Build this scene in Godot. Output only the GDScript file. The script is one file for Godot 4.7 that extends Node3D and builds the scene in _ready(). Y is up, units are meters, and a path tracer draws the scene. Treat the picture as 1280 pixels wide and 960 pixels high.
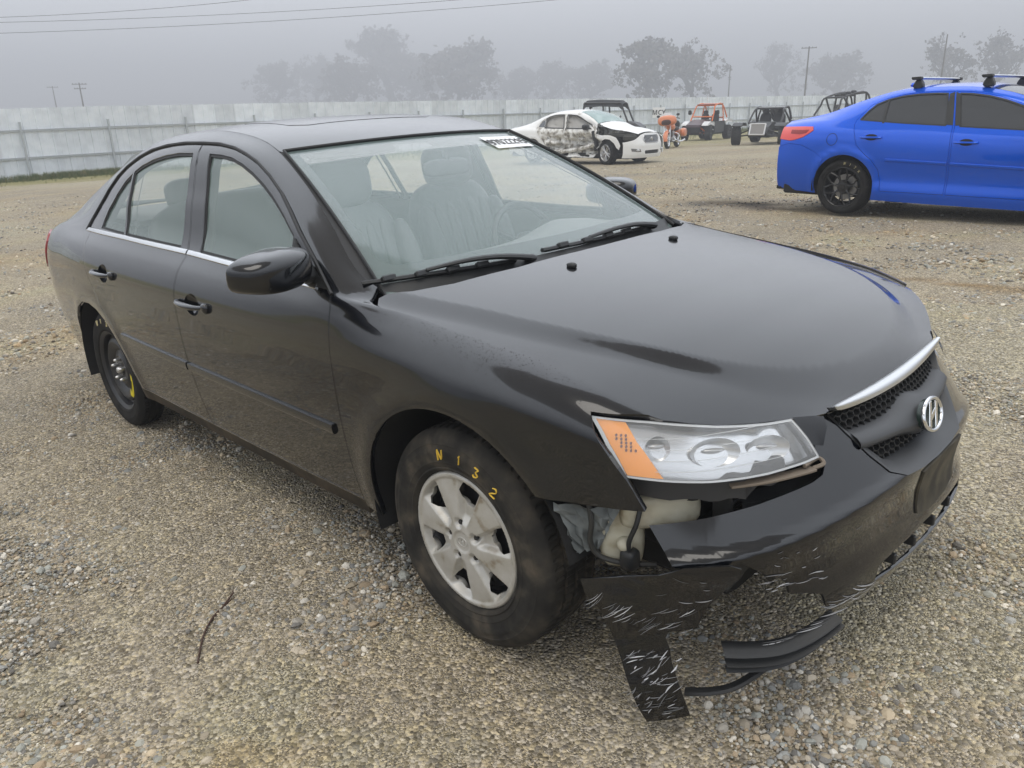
extends Node3D

# ---------------------------------------------------------------- mesh builder
class MB:
	var v := PackedVector3Array()
	var n := PackedVector3Array()
	var c := PackedColorArray()
	var tint := Color(1, 1, 1)
	var tinted := false

	func tri(a: Vector3, b: Vector3, d: Vector3) -> void:
		v.append(a); v.append(b); v.append(d)
		for i in 3:
			n.append(Vector3.ZERO)
			if tinted: c.append(tint)

	func trin(a: Vector3, b: Vector3, d: Vector3, na: Vector3, nb: Vector3, nd: Vector3) -> void:
		if (d - a).cross(b - a).dot(na + nb + nd) < 0.0:
			v.append(a); v.append(d); v.append(b)
			n.append(na); n.append(nd); n.append(nb)
		else:
			v.append(a); v.append(b); v.append(d)
			n.append(na); n.append(nb); n.append(nd)
		if tinted:
			for i in 3: c.append(tint)

	func quad(a: Vector3, b: Vector3, d: Vector3, e: Vector3) -> void:
		tri(a, b, d); tri(a, d, e)

	func add(o: MB, xf: Transform3D) -> void:
		var flip := xf.basis.determinant() < 0.0
		for i in range(0, o.v.size(), 3):
			for k in ([0, 2, 1] if flip else [0, 1, 2]):
				v.append(xf * o.v[i + k])
				n.append((xf.basis * o.n[i + k]).normalized() if o.n[i + k] != Vector3.ZERO else Vector3.ZERO)
				if tinted: c.append(o.c[i + k] if o.c.size() else tint)

	# rows of points joined into a sheet
	func sheet(rows: Array, closed := false) -> void:
		for i in rows.size() - 1:
			var a: PackedVector3Array = rows[i]
			var b: PackedVector3Array = rows[i + 1]
			var m := a.size()
			for j in (m if closed else m - 1):
				var k := (j + 1) % m
				quad(a[j], a[k], b[k], b[j])

	func fan(ring: PackedVector3Array, flip := false) -> void:
		var o := Vector3.ZERO
		for p in ring: o += p
		o /= ring.size()
		for i in ring.size():
			var k := (i + 1) % ring.size()
			if flip: tri(o, ring[k], ring[i])
			else: tri(o, ring[i], ring[k])

	func box(s: Vector3, xf := Transform3D.IDENTITY, bev := 0.0) -> void:
		var h := s * 0.5
		var b := minf(bev, minf(h.x, minf(h.y, h.z)) * 0.95)
		if b <= 0.0:
			for ax in 3:
				for sg in [-1.0, 1.0]:
					var p := Vector3.ZERO; var q := Vector3.ZERO; var r := Vector3.ZERO
					p[ax] = h[ax] * sg; q[(ax + 1) % 3] = h[(ax + 1) % 3]; r[(ax + 2) % 3] = h[(ax + 2) % 3] * sg
					quad(xf * (p - q - r), xf * (p - q + r), xf * (p + q + r), xf * (p + q - r))
			return
		# chamfered: faces, edges, corners
		for ax in 3:
			var u := (ax + 1) % 3
			var w := (ax + 2) % 3
			for sg in [-1.0, 1.0]:
				var pts := []
				for k in [[-1, -1], [-1, 1], [1, 1], [1, -1]]:
					var p := Vector3.ZERO
					p[ax] = h[ax] * sg; p[u] = (h[u] - b) * k[0]; p[w] = (h[w] - b) * k[1]
					pts.append(xf * p)
				if sg > 0: quad(pts[0], pts[1], pts[2], pts[3])
				else: quad(pts[3], pts[2], pts[1], pts[0])
			for su in [-1.0, 1.0]:
				for sw in [-1.0, 1.0]:
					var pp := []
					for e in [[-1, 0], [1, 0], [1, 1], [-1, 1]]:
						var p := Vector3.ZERO
						p[ax] = (h[ax] - b) * e[0]
						p[u] = (h[u] - (0.0 if e[1] == 0 else b)) * su
						p[w] = (h[w] - (b if e[1] == 0 else 0.0)) * sw
						pp.append(xf * p)
					if su * sw > 0: quad(pp[3], pp[2], pp[1], pp[0])
					else: quad(pp[0], pp[1], pp[2], pp[3])
		for sx in [-1.0, 1.0]:
			for sy in [-1.0, 1.0]:
				for sz in [-1.0, 1.0]:
					var a := Vector3(h.x * sx, (h.y - b) * sy, (h.z - b) * sz)
					var d := Vector3((h.x - b) * sx, h.y * sy, (h.z - b) * sz)
					var e := Vector3((h.x - b) * sx, (h.y - b) * sy, h.z * sz)
					if sx * sy * sz > 0: tri(xf * a, xf * e, xf * d)
					else: tri(xf * a, xf * d, xf * e)

	func tube(path: PackedVector3Array, r: Variant, sides := 8, caps := true, squash := 1.0) -> void:
		var rows := []
		var up := Vector3.UP
		var t0 := (path[1] - path[0]).normalized()
		if absf(t0.dot(up)) > 0.9: up = Vector3.RIGHT
		for i in path.size():
			var t := (path[mini(i + 1, path.size() - 1)] - path[maxi(i - 1, 0)]).normalized()
			var s := t.cross(up)
			if s.length() < 1e-4: s = t.cross(Vector3.FORWARD)
			s = s.normalized()
			var w := s.cross(t).normalized()
			up = w
			var rr: float = r[i] if (r is Array or r is PackedFloat32Array) else r
			var ring := PackedVector3Array()
			for k in sides:
				var a := TAU * k / sides
				ring.append(path[i] + s * cos(a) * rr + w * sin(a) * rr * squash)
			rows.append(ring)
		sheet(rows, true)
		if caps:
			fan(rows[0], true); fan(rows[-1])

	# profile (radius, height along local z)
	func lathe(prof: PackedVector2Array, segs: int, xf := Transform3D.IDENTITY, a0 := 0.0, a1 := TAU) -> void:
		var full := absf(a1 - a0 - TAU) < 1e-4
		var rows := []
		for p in prof:
			var ring := PackedVector3Array()
			for k in (segs if full else segs + 1):
				var a := a0 + (a1 - a0) * k / segs
				ring.append(xf * Vector3(cos(a) * p.x, sin(a) * p.x, p.y))
			rows.append(ring)
		sheet(rows, full)

	# flat polygon in the local xy plane, given thickness along z
	func slab(poly: PackedVector2Array, z0: float, z1: float, xf := Transform3D.IDENTITY, bev := 0.0) -> void:
		var p := poly
		if Geometry2D.is_polygon_clockwise(p):
			p = p.duplicate(); p.reverse()
		var top := p
		var ins := p
		if bev > 0.0:
			var o := Geometry2D.offset_polygon(p, -bev)
			if o.size() == 1: ins = o[0]
			else: bev = 0.0
		for f in [[ins, z1, false], [p if bev == 0.0 else p, z0, true]]:
			var q: PackedVector2Array = f[0]
			var ix := Geometry2D.triangulate_polygon(q)
			for i in range(0, ix.size(), 3):
				var a := q[ix[i]]; var b := q[ix[i + 1]]; var d := q[ix[i + 2]]
				if (b - a).cross(d - a) < 0.0:
					var s := b; b = d; d = s
				if f[2]: tri(xf * Vector3(a.x, a.y, f[1]), xf * Vector3(b.x, b.y, f[1]), xf * Vector3(d.x, d.y, f[1]))
				else: tri(xf * Vector3(a.x, a.y, f[1]), xf * Vector3(d.x, d.y, f[1]), xf * Vector3(b.x, b.y, f[1]))
		var zz := z1 - (bev if bev > 0.0 else 0.0)
		for i in p.size():
			var a := p[i]; var b := p[(i + 1) % p.size()]
			quad(xf * Vector3(a.x, a.y, z0), xf * Vector3(a.x, a.y, zz), xf * Vector3(b.x, b.y, zz), xf * Vector3(b.x, b.y, z0))
		if bev > 0.0:
			# bevel ring: nearest inset vertex of each outer vertex
			for i in p.size():
				var a := p[i]; var b := p[(i + 1) % p.size()]
				var ia := near(ins, a); var ib := near(ins, b)
				quad(xf * Vector3(a.x, a.y, zz), xf * Vector3(ia.x, ia.y, z1), xf * Vector3(ib.x, ib.y, z1), xf * Vector3(b.x, b.y, zz))

	func near(q: PackedVector2Array, a: Vector2) -> Vector2:
		var best := q[0]
		for x in q:
			if x.distance_squared_to(a) < best.distance_squared_to(a): best = x
		return best

	# super-ellipsoid, e < 1 gives boxier shapes
	func egg(r: Vector3, xf := Transform3D.IDENTITY, nu := 20, nv := 12, e := 1.0) -> void:
		var rows := []
		for i in nv + 1:
			var b := -PI / 2 + PI * i / nv
			var ring := PackedVector3Array()
			for k in nu:
				var a := TAU * k / nu
				var cb := pow(maxf(cos(b), 0.0), e)
				ring.append(xf * Vector3(r.x * cb * signf(cos(a)) * pow(absf(cos(a)), e), r.y * signf(sin(b)) * pow(absf(sin(b)), e), r.z * cb * signf(sin(a)) * pow(absf(sin(a)), e)))
			rows.append(ring)
		sheet(rows, true)

	func mesh(crease := 40.0) -> ArrayMesh:
		var cc := cos(deg_to_rad(crease))
		var at := {}
		var fn := PackedVector3Array()
		fn.resize(v.size() / 3)
		var any := false
		for i in fn.size():
			if n[i * 3] != Vector3.ZERO: continue
			any = true
			var a := v[i * 3]
			fn[i] = (v[i * 3 + 2] - a).cross(v[i * 3 + 1] - a)
			for k in 3:
				var p := v[i * 3 + k]
				var key := Vector3i(roundi(p.x * 4000.0), roundi(p.y * 4000.0), roundi(p.z * 4000.0))
				if at.has(key): at[key].append(i)
				else: at[key] = PackedInt32Array([i])
		if any:
			var un := PackedVector3Array()
			un.resize(fn.size())
			for i in fn.size(): un[i] = fn[i].normalized()
			for i in fn.size():
				if n[i * 3] != Vector3.ZERO: continue
				for k in 3:
					var p := v[i * 3 + k]
					var s := Vector3.ZERO
					for f in at[Vector3i(roundi(p.x * 4000.0), roundi(p.y * 4000.0), roundi(p.z * 4000.0))]:
						if un[f].dot(un[i]) > cc: s += fn[f]
					n[i * 3 + k] = s.normalized() if s.length_squared() > 1e-20 else un[i]
				if n[i * 3] == Vector3.ZERO:
					for k in 3: n[i * 3 + k] = Vector3.UP
		var arr := []
		arr.resize(Mesh.ARRAY_MAX)
		arr[Mesh.ARRAY_VERTEX] = v
		arr[Mesh.ARRAY_NORMAL] = n
		if tinted: arr[Mesh.ARRAY_COLOR] = c
		var m := ArrayMesh.new()
		if v.size(): m.add_surface_from_arrays(Mesh.PRIMITIVE_TRIANGLES, arr)
		return m


# ---------------------------------------------------------------- naming helpers
func part(parent: Node, called: String, mb: MB, m: Material, crease := 40.0) -> MeshInstance3D:
	var o := MeshInstance3D.new()
	o.name = called
	o.mesh = mb.mesh(crease)
	o.material_override = m
	parent.add_child(o, true)
	if parent == self: pass
	return o

func fresh(called: String) -> String:
	if not has_node(NodePath(called)): return called
	var k := 1
	while has_node(NodePath("%s_%03d" % [called, k])): k += 1
	return "%s_%03d" % [called, k]

func sub(parent: Node, called: String, mb: MB, m: Material, crease := 40.0) -> MeshInstance3D:
	var nm := called
	var k := 0
	while parent.has_node(NodePath(nm)):
		k += 1
		nm = "%s_%03d" % [called, k]
	return part(parent, nm, mb, m, crease)

func thing(called: String, label: String, category: String, group := "", xf := Transform3D.IDENTITY) -> Node3D:
	var o := Node3D.new()
	o.name = fresh(called)
	add_child(o, true)
	o.transform = xf
	tag(o, label, category, group)
	return o

func tag(o: Node, label: String, category: String, group := "") -> void:
	o.set_meta("label", label)
	o.set_meta("category", category)
	if group != "": o.set_meta("group", group)

func solo(called: String, mb: MB, m: Material, kind := "") -> MeshInstance3D:
	var o := part(self, fresh(called), mb, m)
	if kind != "": o.set_meta("kind", kind)
	return o

func V2(a: Array) -> PackedVector2Array:
	var p := PackedVector2Array()
	for i in range(0, a.size(), 2): p.append(Vector2(a[i], a[i + 1]))
	return p

func V3(a: Array) -> PackedVector3Array:
	var p := PackedVector3Array()
	for i in range(0, a.size(), 3): p.append(Vector3(a[i], a[i + 1], a[i + 2]))
	return p

func smooth3(pts: PackedVector3Array, steps := 6) -> PackedVector3Array:
	var out := PackedVector3Array()
	for i in pts.size() - 1:
		for k in steps:
			out.append(pts[i].cubic_interpolate(pts[i + 1], pts[maxi(i - 1, 0)], pts[mini(i + 2, pts.size() - 1)], float(k) / steps))
	out.append(pts[-1])
	return out

func lerps(xs: Array, ys: Array, x: float) -> float:
	if x <= xs[0]: return ys[0]
	for i in xs.size() - 1:
		if x <= xs[i + 1]:
			return lerpf(ys[i], ys[i + 1], (x - xs[i]) / (xs[i + 1] - xs[i]))
	return ys[-1]

# smooth curve through the points (x, y)
func curve(xs: Array, ys: Array, x: float) -> float:
	var n := xs.size()
	if x <= xs[0]: return ys[0] + (x - xs[0]) * (ys[1] - ys[0]) / (xs[1] - xs[0])
	if x >= xs[n - 1]: return ys[n - 1] + (x - xs[n - 1]) * (ys[n - 1] - ys[n - 2]) / (xs[n - 1] - xs[n - 2])
	var i := 0
	while x > xs[i + 1]: i += 1
	var h: float = xs[i + 1] - xs[i]
	var d: float = (ys[i + 1] - ys[i]) / h
	var m0 := d
	var m1 := d
	if i > 0:
		var hp: float = xs[i] - xs[i - 1]
		m0 = ((ys[i] - ys[i - 1]) / hp * h + d * hp) / (h + hp)
	if i < n - 2:
		var hn: float = xs[i + 2] - xs[i + 1]
		m1 = ((ys[i + 2] - ys[i + 1]) / hn * h + d * hn) / (h + hn)
	var s: float = (x - xs[i]) / h
	return (2 * s * s * s - 3 * s * s + 1) * ys[i] + (s * s * s - 2 * s * s + s) * h * m0 + (3 * s * s - 2 * s * s * s) * ys[i + 1] + (s * s * s - s * s) * h * m1


# ---------------------------------------------------------------- trimmed panels
# cuts a polygon (with holes) out of the surface S(u, v) and gives its edge a return
func panel(mb: MB, S: Callable, ctr: Vector3, outer: PackedVector2Array, holes: Array, du: float, dv: float, off := 0.0, flange := 0.0) -> void:
	var lo := outer[0]
	var hi := outer[0]
	for p in outer:
		lo = lo.min(p); hi = hi.max(p)
	var cache := {}
	var used := {}
	for i in range(floori(lo.x / du), ceili(hi.x / du)):
		for j in range(floori(lo.y / dv), ceili(hi.y / dv)):
			var x0 := i * du; var x1 := (i + 1) * du
			var y0 := j * dv; var y1 := (j + 1) * dv
			var ps := Geometry2D.intersect_polygons(PackedVector2Array([Vector2(x0, y0), Vector2(x1, y0), Vector2(x1, y1), Vector2(x0, y1)]), outer)
			for h in holes:
				var q: Array[PackedVector2Array] = []
				for p in ps: q.append_array(Geometry2D.clip_polygons(p, h))
				ps = q
			for p in ps:
				if p.size() < 3 or Geometry2D.is_polygon_clockwise(p): continue
				var ix: PackedInt32Array
				if p.size() == 4: ix = PackedInt32Array([0, 1, 2, 0, 2, 3]) if convex4(p) else Geometry2D.triangulate_polygon(p)
				else: ix = Geometry2D.triangulate_polygon(p)
				for k in range(0, ix.size(), 3):
					var keys := []
					for e in 3:
						var w := p[ix[k + e]]
						var key := Vector2i(roundi(w.x * 8000.0), roundi(w.y * 8000.0))
						keys.append(key)
						if not cache.has(key): cache[key] = eval_surf(S, w, ctr, off)
					if keys[0] == keys[1] or keys[1] == keys[2] or keys[0] == keys[2]: continue
					var A: Array = cache[keys[0]]; var B: Array = cache[keys[1]]; var D: Array = cache[keys[2]]
					mb.trin(A[0], B[0], D[0], A[1], B[1], D[1])
					if flange != 0.0:
						for e in 3:
							var ka: Vector2i = keys[e]; var kb: Vector2i = keys[(e + 1) % 3]
							var id := [ka, kb] if ka < kb else [kb, ka]
							if used.has(id): used[id] = null
							else: used[id] = [keys[e], keys[(e + 1) % 3], keys[(e + 2) % 3]]
	if flange != 0.0:
		for id in used:
			if used[id] == null: continue
			var A: Array = cache[used[id][0]]; var B: Array = cache[used[id][1]]; var D: Array = cache[used[id][2]]
			var e: Vector3 = (B[0] - A[0])
			var o: Vector3 = e.cross(A[1])
			if o.dot(D[0] - A[0]) > 0: o = -o
			if o.length_squared() < 1e-14: continue
			o = o.normalized()
			var a1: Vector3 = A[0] - A[1] * flange
			var b1: Vector3 = B[0] - B[1] * flange
			var na: Vector3 = (A[1] * 0.6 + o).normalized()
			var nb: Vector3 = (B[1] * 0.6 + o).normalized()
			mb.trin(A[0], B[0], b1, na, nb, o)
			mb.trin(A[0], b1, a1, na, o, o)

func convex4(p: PackedVector2Array) -> bool:
	for i in 4:
		if (p[(i + 1) % 4] - p[i]).cross(p[(i + 2) % 4] - p[(i + 1) % 4]) <= 0.0: return false
	return true

func eval_surf(S: Callable, w: Vector2, ctr: Vector3, off: float) -> Array:
	var p: Vector3 = S.call(w.x, w.y)
	var eu := 0.004
	var ev := 0.004
	var tu: Vector3 = S.call(w.x + eu, w.y) - S.call(w.x - eu, w.y)
	var tv: Vector3 = S.call(w.x, w.y + ev) - S.call(w.x, w.y - ev)
	var nn := tu.cross(tv).normalized()
	if nn.dot(p - ctr) < 0.0: nn = -nn
	return [p + nn * off, nn]

func dense(p: PackedVector2Array, step := 0.03) -> PackedVector2Array:
	var o := PackedVector2Array()
	for i in p.size():
		var a := p[i]; var b := p[(i + 1) % p.size()]
		var k := maxi(1, ceili(a.distance_to(b) / step))
		if (a.y >= 10.0) != (b.y >= 10.0): k = 1
		for e in k: o.append(a.lerp(b, float(e) / k))
	return o

func ring2(cx: float, cy: float, rx: float, ry: float, k := 24, a0 := 0.0) -> PackedVector2Array:
	var o := PackedVector2Array()
	for i in k: o.append(Vector2(cx + rx * cos(a0 + TAU * i / k), cy + ry * sin(a0 + TAU * i / k)))
	return o

func round2(p: PackedVector2Array, r: float) -> PackedVector2Array:
	var a := Geometry2D.offset_polygon(p, -r, Geometry2D.JOIN_ROUND)
	if a.is_empty(): return p
	var b := Geometry2D.offset_polygon(a[0], r, Geometry2D.JOIN_ROUND)
	return b[0] if b.size() else p

func arc2(cx: float, cy: float, r: float, d0: float, d1: float, k: int) -> Array:
	var o := []
	for i in k + 1:
		var a := deg_to_rad(lerpf(d0, d1, float(i) / k))
		o.append(cx + r * cos(a)); o.append(cy + r * sin(a))
	return o

# ---------------------------------------------------------------- a car's flank
# rows of (y, z) from the roof rail (t = 0) down to the sill (t = rows - 1), splined along x
class Flank:
	var X: Array
	var Y: Array
	var Z: Array
	var my := []
	var mz := []
	var rows: int
	var flares := []      # [cx, cy, r, width, height]
	var dents := []       # [cx, cy, rx, ry, depth]
	var crush: FastNoiseLite = null     # crumpled metal between x0..x1, y0..y1
	var crush_box := [0.0, 0.0, 0.0, 0.0, 0.0]
	var cache := {}

	func _init(xs: Array, ys: Array, zs: Array):
		X = xs; Y = ys; Z = zs; rows = ys.size()
		for r in rows:
			my.append(tang(X, Y[r])); mz.append(tang(X, Z[r]))

	func tang(k: Array, w: Array) -> Array:
		var n := k.size()
		var m := []
		m.resize(n)
		for i in n:
			if i == 0: m[i] = (w[1] - w[0]) / (k[1] - k[0])
			elif i == n - 1: m[i] = (w[i] - w[i - 1]) / (k[i] - k[i - 1])
			else:
				var ha: float = k[i] - k[i - 1]; var hb: float = k[i + 1] - k[i]
				m[i] = ((w[i] - w[i - 1]) / ha * hb + (w[i + 1] - w[i]) / hb * ha) / (ha + hb)
		return m

	func col(x: float) -> Array:
		var key := roundi(x * 20000.0)
		if cache.has(key): return cache[key]
		var i := 0
		while i < X.size() - 2 and x > X[i + 1]: i += 1
		var h: float = X[i + 1] - X[i]
		var s: float = (x - X[i]) / h
		var a := 2 * s * s * s - 3 * s * s + 1
		var b := (s * s * s - 2 * s * s + s) * h
		var c := 3 * s * s - 2 * s * s * s
		var d := (s * s * s - s * s) * h
		var y := []
		var z := []
		var k := []
		var kk := 0.0
		for r in rows:
			y.append(a * Y[r][i] + b * my[r][i] + c * Y[r][i + 1] + d * my[r][i + 1])
			z.append(a * Z[r][i] + b * mz[r][i] + c * Z[r][i + 1] + d * mz[r][i + 1])
			if r > 0: kk += maxf(Vector2(y[r] - y[r - 1], z[r] - z[r - 1]).length(), 0.002)
			k.append(kk)
		var o := [k, y, z, tang(k, y), tang(k, z)]
		cache[key] = o
		return o

	func at(x: float, t: float) -> Vector3:
		var q := col(x)
		var i := clampi(int(floor(t)), 0, rows - 2)
		var h: float = q[0][i + 1] - q[0][i]
		var s := t - i
		var a := 2 * s * s * s - 3 * s * s + 1
		var b := (s * s * s - 2 * s * s + s) * h
		var c := 3 * s * s - 2 * s * s * s
		var d := (s * s * s - s * s) * h
		var y: float = a * q[1][i] + b * q[3][i] + c * q[1][i + 1] + d * q[3][i + 1]
		var z: float = a * q[2][i] + b * q[4][i] + c * q[2][i + 1] + d * q[4][i + 1]
		for f in flares:
			if absf(x - f[0]) < f[2] + 3 * f[3] and y < f[1] + f[2] + 3 * f[3]:
				var g: float = (Vector2(x - f[0], y - f[1]).length() - f[2]) / f[3]
				z += f[4] * exp(-g * g)
		for f in dents:
			var e := Vector2((x - f[0]) / f[2], (y - f[1]) / f[3]).length_squared()
			if e < 1.0: z -= f[4] * (1.0 - e) * (1.0 - e)
		if crush:
			var cb := crush_box
			var m := smoothstep(cb[0], cb[0] + 0.4, x) * (1.0 - smoothstep(cb[1] - 0.3, cb[1], x)) * smoothstep(cb[2] - 0.1, cb[2] + 0.15, y) * (1.0 - smoothstep(cb[3] - 0.2, cb[3] + 0.1, y))
			z += m * (cb[4] * (absf(crush.get_noise_2d(x, y * 1.6)) * 1.6 - 0.9) + 0.03 * crush.get_noise_2d(x * 3.0 + 9.0, y * 4.0))
		return Vector3(x, y, z)

	func t_of(x: float, y: float) -> float:
		if y >= 10.0: return y - 10.0
		var lo := 0.0
		var hi := rows - 1.0
		if y >= at(x, lo).y: return lo
		if y <= at(x, hi).y: return hi
		for i in 26:
			var m := (lo + hi) / 2
			if at(x, m).y > y: lo = m
			else: hi = m
		return lo

	# a point of the flank at height y
	func xy(x: float, y: float, off := 0.0) -> Vector3:
		var p := at(x, t_of(x, y))
		return p + Vector3(0, 0, off)

	func to_t(p: PackedVector2Array) -> PackedVector2Array:
		var o := PackedVector2Array()
		for w in p: o.append(Vector2(w.x, t_of(w.x, w.y)))
		return o

func flank_panel(mb: MB, fl: Flank, sg: float, outer: PackedVector2Array, holes: Array, off := 0.0, flange := 0.012, du := 0.035, dv := 0.25) -> void:
	var hs := []
	for h in holes: hs.append(fl.to_t(dense(h, 0.025)))
	var S := func(u: float, w: float) -> Vector3:
		var p := fl.at(u, w)
		p.z *= sg
		return p
	var o := fl.to_t(dense(outer, 0.025))
	if Geometry2D.is_polygon_clockwise(o): o.reverse()
	for h in hs:
		if Geometry2D.is_polygon_clockwise(h): h.reverse()
	panel(mb, S, Vector3(-1.5, 0.5, 0), o, hs, du, dv, off, flange)

# ---------------------------------------------------------------- materials
var mats := {}

func noise_img(size: int, freq: float, seed_: int, type := FastNoiseLite.TYPE_SIMPLEX_SMOOTH, octaves := 4, ret := -1) -> Image:
	var f := FastNoiseLite.new()
	f.seed = seed_
	f.noise_type = type
	f.frequency = freq
	f.fractal_octaves = octaves
	if octaves <= 1: f.fractal_type = FastNoiseLite.FRACTAL_NONE
	if ret >= 0: f.cellular_return_type = ret
	return f.get_seamless_image(size, size)

func ramp_tex(img: Image, stops: Array) -> ImageTexture:
	# stops: [value, Color] in sRGB
	var lut := PackedByteArray()
	for i in 256:
		var t := i / 255.0
		var k := 0
		while k < stops.size() - 2 and t > stops[k + 1][0]: k += 1
		var w := clampf((t - stops[k][0]) / maxf(1e-5, stops[k + 1][0] - stops[k][0]), 0, 1)
		var c: Color = stops[k][1].lerp(stops[k + 1][1], w)
		lut.append(int(c.r * 255)); lut.append(int(c.g * 255)); lut.append(int(c.b * 255))
	img.convert(Image.FORMAT_L8)
	var src := img.get_data()
	var out := PackedByteArray()
	out.resize(src.size() * 3)
	for i in src.size():
		var s := src[i] * 3
		out[i * 3] = lut[s]; out[i * 3 + 1] = lut[s + 1]; out[i * 3 + 2] = lut[s + 2]
	return ImageTexture.create_from_image(Image.create_from_data(img.get_width(), img.get_height(), false, Image.FORMAT_RGB8, out))

func grey(v: float) -> Color: return Color(v, v, v)

func mat(called: String, lin: Color, rough: float, metal := 0.0, spec := 0.5) -> StandardMaterial3D:
	if mats.has(called): return mats[called]
	var m := StandardMaterial3D.new()
	m.resource_name = called
	var a := lin.a
	m.albedo_color = Color(lin.r, lin.g, lin.b).linear_to_srgb()
	m.albedo_color.a = a
	m.roughness = rough
	m.metallic = metal
	m.metallic_specular = spec
	if a < 1.0: m.transparency = BaseMaterial3D.TRANSPARENCY_ALPHA
	mats[called] = m
	return m

func triplanar(m: StandardMaterial3D, scale: float, world := false) -> StandardMaterial3D:
	m.uv1_triplanar = not world
	m.uv1_world_triplanar = world
	if world: m.uv1_triplanar = true
	m.uv1_scale = Vector3.ONE * scale
	return m

func paint(called: String, lin: Color, rough: float, dust_hi := 1.5, coat := 1.0, metal := 0.0) -> StandardMaterial3D:
	var m := mat(called, Color.WHITE, rough, metal, 0.33)
	m.clearcoat_enabled = coat > 0.0
	m.clearcoat = coat
	m.clearcoat_roughness = 0.04
	var c := lin.linear_to_srgb()
	m.albedo_texture = ramp_tex(noise_img(512, 0.012, 31, FastNoiseLite.TYPE_SIMPLEX_SMOOTH, 6), [[0.25, c], [0.5, c.lerp(Color(lin.r * dust_hi + 0.0012, lin.g * dust_hi + 0.0012, lin.b * dust_hi + 0.0012).linear_to_srgb(), 0.45)], [0.85, Color(lin.r * dust_hi + 0.0024, lin.g * dust_hi + 0.0023, lin.b * dust_hi + 0.0022).linear_to_srgb()]])
	triplanar(m, 0.9)
	return m

# ---------------------------------------------------------------- ground
func ground_y(x: float, z: float) -> float:
	return 0.0273 * clampf(x, -40.0, 40.0) + 0.2 * tanh(-0.14 * z)

var soil := FastNoiseLite.new()
var soil2 := FastNoiseLite.new()

func patch_color(x: float, z: float) -> Color:
	# broad tone of the yard: grey gravel, tan dirt, ochre mud, oil, grass near the fence
	var a := soil.get_noise_2d(x * 1.0, z * 1.0)
	var b := soil2.get_noise_2d(x * 3.1, z * 3.1)
	var c := soil.get_noise_2d(x * 0.23 + 50, z * 0.23 - 20)
	var col := Color(0.86, 0.84, 0.80)
	col = col.lerp(Color(1.12, 1.0, 0.80), clampf(a * 1.6 + 0.25, 0, 1) * 0.75)
	col = col.lerp(Color(0.70, 0.72, 0.75), clampf(b * 1.5, 0, 1) * 0.6)
	col = col.lerp(Color(0.95, 0.72, 0.42), clampf((a + b * 0.8 - 0.40) * 3.5, 0, 1) * 0.7 * exp(-Vector2(x, z).length() / 9.0))
	col = col.lerp(Color(1.22, 1.17, 1.06), clampf(c * 1.5 + 0.3, 0, 1) * 0.6)
	# oil-darkened ground behind the blue car
	var o := Vector2((x + 4.5 - 0.5 * b) / 1.25, (z + 8.45 - 0.3 * a) / 0.55).length()
	col = col.lerp(Color(0.16, 0.15, 0.15), clampf(1.25 - o, 0, 1) * clampf(0.75 + b, 0, 1))
	o = Vector2((x + 4.45 - 0.4 * b) / 0.65, (z + 8.6 + 0.2 * a) / 0.20).length()
	col = col.lerp(Color(0.09, 0.085, 0.085), clampf(1.35 - o, 0, 1) * clampf(0.8 + a, 0, 1))
	o = Vector2((x - 0.1) / 1.3, (z + 4.45 - 0.05 * x + 0.1 * b) / 0.09).length()
	col = col.lerp(Color(0.62, 0.45, 0.24), clampf(1.3 - o, 0, 1) * 0.8)
	# grass at the foot of the fence
	var g := clampf((-27.6 - x + 2.2 * a + 1.5 * b) / 1.2, 0, 1)
	if z < -18.0: g = maxf(g, clampf((-16.0 - x - 0.12 * (z + 30.0) + 5.0 * a + 2.5 * b) / 5.0, 0, 1) * 0.75)
	col = col.lerp(Color(0.62, 0.66, 0.30), g * 0.8)
	return Color(col.r, col.g, col.b)

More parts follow.
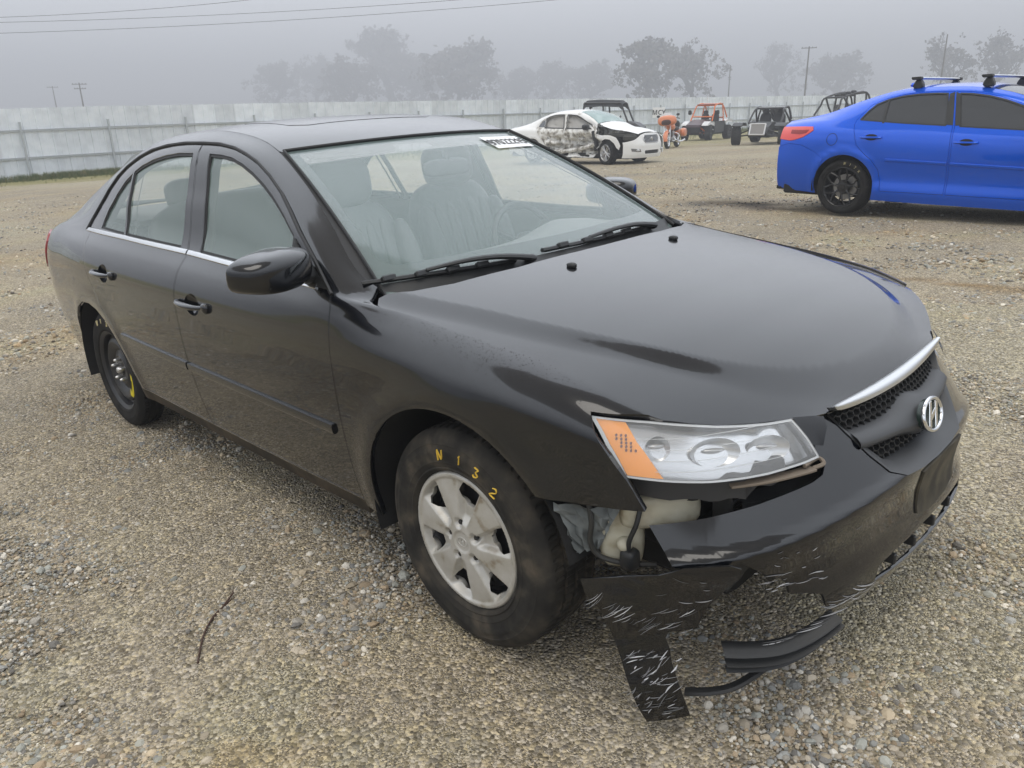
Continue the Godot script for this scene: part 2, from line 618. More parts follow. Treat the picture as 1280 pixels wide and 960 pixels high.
func build_ground() -> void:
	soil.seed = 5; soil.frequency = 0.55; soil.fractal_octaves = 4
	soil2.seed = 9; soil2.frequency = 0.5; soil2.fractal_octaves = 4
	var fine := FastNoiseLite.new()
	fine.seed = 77; fine.frequency = 1.3; fine.fractal_octaves = 3
	var cx := 0.6
	var cz := 1.2
	var rr := PackedFloat32Array()
	var r := 0.05
	while r < 900.0:
		rr.append(r)
		r = r * 1.018 + 0.018
	var seg := 320
	var v := PackedVector3Array(); var nn := PackedVector3Array(); var cc := PackedColorArray(); var ix := PackedInt32Array()
	for i in rr.size():
		for k in seg:
			var a := TAU * k / seg
			var x := cx + rr[i] * cos(a)
			var z := cz + rr[i] * sin(a)
			var w := exp(-rr[i] / 18.0)
			v.append(Vector3(x, ground_y(x, z) + w * (0.012 * fine.get_noise_2d(x, z) + 0.02 * fine.get_noise_2d(x * 0.3, z * 0.3)), z))
			nn.append(Vector3.UP)
			cc.append(patch_color(x, z))
	for i in rr.size() - 1:
		for k in seg:
			var k2 := (k + 1) % seg
			var a := i * seg + k; var b := i * seg + k2; var c := (i + 1) * seg + k2; var d := (i + 1) * seg + k
			ix.append_array(PackedInt32Array([a, c, b, a, d, c]))
	for i in range(1, rr.size() - 1):
		for k in seg:
			var e := v[i * seg + (k + 1) % seg] - v[i * seg + (k + seg - 1) % seg]
			var f := v[(i + 1) * seg + k] - v[(i - 1) * seg + k]
			var q := e.cross(f).normalized()
			nn[i * seg + k] = q if q.y > 0 else -q
	# wind triangles clockwise seen from above
	var arr := []
	arr.resize(Mesh.ARRAY_MAX)
	arr[Mesh.ARRAY_VERTEX] = v; arr[Mesh.ARRAY_NORMAL] = nn; arr[Mesh.ARRAY_COLOR] = cc; arr[Mesh.ARRAY_INDEX] = ix
	var t0 := (v[ix[2]] - v[ix[0]]).cross(v[ix[1]] - v[ix[0]])
	if t0.y < 0.0:
		for i in range(0, ix.size(), 3):
			var s := ix[i + 1]; ix[i + 1] = ix[i + 2]; ix[i + 2] = s
		arr[Mesh.ARRAY_INDEX] = ix
	var m := ArrayMesh.new()
	m.add_surface_from_arrays(Mesh.PRIMITIVE_TRIANGLES, arr)
	# pebbly texture: cells of two sizes with dark joints
	var S := 1024
	var i1 := noise_img(S, 0.085, 3, FastNoiseLite.TYPE_CELLULAR, 1, FastNoiseLite.RETURN_CELL_VALUE)
	var d1 := noise_img(S, 0.085, 3, FastNoiseLite.TYPE_CELLULAR, 1, FastNoiseLite.RETURN_DISTANCE)
	var i2 := noise_img(S, 0.20, 8, FastNoiseLite.TYPE_CELLULAR, 1, FastNoiseLite.RETURN_CELL_VALUE)
	var d2 := noise_img(S, 0.20, 8, FastNoiseLite.TYPE_CELLULAR, 1, FastNoiseLite.RETURN_DISTANCE)
	var sel := noise_img(S, 0.012, 12, FastNoiseLite.TYPE_SIMPLEX_SMOOTH, 4)
	for im in [i1, d1, i2, d2, sel]: im.convert(Image.FORMAT_L8)
	var A := i1.get_data(); var B := d1.get_data(); var C := i2.get_data(); var D := d2.get_data(); var E := sel.get_data()
	var out := PackedByteArray(); out.resize(S * S * 3)
	var hh := PackedByteArray(); hh.resize(S * S)
	for i in S * S:
		var big := E[i] > 105 and B[i] < 150
		var tone := (A[i] if big else C[i]) / 255.0
		var gap := (B[i] / 200.0) if big else (D[i] / 235.0)
		var hgt := clampf(1.0 - gap, 0, 1)
		var h2 := hgt * (1.0 if big else 0.62)
		hh[i] = int(255 * h2)
		var l := (0.40 + 0.40 * tone) * (0.72 + 0.28 * smoothstep(0.0, 0.45, hgt))
		var warm := sin(tone * 37.0) * 0.5 + 0.5
		out[i * 3] = int(255 * clampf(l * (1.07 + 0.04 * warm), 0, 1))
		out[i * 3 + 1] = int(255 * clampf(l * (1.03 + 0.01 * warm), 0, 1))
		out[i * 3 + 2] = int(255 * clampf(l * (0.97 - 0.08 * warm), 0, 1))
	var mt := mat("gravel ground", Color.WHITE, 0.95, 0.0, 0.3)
	mt.albedo_texture = ImageTexture.create_from_image(Image.create_from_data(S, S, false, Image.FORMAT_RGB8, out))
	var hi := Image.create_from_data(S, S, false, Image.FORMAT_L8, hh)
	mt.heightmap_enabled = true
	mt.heightmap_texture = ImageTexture.create_from_image(hi)
	mt.heightmap_scale = 1.1
	mt.vertex_color_use_as_albedo = true
	triplanar(mt, 1.0, true)
	var o := MeshInstance3D.new()
	o.name = "ground"
	o.mesh = m
	o.material_override = mt
	o.set_meta("kind", "structure")
	add_child(o, true)

func pebble(seed_: int) -> ArrayMesh:
	var rng := RandomNumberGenerator.new()
	rng.seed = seed_
	var s := SphereMesh.new()
	s.radial_segments = 7; s.rings = 3; s.radius = 0.5; s.height = 1.0
	var st := SurfaceTool.new()
	st.create_from(s, 0)
	var arr := st.commit_to_arrays()
	var v: PackedVector3Array = arr[Mesh.ARRAY_VERTEX]
	var f := FastNoiseLite.new()
	f.seed = seed_; f.frequency = 0.9
	var ax := Vector3(1.0, rng.randf_range(0.45, 0.7), rng.randf_range(0.65, 0.95))
	for i in v.size():
		var p := v[i]
		v[i] = p * (1.0 + 0.45 * f.get_noise_3d(p.x * 2, p.y * 2, p.z * 2)) * ax
	var mb := MB.new()
	var ix: PackedInt32Array = arr[Mesh.ARRAY_INDEX]
	for i in range(0, ix.size(), 3): mb.tri(v[ix[i]], v[ix[i + 1]], v[ix[i + 2]])
	return mb.mesh(28.0)

func build_gravel(cam: Vector3, fwd: Vector3) -> void:
	var rng := RandomNumberGenerator.new()
	rng.seed = 4242
	var m := mat("stone", Color.WHITE, 0.9, 0.0, 0.3)
	m.vertex_color_use_as_albedo = true
	var f2 := Vector2(fwd.x, fwd.z).normalized()
	var tones := [Color(0.36, 0.345, 0.32), Color(0.43, 0.39, 0.33), Color(0.30, 0.31, 0.315), Color(0.46, 0.40, 0.31), Color(0.62, 0.60, 0.56), Color(0.21, 0.205, 0.20), Color(0.37, 0.30, 0.22), Color(0.35, 0.365, 0.35)]
	var lump := FastNoiseLite.new()
	lump.seed = 21; lump.frequency = 0.9; lump.fractal_octaves = 3
	var layers := [[120000, 0.9, 6.0, 0.006, 0.012, 1.0], [26000, 0.9, 8.0, 0.012, 0.021, 1.2], [3000, 0.9, 9.0, 0.021, 0.038, 1.3], [42000, 5.5, 24.0, 0.018, 0.042, 1.15]]
	for kind in 5:
		var mesh_ := pebble(100 + kind)
		var buf := PackedFloat32Array()
		var cnt := 0
		for L in layers:
			for i in int(L[0] / 5):
				var r: float = lerpf(L[1], L[2], pow(rng.randf(), L[5]))
				var a := rng.randf_range(-0.82, 0.82)
				var d := f2.rotated(a)
				var x := cam.x + d.x * r
				var z := cam.z + d.y * r
				var w := lump.get_noise_2d(x, z)
				if rng.randf() > 0.50 + 1.9 * w: continue
				var s := rng.randf_range(L[3], L[4]) * (1.0 + 0.5 * w)
				var b := Basis.from_euler(Vector3(rng.randf_range(-0.5, 0.5), rng.randf() * TAU, rng.randf_range(-0.5, 0.5))).scaled(Vector3.ONE * s)
				var y := ground_y(x, z) + s * rng.randf_range(-0.05, 0.16)
				var c: Color = tones[rng.randi() % tones.size()]
				c = c * rng.randf_range(0.7, 1.25)
				var pc := patch_color(x, z)
				buf.append_array(PackedFloat32Array([b.x.x, b.y.x, b.z.x, x, b.x.y, b.y.y, b.z.y, y, b.x.z, b.y.z, b.z.z, z, c.r * pc.r, c.g * pc.g, c.b * pc.b, 1.0]))
				cnt += 1
		var mm := MultiMesh.new()
		mm.transform_format = MultiMesh.TRANSFORM_3D
		mm.use_colors = true
		mm.mesh = mesh_
		mm.instance_count = cnt
		mm.buffer = buf
		var o := MultiMeshInstance3D.new()
		o.name = "gravel_stones"
		o.multimesh = mm
		o.material_override = m
		o.set_meta("kind", "stuff")
		get_node("ground").add_child(o, true)

func build_grass() -> void:
	var rng := RandomNumberGenerator.new()
	rng.seed = 99
	var mb := MB.new()
	for i in 7:
		var a := rng.randf() * TAU
		var lean := Vector3(cos(a), 0, sin(a)) * rng.randf_range(0.1, 0.5)
		var side := Vector3(-sin(a), 0, cos(a)) * 0.03
		var o := Vector3(rng.randf_range(-0.1, 0.1), 0, rng.randf_range(-0.1, 0.1))
		var h := rng.randf_range(0.5, 1.0)
		mb.tri(o - side, o + side, o + lean * 0.4 + Vector3(0, h * 0.6, 0))
		mb.tri(o + side * 0.6 + lean * 0.3 + Vector3(0, h * 0.45, 0), o - side * 0.6 + lean * 0.3 + Vector3(0, h * 0.45, 0), o + lean + Vector3(0, h, 0))
	var m := mat("grass blades", Color.WHITE, 0.8, 0.0, 0.2)
	m.vertex_color_use_as_albedo = true
	m.backlight_enabled = true
	m.backlight = Color(0.2, 0.25, 0.1)
	var buf := PackedFloat32Array()
	var cnt := 0
	for i in 14000:
		var z := rng.randf_range(-100.0, 6.0)
		var x := -32.3 + absf(rng.randfn(0.0, 1.0)) * (1.3 if z > -18 else 3.2)
		if z > -18 and rng.randf() < 0.55: z = rng.randfn(-8.2, 1.5); x = -32.2 + absf(rng.randfn(0, 0.5))
		if x > -14: continue
		var s := rng.randf_range(0.06, 0.22) * (1.5 if x < -31.5 else 0.8)
		var b := Basis(Vector3.UP, rng.randf() * TAU).scaled(Vector3(s * 1.3, s, s * 1.3))
		var dry := rng.randf()
		var c := Color(0.075, 0.12, 0.03).lerp(Color(0.26, 0.22, 0.10), dry * dry * 0.9)
		buf.append_array(PackedFloat32Array([b.x.x, b.y.x, b.z.x, x, b.x.y, b.y.y, b.z.y, ground_y(x, z) - 0.01, b.x.z, b.y.z, b.z.z, z, c.r, c.g, c.b, 1.0]))
		cnt += 1
	var mm := MultiMesh.new()
	mm.transform_format = MultiMesh.TRANSFORM_3D
	mm.use_colors = true
	mm.mesh = mb.mesh()
	mm.instance_count = cnt
	mm.buffer = buf
	var o := MultiMeshInstance3D.new()
	o.name = "grass"
	o.multimesh = mm
	o.material_override = m
	o.set_meta("kind", "stuff")
	tag(o, "short green and dry grass growing along the foot of the metal fence", "grass")
	add_child(o, true)

# ---------------------------------------------------------------- fence
const FENCE_X := -32.5
func build_fence() -> void:
	var f := thing("metal_fence", "long pale corrugated sheet metal fence along the back of the yard", "fence", "", Transform3D(Basis.IDENTITY, Vector3(FENCE_X, 0, 0)))
	var sheetm := mat("fence sheet", Color.WHITE, 0.55, 0.0, 0.4)
	sheetm.albedo_texture = ramp_tex(noise_img(256, 0.02, 61, FastNoiseLite.TYPE_SIMPLEX_SMOOTH, 5), [[0.2, Color(0.86, 0.88, 0.90)], [0.55, Color(0.90, 0.92, 0.94)], [0.9, Color(0.925, 0.94, 0.955)]])
	triplanar(sheetm, 0.3, true)
	var steel := mat("galvanised steel", Color(0.46, 0.49, 0.51), 0.5, 0.2)
	var pw := 0.914
	# one corrugated panel, 0.914 m wide, along z
	var mb := MB.new()
	var prof := PackedVector2Array()
	for k in 2:
		var o := k * 0.457
		for q in [[0.0, 0.0], [0.17, 0.0], [0.18, 0.008], [0.20, 0.008], [0.21, 0.0], [0.385, 0.0], [0.40, 0.040], [0.440, 0.040], [0.455, 0.0], [0.457, 0.0]]:
			prof.append(Vector2(o + q[0], q[1]))
	var lo := PackedVector3Array(); var hi := PackedVector3Array(); var lb := PackedVector3Array(); var hb := PackedVector3Array()
	for p in prof:
		lo.append(Vector3(p.y, 0, -p.x)); hi.append(Vector3(p.y, 2.45, -p.x))
		lb.append(Vector3(p.y - 0.002, 0, -p.x)); hb.append(Vector3(p.y - 0.002, 2.45, -p.x))
	mb.sheet([lb, lo, hi, hb])
	var pm := mb.mesh(20.0)
	var rng := RandomNumberGenerator.new()
	rng.seed = 8
	var z := 7.0
	var variants := []
	for i in 4:
		var v: StandardMaterial3D = sheetm.duplicate()
		var t := 0.95 + 0.025 * i
		v.albedo_color = Color(t, t, t)
		variants.append(v)
	while z > -128.0:
		var o := MeshInstance3D.new()
		o.name = "sheet_panel"
		o.mesh = pm
		o.material_override = variants[rng.randi() % 4]
		o.position = Vector3(-0.05 + rng.randf_range(-0.004, 0.004), ground_y(FENCE_X, z) + 0.05 + rng.randf_range(-0.012, 0.012), z)
		f.add_child(o, true)
		z -= pw
	var pb := MB.new()
	pb.box(Vector3(0.07, 2.15, 0.07), Transform3D(Basis.IDENTITY, Vector3(0, 0.93, 0)), 0.006)
	pb.box(Vector3(0.085, 0.03, 0.085), Transform3D(Basis.IDENTITY, Vector3(0, 2.01, 0)), 0.006)
	var postm := pb.mesh()
	var rb := MB.new()
	rb.box(Vector3(0.05, 0.075, 3.06), Transform3D.IDENTITY, 0.006)
	rb.box(Vector3(0.056, 0.012, 3.05), Transform3D(Basis.IDENTITY, Vector3(0.006, 0.03, 0)), 0.002)
	var railm := rb.mesh()
	z = 5.75
	while z > -128.0:
		var y := ground_y(FENCE_X, z)
		var o := MeshInstance3D.new()
		o.name = "post"; o.mesh = postm; o.material_override = steel
		o.position = Vector3(0.06, y, z)
		f.add_child(o, true)
		for h in [0.76, 1.72]:
			var q := MeshInstance3D.new()
			q.name = "rail"; q.mesh = railm; q.material_override = steel
			var y2 := ground_y(FENCE_X, z - 3.07)
			q.position = Vector3(0.015, (y + y2) / 2 + h, z - 1.535)
			q.rotation.x = atan2(y2 - y, 3.07)
			f.add_child(q, true)
		z -= 3.07

# ---------------------------------------------------------------- trees and poles
func tree_at(called: String, label: String, group: String, pos: Vector3, hgt: float, wid: float, seed_: int, leafy: float) -> void:
	var rng := RandomNumberGenerator.new()
	rng.seed = seed_
	var t := thing(called, label, "tree", group, Transform3D(Basis(Vector3.UP, rng.randf() * TAU), pos))
	var bark := mat("bark", Color(0.11, 0.105, 0.095), 0.95, 0, 0.2)
	var leaf := mat("oak leaves", Color(0.19, 0.18, 0.16), 0.85, 0, 0.2)
	var wood := MB.new()
	var crown := MB.new()
	var tips := []
	# trunk, limbs, branches: recursive
	var stack := [[Vector3(0, -0.3, 0), Vector3(rng.randf_range(-0.15, 0.15), 1, rng.randf_range(-0.15, 0.15)).normalized(), hgt * 0.28, hgt * 0.035, 0]]
	while stack.size():
		var q: Array = stack.pop_back()
		var p: Vector3 = q[0]; var d: Vector3 = q[1]; var L: float = q[2]; var r: float = q[3]; var g: int = q[4]
		var pts := PackedVector3Array([p]); var rad := [r]
		var dd := d
		for i in 3:
			dd = (dd + Vector3(rng.randf_range(-0.3, 0.3), rng.randf_range(-0.08, 0.22), rng.randf_range(-0.3, 0.3))).normalized()
			p += dd * L / 3
			pts.append(p); rad.append(r * (1.0 - 0.13 * (i + 1)))
		wood.tube(pts, rad, 6 if g < 2 else 4, false)
		if g >= 4:
			tips.append(p); continue
		if g >= 3: tips.append(p)
		for k in (4 if g == 0 else 3):
			var a := rng.randf() * TAU
			var out := Vector3(cos(a), 0, sin(a))
			var spread := wid / hgt
			var nd := (dd * 0.55 + out * rng.randf_range(0.5, 1.0) * (0.6 + 0.7 * spread) + Vector3(0, rng.randf_range(0.05, 0.5), 0)).normalized()
			stack.append([pts[3 if k < 2 else 2], nd, L * rng.randf_range(0.62, 0.85) * (1.0 if g else 0.95), r * 0.58, g + 1])
	# fit into the wanted size
	var hi := Vector3.ZERO
	for p in tips: hi = hi.max(p.abs())
	var sx := wid * 0.5 / maxf(0.1, maxf(hi.x, hi.z)); var sy := hgt / maxf(0.1, hi.y)
	var fit := Transform3D(Basis.from_scale(Vector3(sx, sy, sx)), Vector3.ZERO)
	var centres := []
	for p in tips: centres.append(fit * p)
	for i in int(90 * leafy + 30):
		var q := Vector3(rng.randfn(), rng.randfn(), rng.randfn()).normalized() * pow(rng.randf(), 0.45)
		centres.append(Vector3(q.x * wid * 0.47, hgt * (0.53 + 0.43 * q.y) + hgt * 0.05 * sin(q.x * 5.0 + seed_), q.z * wid * 0.47))
	for c in centres:
		var dens := int((0.35 + leafy * 0.65) * rng.randf_range(7, 20))
		var rr := rng.randf_range(0.4, 1.0) * wid * 0.075
		for i in dens:
			var u := Vector3(rng.randfn(0, 0.55), rng.randfn(0, 0.42), rng.randfn(0, 0.55)) * rr
			var s := rng.randf_range(0.014, 0.032) * wid
			var e1 := Vector3(rng.randfn(), rng.randfn(), rng.randfn()).normalized() * s
			var e2 := e1.cross(Vector3(rng.randfn(), rng.randfn(), rng.randfn())).normalized() * s * 0.7
			crown.quad(c + u - e1, c + u - e2, c + u + e1, c + u + e2)
	var w2 := MB.new()
	w2.add(wood, fit)
	part(t, "trunk", w2, bark)
	part(t, "crown", crown, leaf, 5.0)

# direction through a pixel of the 1280 x 960 view, as used to measure where far things stand
func sight(u: float, v: float) -> Vector3:
	return (CF + CR * ((u - 640.0) / FPX) - CU * ((v - 480.0) / FPX)).normalized()

func stand(u: float, dist: float) -> Vector3:
	var d := sight(u, 125.0)
	var k := dist / Vector2(d.x, d.z).length()
	var p := CAM + d * k
	p.y = ground_y(p.x, p.z)
	return p

func build_trees() -> void:
	var far := "trees in the fog beyond the fence"
	var list := [
		# bearing pixel, distance, height, width, leafiness, name, label
		[813, 104, 8.2, 9.6, 1.0, "broad dark oak beyond the fence behind the orange off-road buggy"],
		[870, 108, 8.0, 8.6, 0.8, "bare-branched oak just right of the broad dark oak, beyond the fence"],
		[573, 155, 12.2, 17.0, 1.2, "dense round tree above the black sedan's roof, hazy behind the fence"],
		[490, 200, 18.5, 20.0, 1.2, "tallest pale foggy tree beyond the fence, left of centre"],
		[437, 175, 11.0, 13.0, 1.2, "small round foggy tree at the left foot of the tallest pale tree"],
		[395, 225, 14.0, 16.0, 1.0, "faint grey tree left of the tallest foggy tree"],
		[340, 210, 12.0, 13.0, 1.0, "leftmost faint tree in the fog above the fence"],
		[640, 205, 9.5, 12.0, 1.1, "low faint crown right of the dense round tree, above the black sedan's windshield"],
		[690, 200, 10.5, 12.0, 1.1, "low faint crown above the tail of the white sedan"],
		[530, 205, 12.0, 14.0, 1.1, "faint crown between the tallest pale tree and the dense round tree"],
		[735, 190, 10.0, 12.0, 1.1, "low faint crown in the fog left of the broad dark oak"],
		[975, 190, 12.0, 10.0, 0.8, "faint tree in the fog left of the tall utility pole"],
		[1045, 170, 9.0, 14.0, 1.0, "low hazy tree right of the tall utility pole"],
		[1185, 112, 7.8, 7.0, 0.45, "bare spreading oak behind the blue car's rear roof bar"],
		[1236, 116, 8.2, 7.6, 0.45, "bare spreading oak behind the blue car's front roof bar"],
	]
	var i := 0
	for a in list:
		tree_at("oak_tree", a[5], far, stand(a[0], a[1] * 2.5), a[2] * 2.5, a[3] * 2.5, 300 + i * 7, a[4])
		i += 1

func build_poles() -> void:
	var wood := mat("weathered pole wood", Color(0.11, 0.095, 0.08), 0.9)
	# bearing, distance, height, arms, label
	var list := [
		[1005, 92, 6.6, 1, "tall wooden utility pole with one cross arm above the dark buggies"],
		[910, 120, 6.2, 0, "plain thin utility pole right of the bare oak"],
		[1172, 100, 7.6, 0, "thin pole rising behind the blue car's rear roof bar"],
		[103, 105, 4.9, 2, "utility pole with two cross arms at the left, beyond the fence"],
		[69, 140, 5.6, 1, "faint far utility pole left of the one with two cross arms"],
	]
	for a in list:
		var t := thing("utility_pole", a[4], "utility pole", "utility poles beyond the fence", Transform3D(Basis(Vector3.UP, atan2(-sight(a[0], 120).x, -sight(a[0], 120).z)), stand(a[0], a[1] * 1.6)))
		a[2] *= 1.6
		var mb := MB.new()
		mb.tube(PackedVector3Array([Vector3(0, -0.3, 0), Vector3(0, a[2] * 0.5, 0), Vector3(0, a[2], 0)]), [0.17, 0.14, 0.1], 10)
		part(t, "pole", mb, wood)
		for k in a[3]:
			var ab := MB.new()
			ab.box(Vector3(2.4 - 0.5 * k, 0.12, 0.1), Transform3D(Basis.IDENTITY, Vector3(0, a[2] - 0.25 - 0.75 * k, 0.12)), 0.01)
			for s in [-1.05, -0.5, 0.5, 1.05]:
				ab.tube(PackedVector3Array([Vector3(s * (1 - 0.2 * k), a[2] - 0.2 - 0.75 * k, 0.12), Vector3(s * (1 - 0.2 * k), a[2] - 0.05 - 0.75 * k, 0.12)]), 0.04, 6)
			sub(t, "cross_arm", ab, wood)

func build_wires() -> void:
	var m := mat("power cable", Color(0.06, 0.06, 0.065), 0.6)
	var ends := [[-260, 47, 860, -16, "lowest of the three power lines across the upper left sky"], [-260, 31, 800, -20, "middle one of the three power lines across the upper left sky"], [-260, 23, 420, -13, "topmost power line in the upper left corner of the sky"]]
	for e in ends:
		var a := CAM + sight(e[0], e[1]) * 62.0
		var b := CAM + sight(e[2], e[3]) * 52.0
		var pts := PackedVector3Array()
		for i in 25:
			var t := i / 24.0
			pts.append(a.lerp(b, t) - Vector3(0, 0.55 * 4 * t * (1 - t), 0))
		var mb := MB.new()
		mb.tube(pts, 0.011, 5)
		var o := part(self, fresh("power_line"), mb, m)
		tag(o, e[4], "power line", "power lines over the yard")

func build_twig() -> void:
	var mb := MB.new()
	var pts := PackedVector3Array()
	for q in TWIG: pts.append(Vector3(q[0], ground_y(q[0], q[1]) + 0.004, q[1]))
	mb.tube(smooth3(pts, 4), [0.003, 0.003, 0.003, 0.003, 0.0035, 0.0035, 0.0035, 0.0035, 0.004, 0.004, 0.0035, 0.0035, 0.003, 0.003, 0.002, 0.002, 0.0015], 6)
	mb.tube(PackedVector3Array([pts[3], pts[3] + Vector3(-0.03, 0.012, -0.05), pts[3] + Vector3(-0.05, 0.008, -0.06)]), [0.004, 0.003, 0.002], 5)
	var o := part(self, "twig", mb, mat("brown twig", Color(0.07, 0.04, 0.03), 0.9))
	tag(o, "thin dark brown twig lying on the gravel left of the front wheel", "twig")

const TWIG := [[-0.53, 1.47], [-0.63, 1.41], [-0.70, 1.35], [-0.74, 1.29], [-0.77, 1.21]]

# ---------------------------------------------------------------- black sedan
var SB: Flank
const BODY_C := Vector3(-1.5, 0.5, 0)

func sedan_flank() -> Flank:
	var xs := [-3.90, -3.6, -3.3, -3.0, -2.73, -2.3, -1.9, -1.6, -1.3, -1.0, -0.75, -0.50, -0.25, 0.0, 0.25, 0.45, 0.6, 0.75]
	var ys := [
		[0.975, 1.045, 1.145, 1.24, 1.32, 1.415, 1.450, 1.448, 1.398, 1.285, 1.16, 1.015, 0.953, 0.924, 0.893, 0.852, 0.80, 0.725],
		[0.97, 1.035, 1.10, 1.185, 1.27, 1.375, 1.412, 1.412, 1.368, 1.24, 1.11, 0.985, 0.950, 0.921, 0.890, 0.849, 0.797, 0.722],
		[0.965, 1.01, 1.045, 1.09, 1.13, 1.20, 1.21, 1.21, 1.19, 1.12, 1.05, 0.978, 0.948, 0.919, 0.888, 0.847, 0.795, 0.72],
		[0.955, 0.99, 1.005, 1.012, 1.016, 1.015, 1.012, 1.005, 0.998, 0.988, 0.98, 0.97, 0.945, 0.916, 0.885, 0.844, 0.792, 0.717],
		[0.925, 0.945, 0.95, 0.955, 0.955, 0.95, 0.947, 0.945, 0.94, 0.935, 0.932, 0.926, 0.912, 0.889, 0.861, 0.822, 0.772, 0.70],
		[0.86, 0.885, 0.89, 0.89, 0.89, 0.885, 0.885, 0.885, 0.88, 0.875, 0.872, 0.868, 0.86, 0.845, 0.82, 0.786, 0.742, 0.68],
		[0.72, 0.73, 0.735, 0.74, 0.74, 0.74, 0.735, 0.73, 0.73, 0.725, 0.72, 0.715, 0.71, 0.70, 0.69, 0.675, 0.655, 0.62],
		[0.50, 0.51, 0.51, 0.51, 0.51, 0.51, 0.51, 0.51, 0.51, 0.51, 0.51, 0.51, 0.51, 0.51, 0.51, 0.52, 0.53, 0.54],
		[0.32, 0.32, 0.32, 0.32, 0.32, 0.32, 0.32, 0.32, 0.32, 0.32, 0.32, 0.32, 0.32, 0.32, 0.36, 0.40, 0.44, 0.48],
		[0.25, 0.245, 0.24, 0.24, 0.24, 0.24, 0.24, 0.24, 0.24, 0.24, 0.24, 0.24, 0.24, 0.24, 0.30, 0.36, 0.40, 0.45],
	]
	var zs := [
		[0.56, 0.605, 0.60, 0.592, 0.585, 0.585, 0.582, 0.575, 0.575, 0.635, 0.70, 0.765, 0.742, 0.725, 0.702, 0.70, 0.67, 0.56],
		[0.58, 0.625, 0.635, 0.64, 0.64, 0.64, 0.645, 0.645, 0.66, 0.72, 0.795, 0.84, 0.762, 0.745, 0.722, 0.72, 0.69, 0.58],
		[0.61, 0.66, 0.69, 0.715, 0.73, 0.742, 0.747, 0.747, 0.75, 0.78, 0.815, 0.85, 0.787, 0.77, 0.747, 0.745, 0.715, 0.60],
		[0.65, 0.715, 0.755, 0.785, 0.805, 0.82, 0.825, 0.827, 0.832, 0.84, 0.853, 0.864, 0.812, 0.795, 0.775, 0.772, 0.74, 0.62],
		[0.70, 0.77, 0.81, 0.842, 0.86, 0.872, 0.876, 0.878, 0.879, 0.88, 0.884, 0.887, 0.862, 0.855, 0.842, 0.826, 0.785, 0.67],
		[0.735, 0.805, 0.842, 0.874, 0.892, 0.902, 0.905, 0.906, 0.906, 0.904, 0.903, 0.902, 0.896, 0.893, 0.882, 0.857, 0.815, 0.71],
		[0.755, 0.825, 0.86, 0.887, 0.902, 0.914, 0.918, 0.918, 0.917, 0.914, 0.912, 0.910, 0.908, 0.906, 0.893, 0.866, 0.825, 0.73],
		[0.745, 0.815, 0.852, 0.88, 0.897, 0.903, 0.905, 0.905, 0.904, 0.902, 0.900, 0.898, 0.900, 0.900, 0.886, 0.862, 0.82, 0.73],
		[0.70, 0.78, 0.82, 0.85, 0.868, 0.872, 0.873, 0.873, 0.872, 0.871, 0.87, 0.868, 0.868, 0.875, 0.865, 0.845, 0.80, 0.71],
		[0.67, 0.75, 0.79, 0.83, 0.848, 0.852, 0.853, 0.853, 0.852, 0.851, 0.85, 0.848, 0.848, 0.855, 0.85, 0.83, 0.79, 0.70],
	]
	var f := Flank.new(xs, ys, zs)
	f.flares = [[0.0, 0.333, 0.425, 0.045, 0.010], [-2.73, 0.31, 0.40, 0.045, 0.008]]
	return f


func hood_at(x: float, z: float) -> Vector3:
	var q := SB.col(clampf(x, -0.5, 0.75))
	var ye: float = q[1][3]
	var ze: float = q[2][3]
	var yc := curve([-0.4, -0.2, 0.0, 0.15, 0.3, 0.5, 0.65, 0.72, 0.76, 0.79, 0.81], [1.024, 1.006, 0.986, 0.967, 0.943, 0.897, 0.840, 0.80, 0.772, 0.742, 0.715], x)
	var s := minf(absf(z) / ze, 1.1)
	var y := yc - (yc - ye) * pow(s, 2.3)
	# crease round the raised middle: soft minimum of a side line and a front line
	var zc := curve([-0.34, -0.065, 0.107, 0.288, 0.378, 0.516, 0.60, 0.68, 0.8], [0.750, 0.692, 0.662, 0.616, 0.586, 0.530, 0.490, 0.455, 0.41], x)
	var xf := 0.752 - 0.10 * pow(absf(z) / 0.42, 2.0)
	var da := (zc - absf(z)) * 0.96
	var db := (xf - x) * 0.95
	var dist := -0.05 * log(exp(-clampf(da, -0.6, 0.6) / 0.05) + exp(-clampf(db, -0.6, 0.6) / 0.05))
	var e := clampf((dist + 0.060) / 0.075, 0.0, 1.0)
	y += 0.015 * (e * e * (2.0 - e)) - 0.008
	return Vector3(x, y, z)

func roof_at(x: float, z: float) -> Vector3:
	var q := SB.col(x)
	var y0: float = q[1][0]
	var z0: float = q[2][0]
	var yc := curve([-0.95, -1.09, -1.2, -1.35, -1.5, -1.7, -2.1, -2.4, -2.7].map(func(a): return -a), [1.325, 1.386, 1.418, 1.447, 1.466, 1.478, 1.475, 1.455, 1.405], -x)
	return Vector3(x, y0 + (yc - y0) * (1.0 - pow(minf(absf(z) / z0, 1.1), 2.3)), z)

func shield_at(u: float, w: float) -> Vector3:
	var b := Vector3(-0.255 - 0.155 * u * u, 0.970 - 0.010 * u * u, 0.752 * u)
	var t := Vector3(-1.092 - 0.10 * u * u, 1.388 - 0.018 * u * u, 0.578 * u)
	var p := b.lerp(t, w)
	return p + Vector3(0.44, 0.88, 0) * 0.022 * 4.0 * w * (1.0 - w)

func back_glass_at(u: float, w: float) -> Vector3:
	var b := Vector3(-3.36 + 0.10 * u * u, 1.075, 0.60 * u)
	var t := Vector3(-2.66 - 0.04 * u * u, 1.415 - 0.055 * u * u, 0.56 * u)
	return b.lerp(t, w) + Vector3(-0.4, 0.9, 0) * 0.02 * 4.0 * w * (1.0 - w)

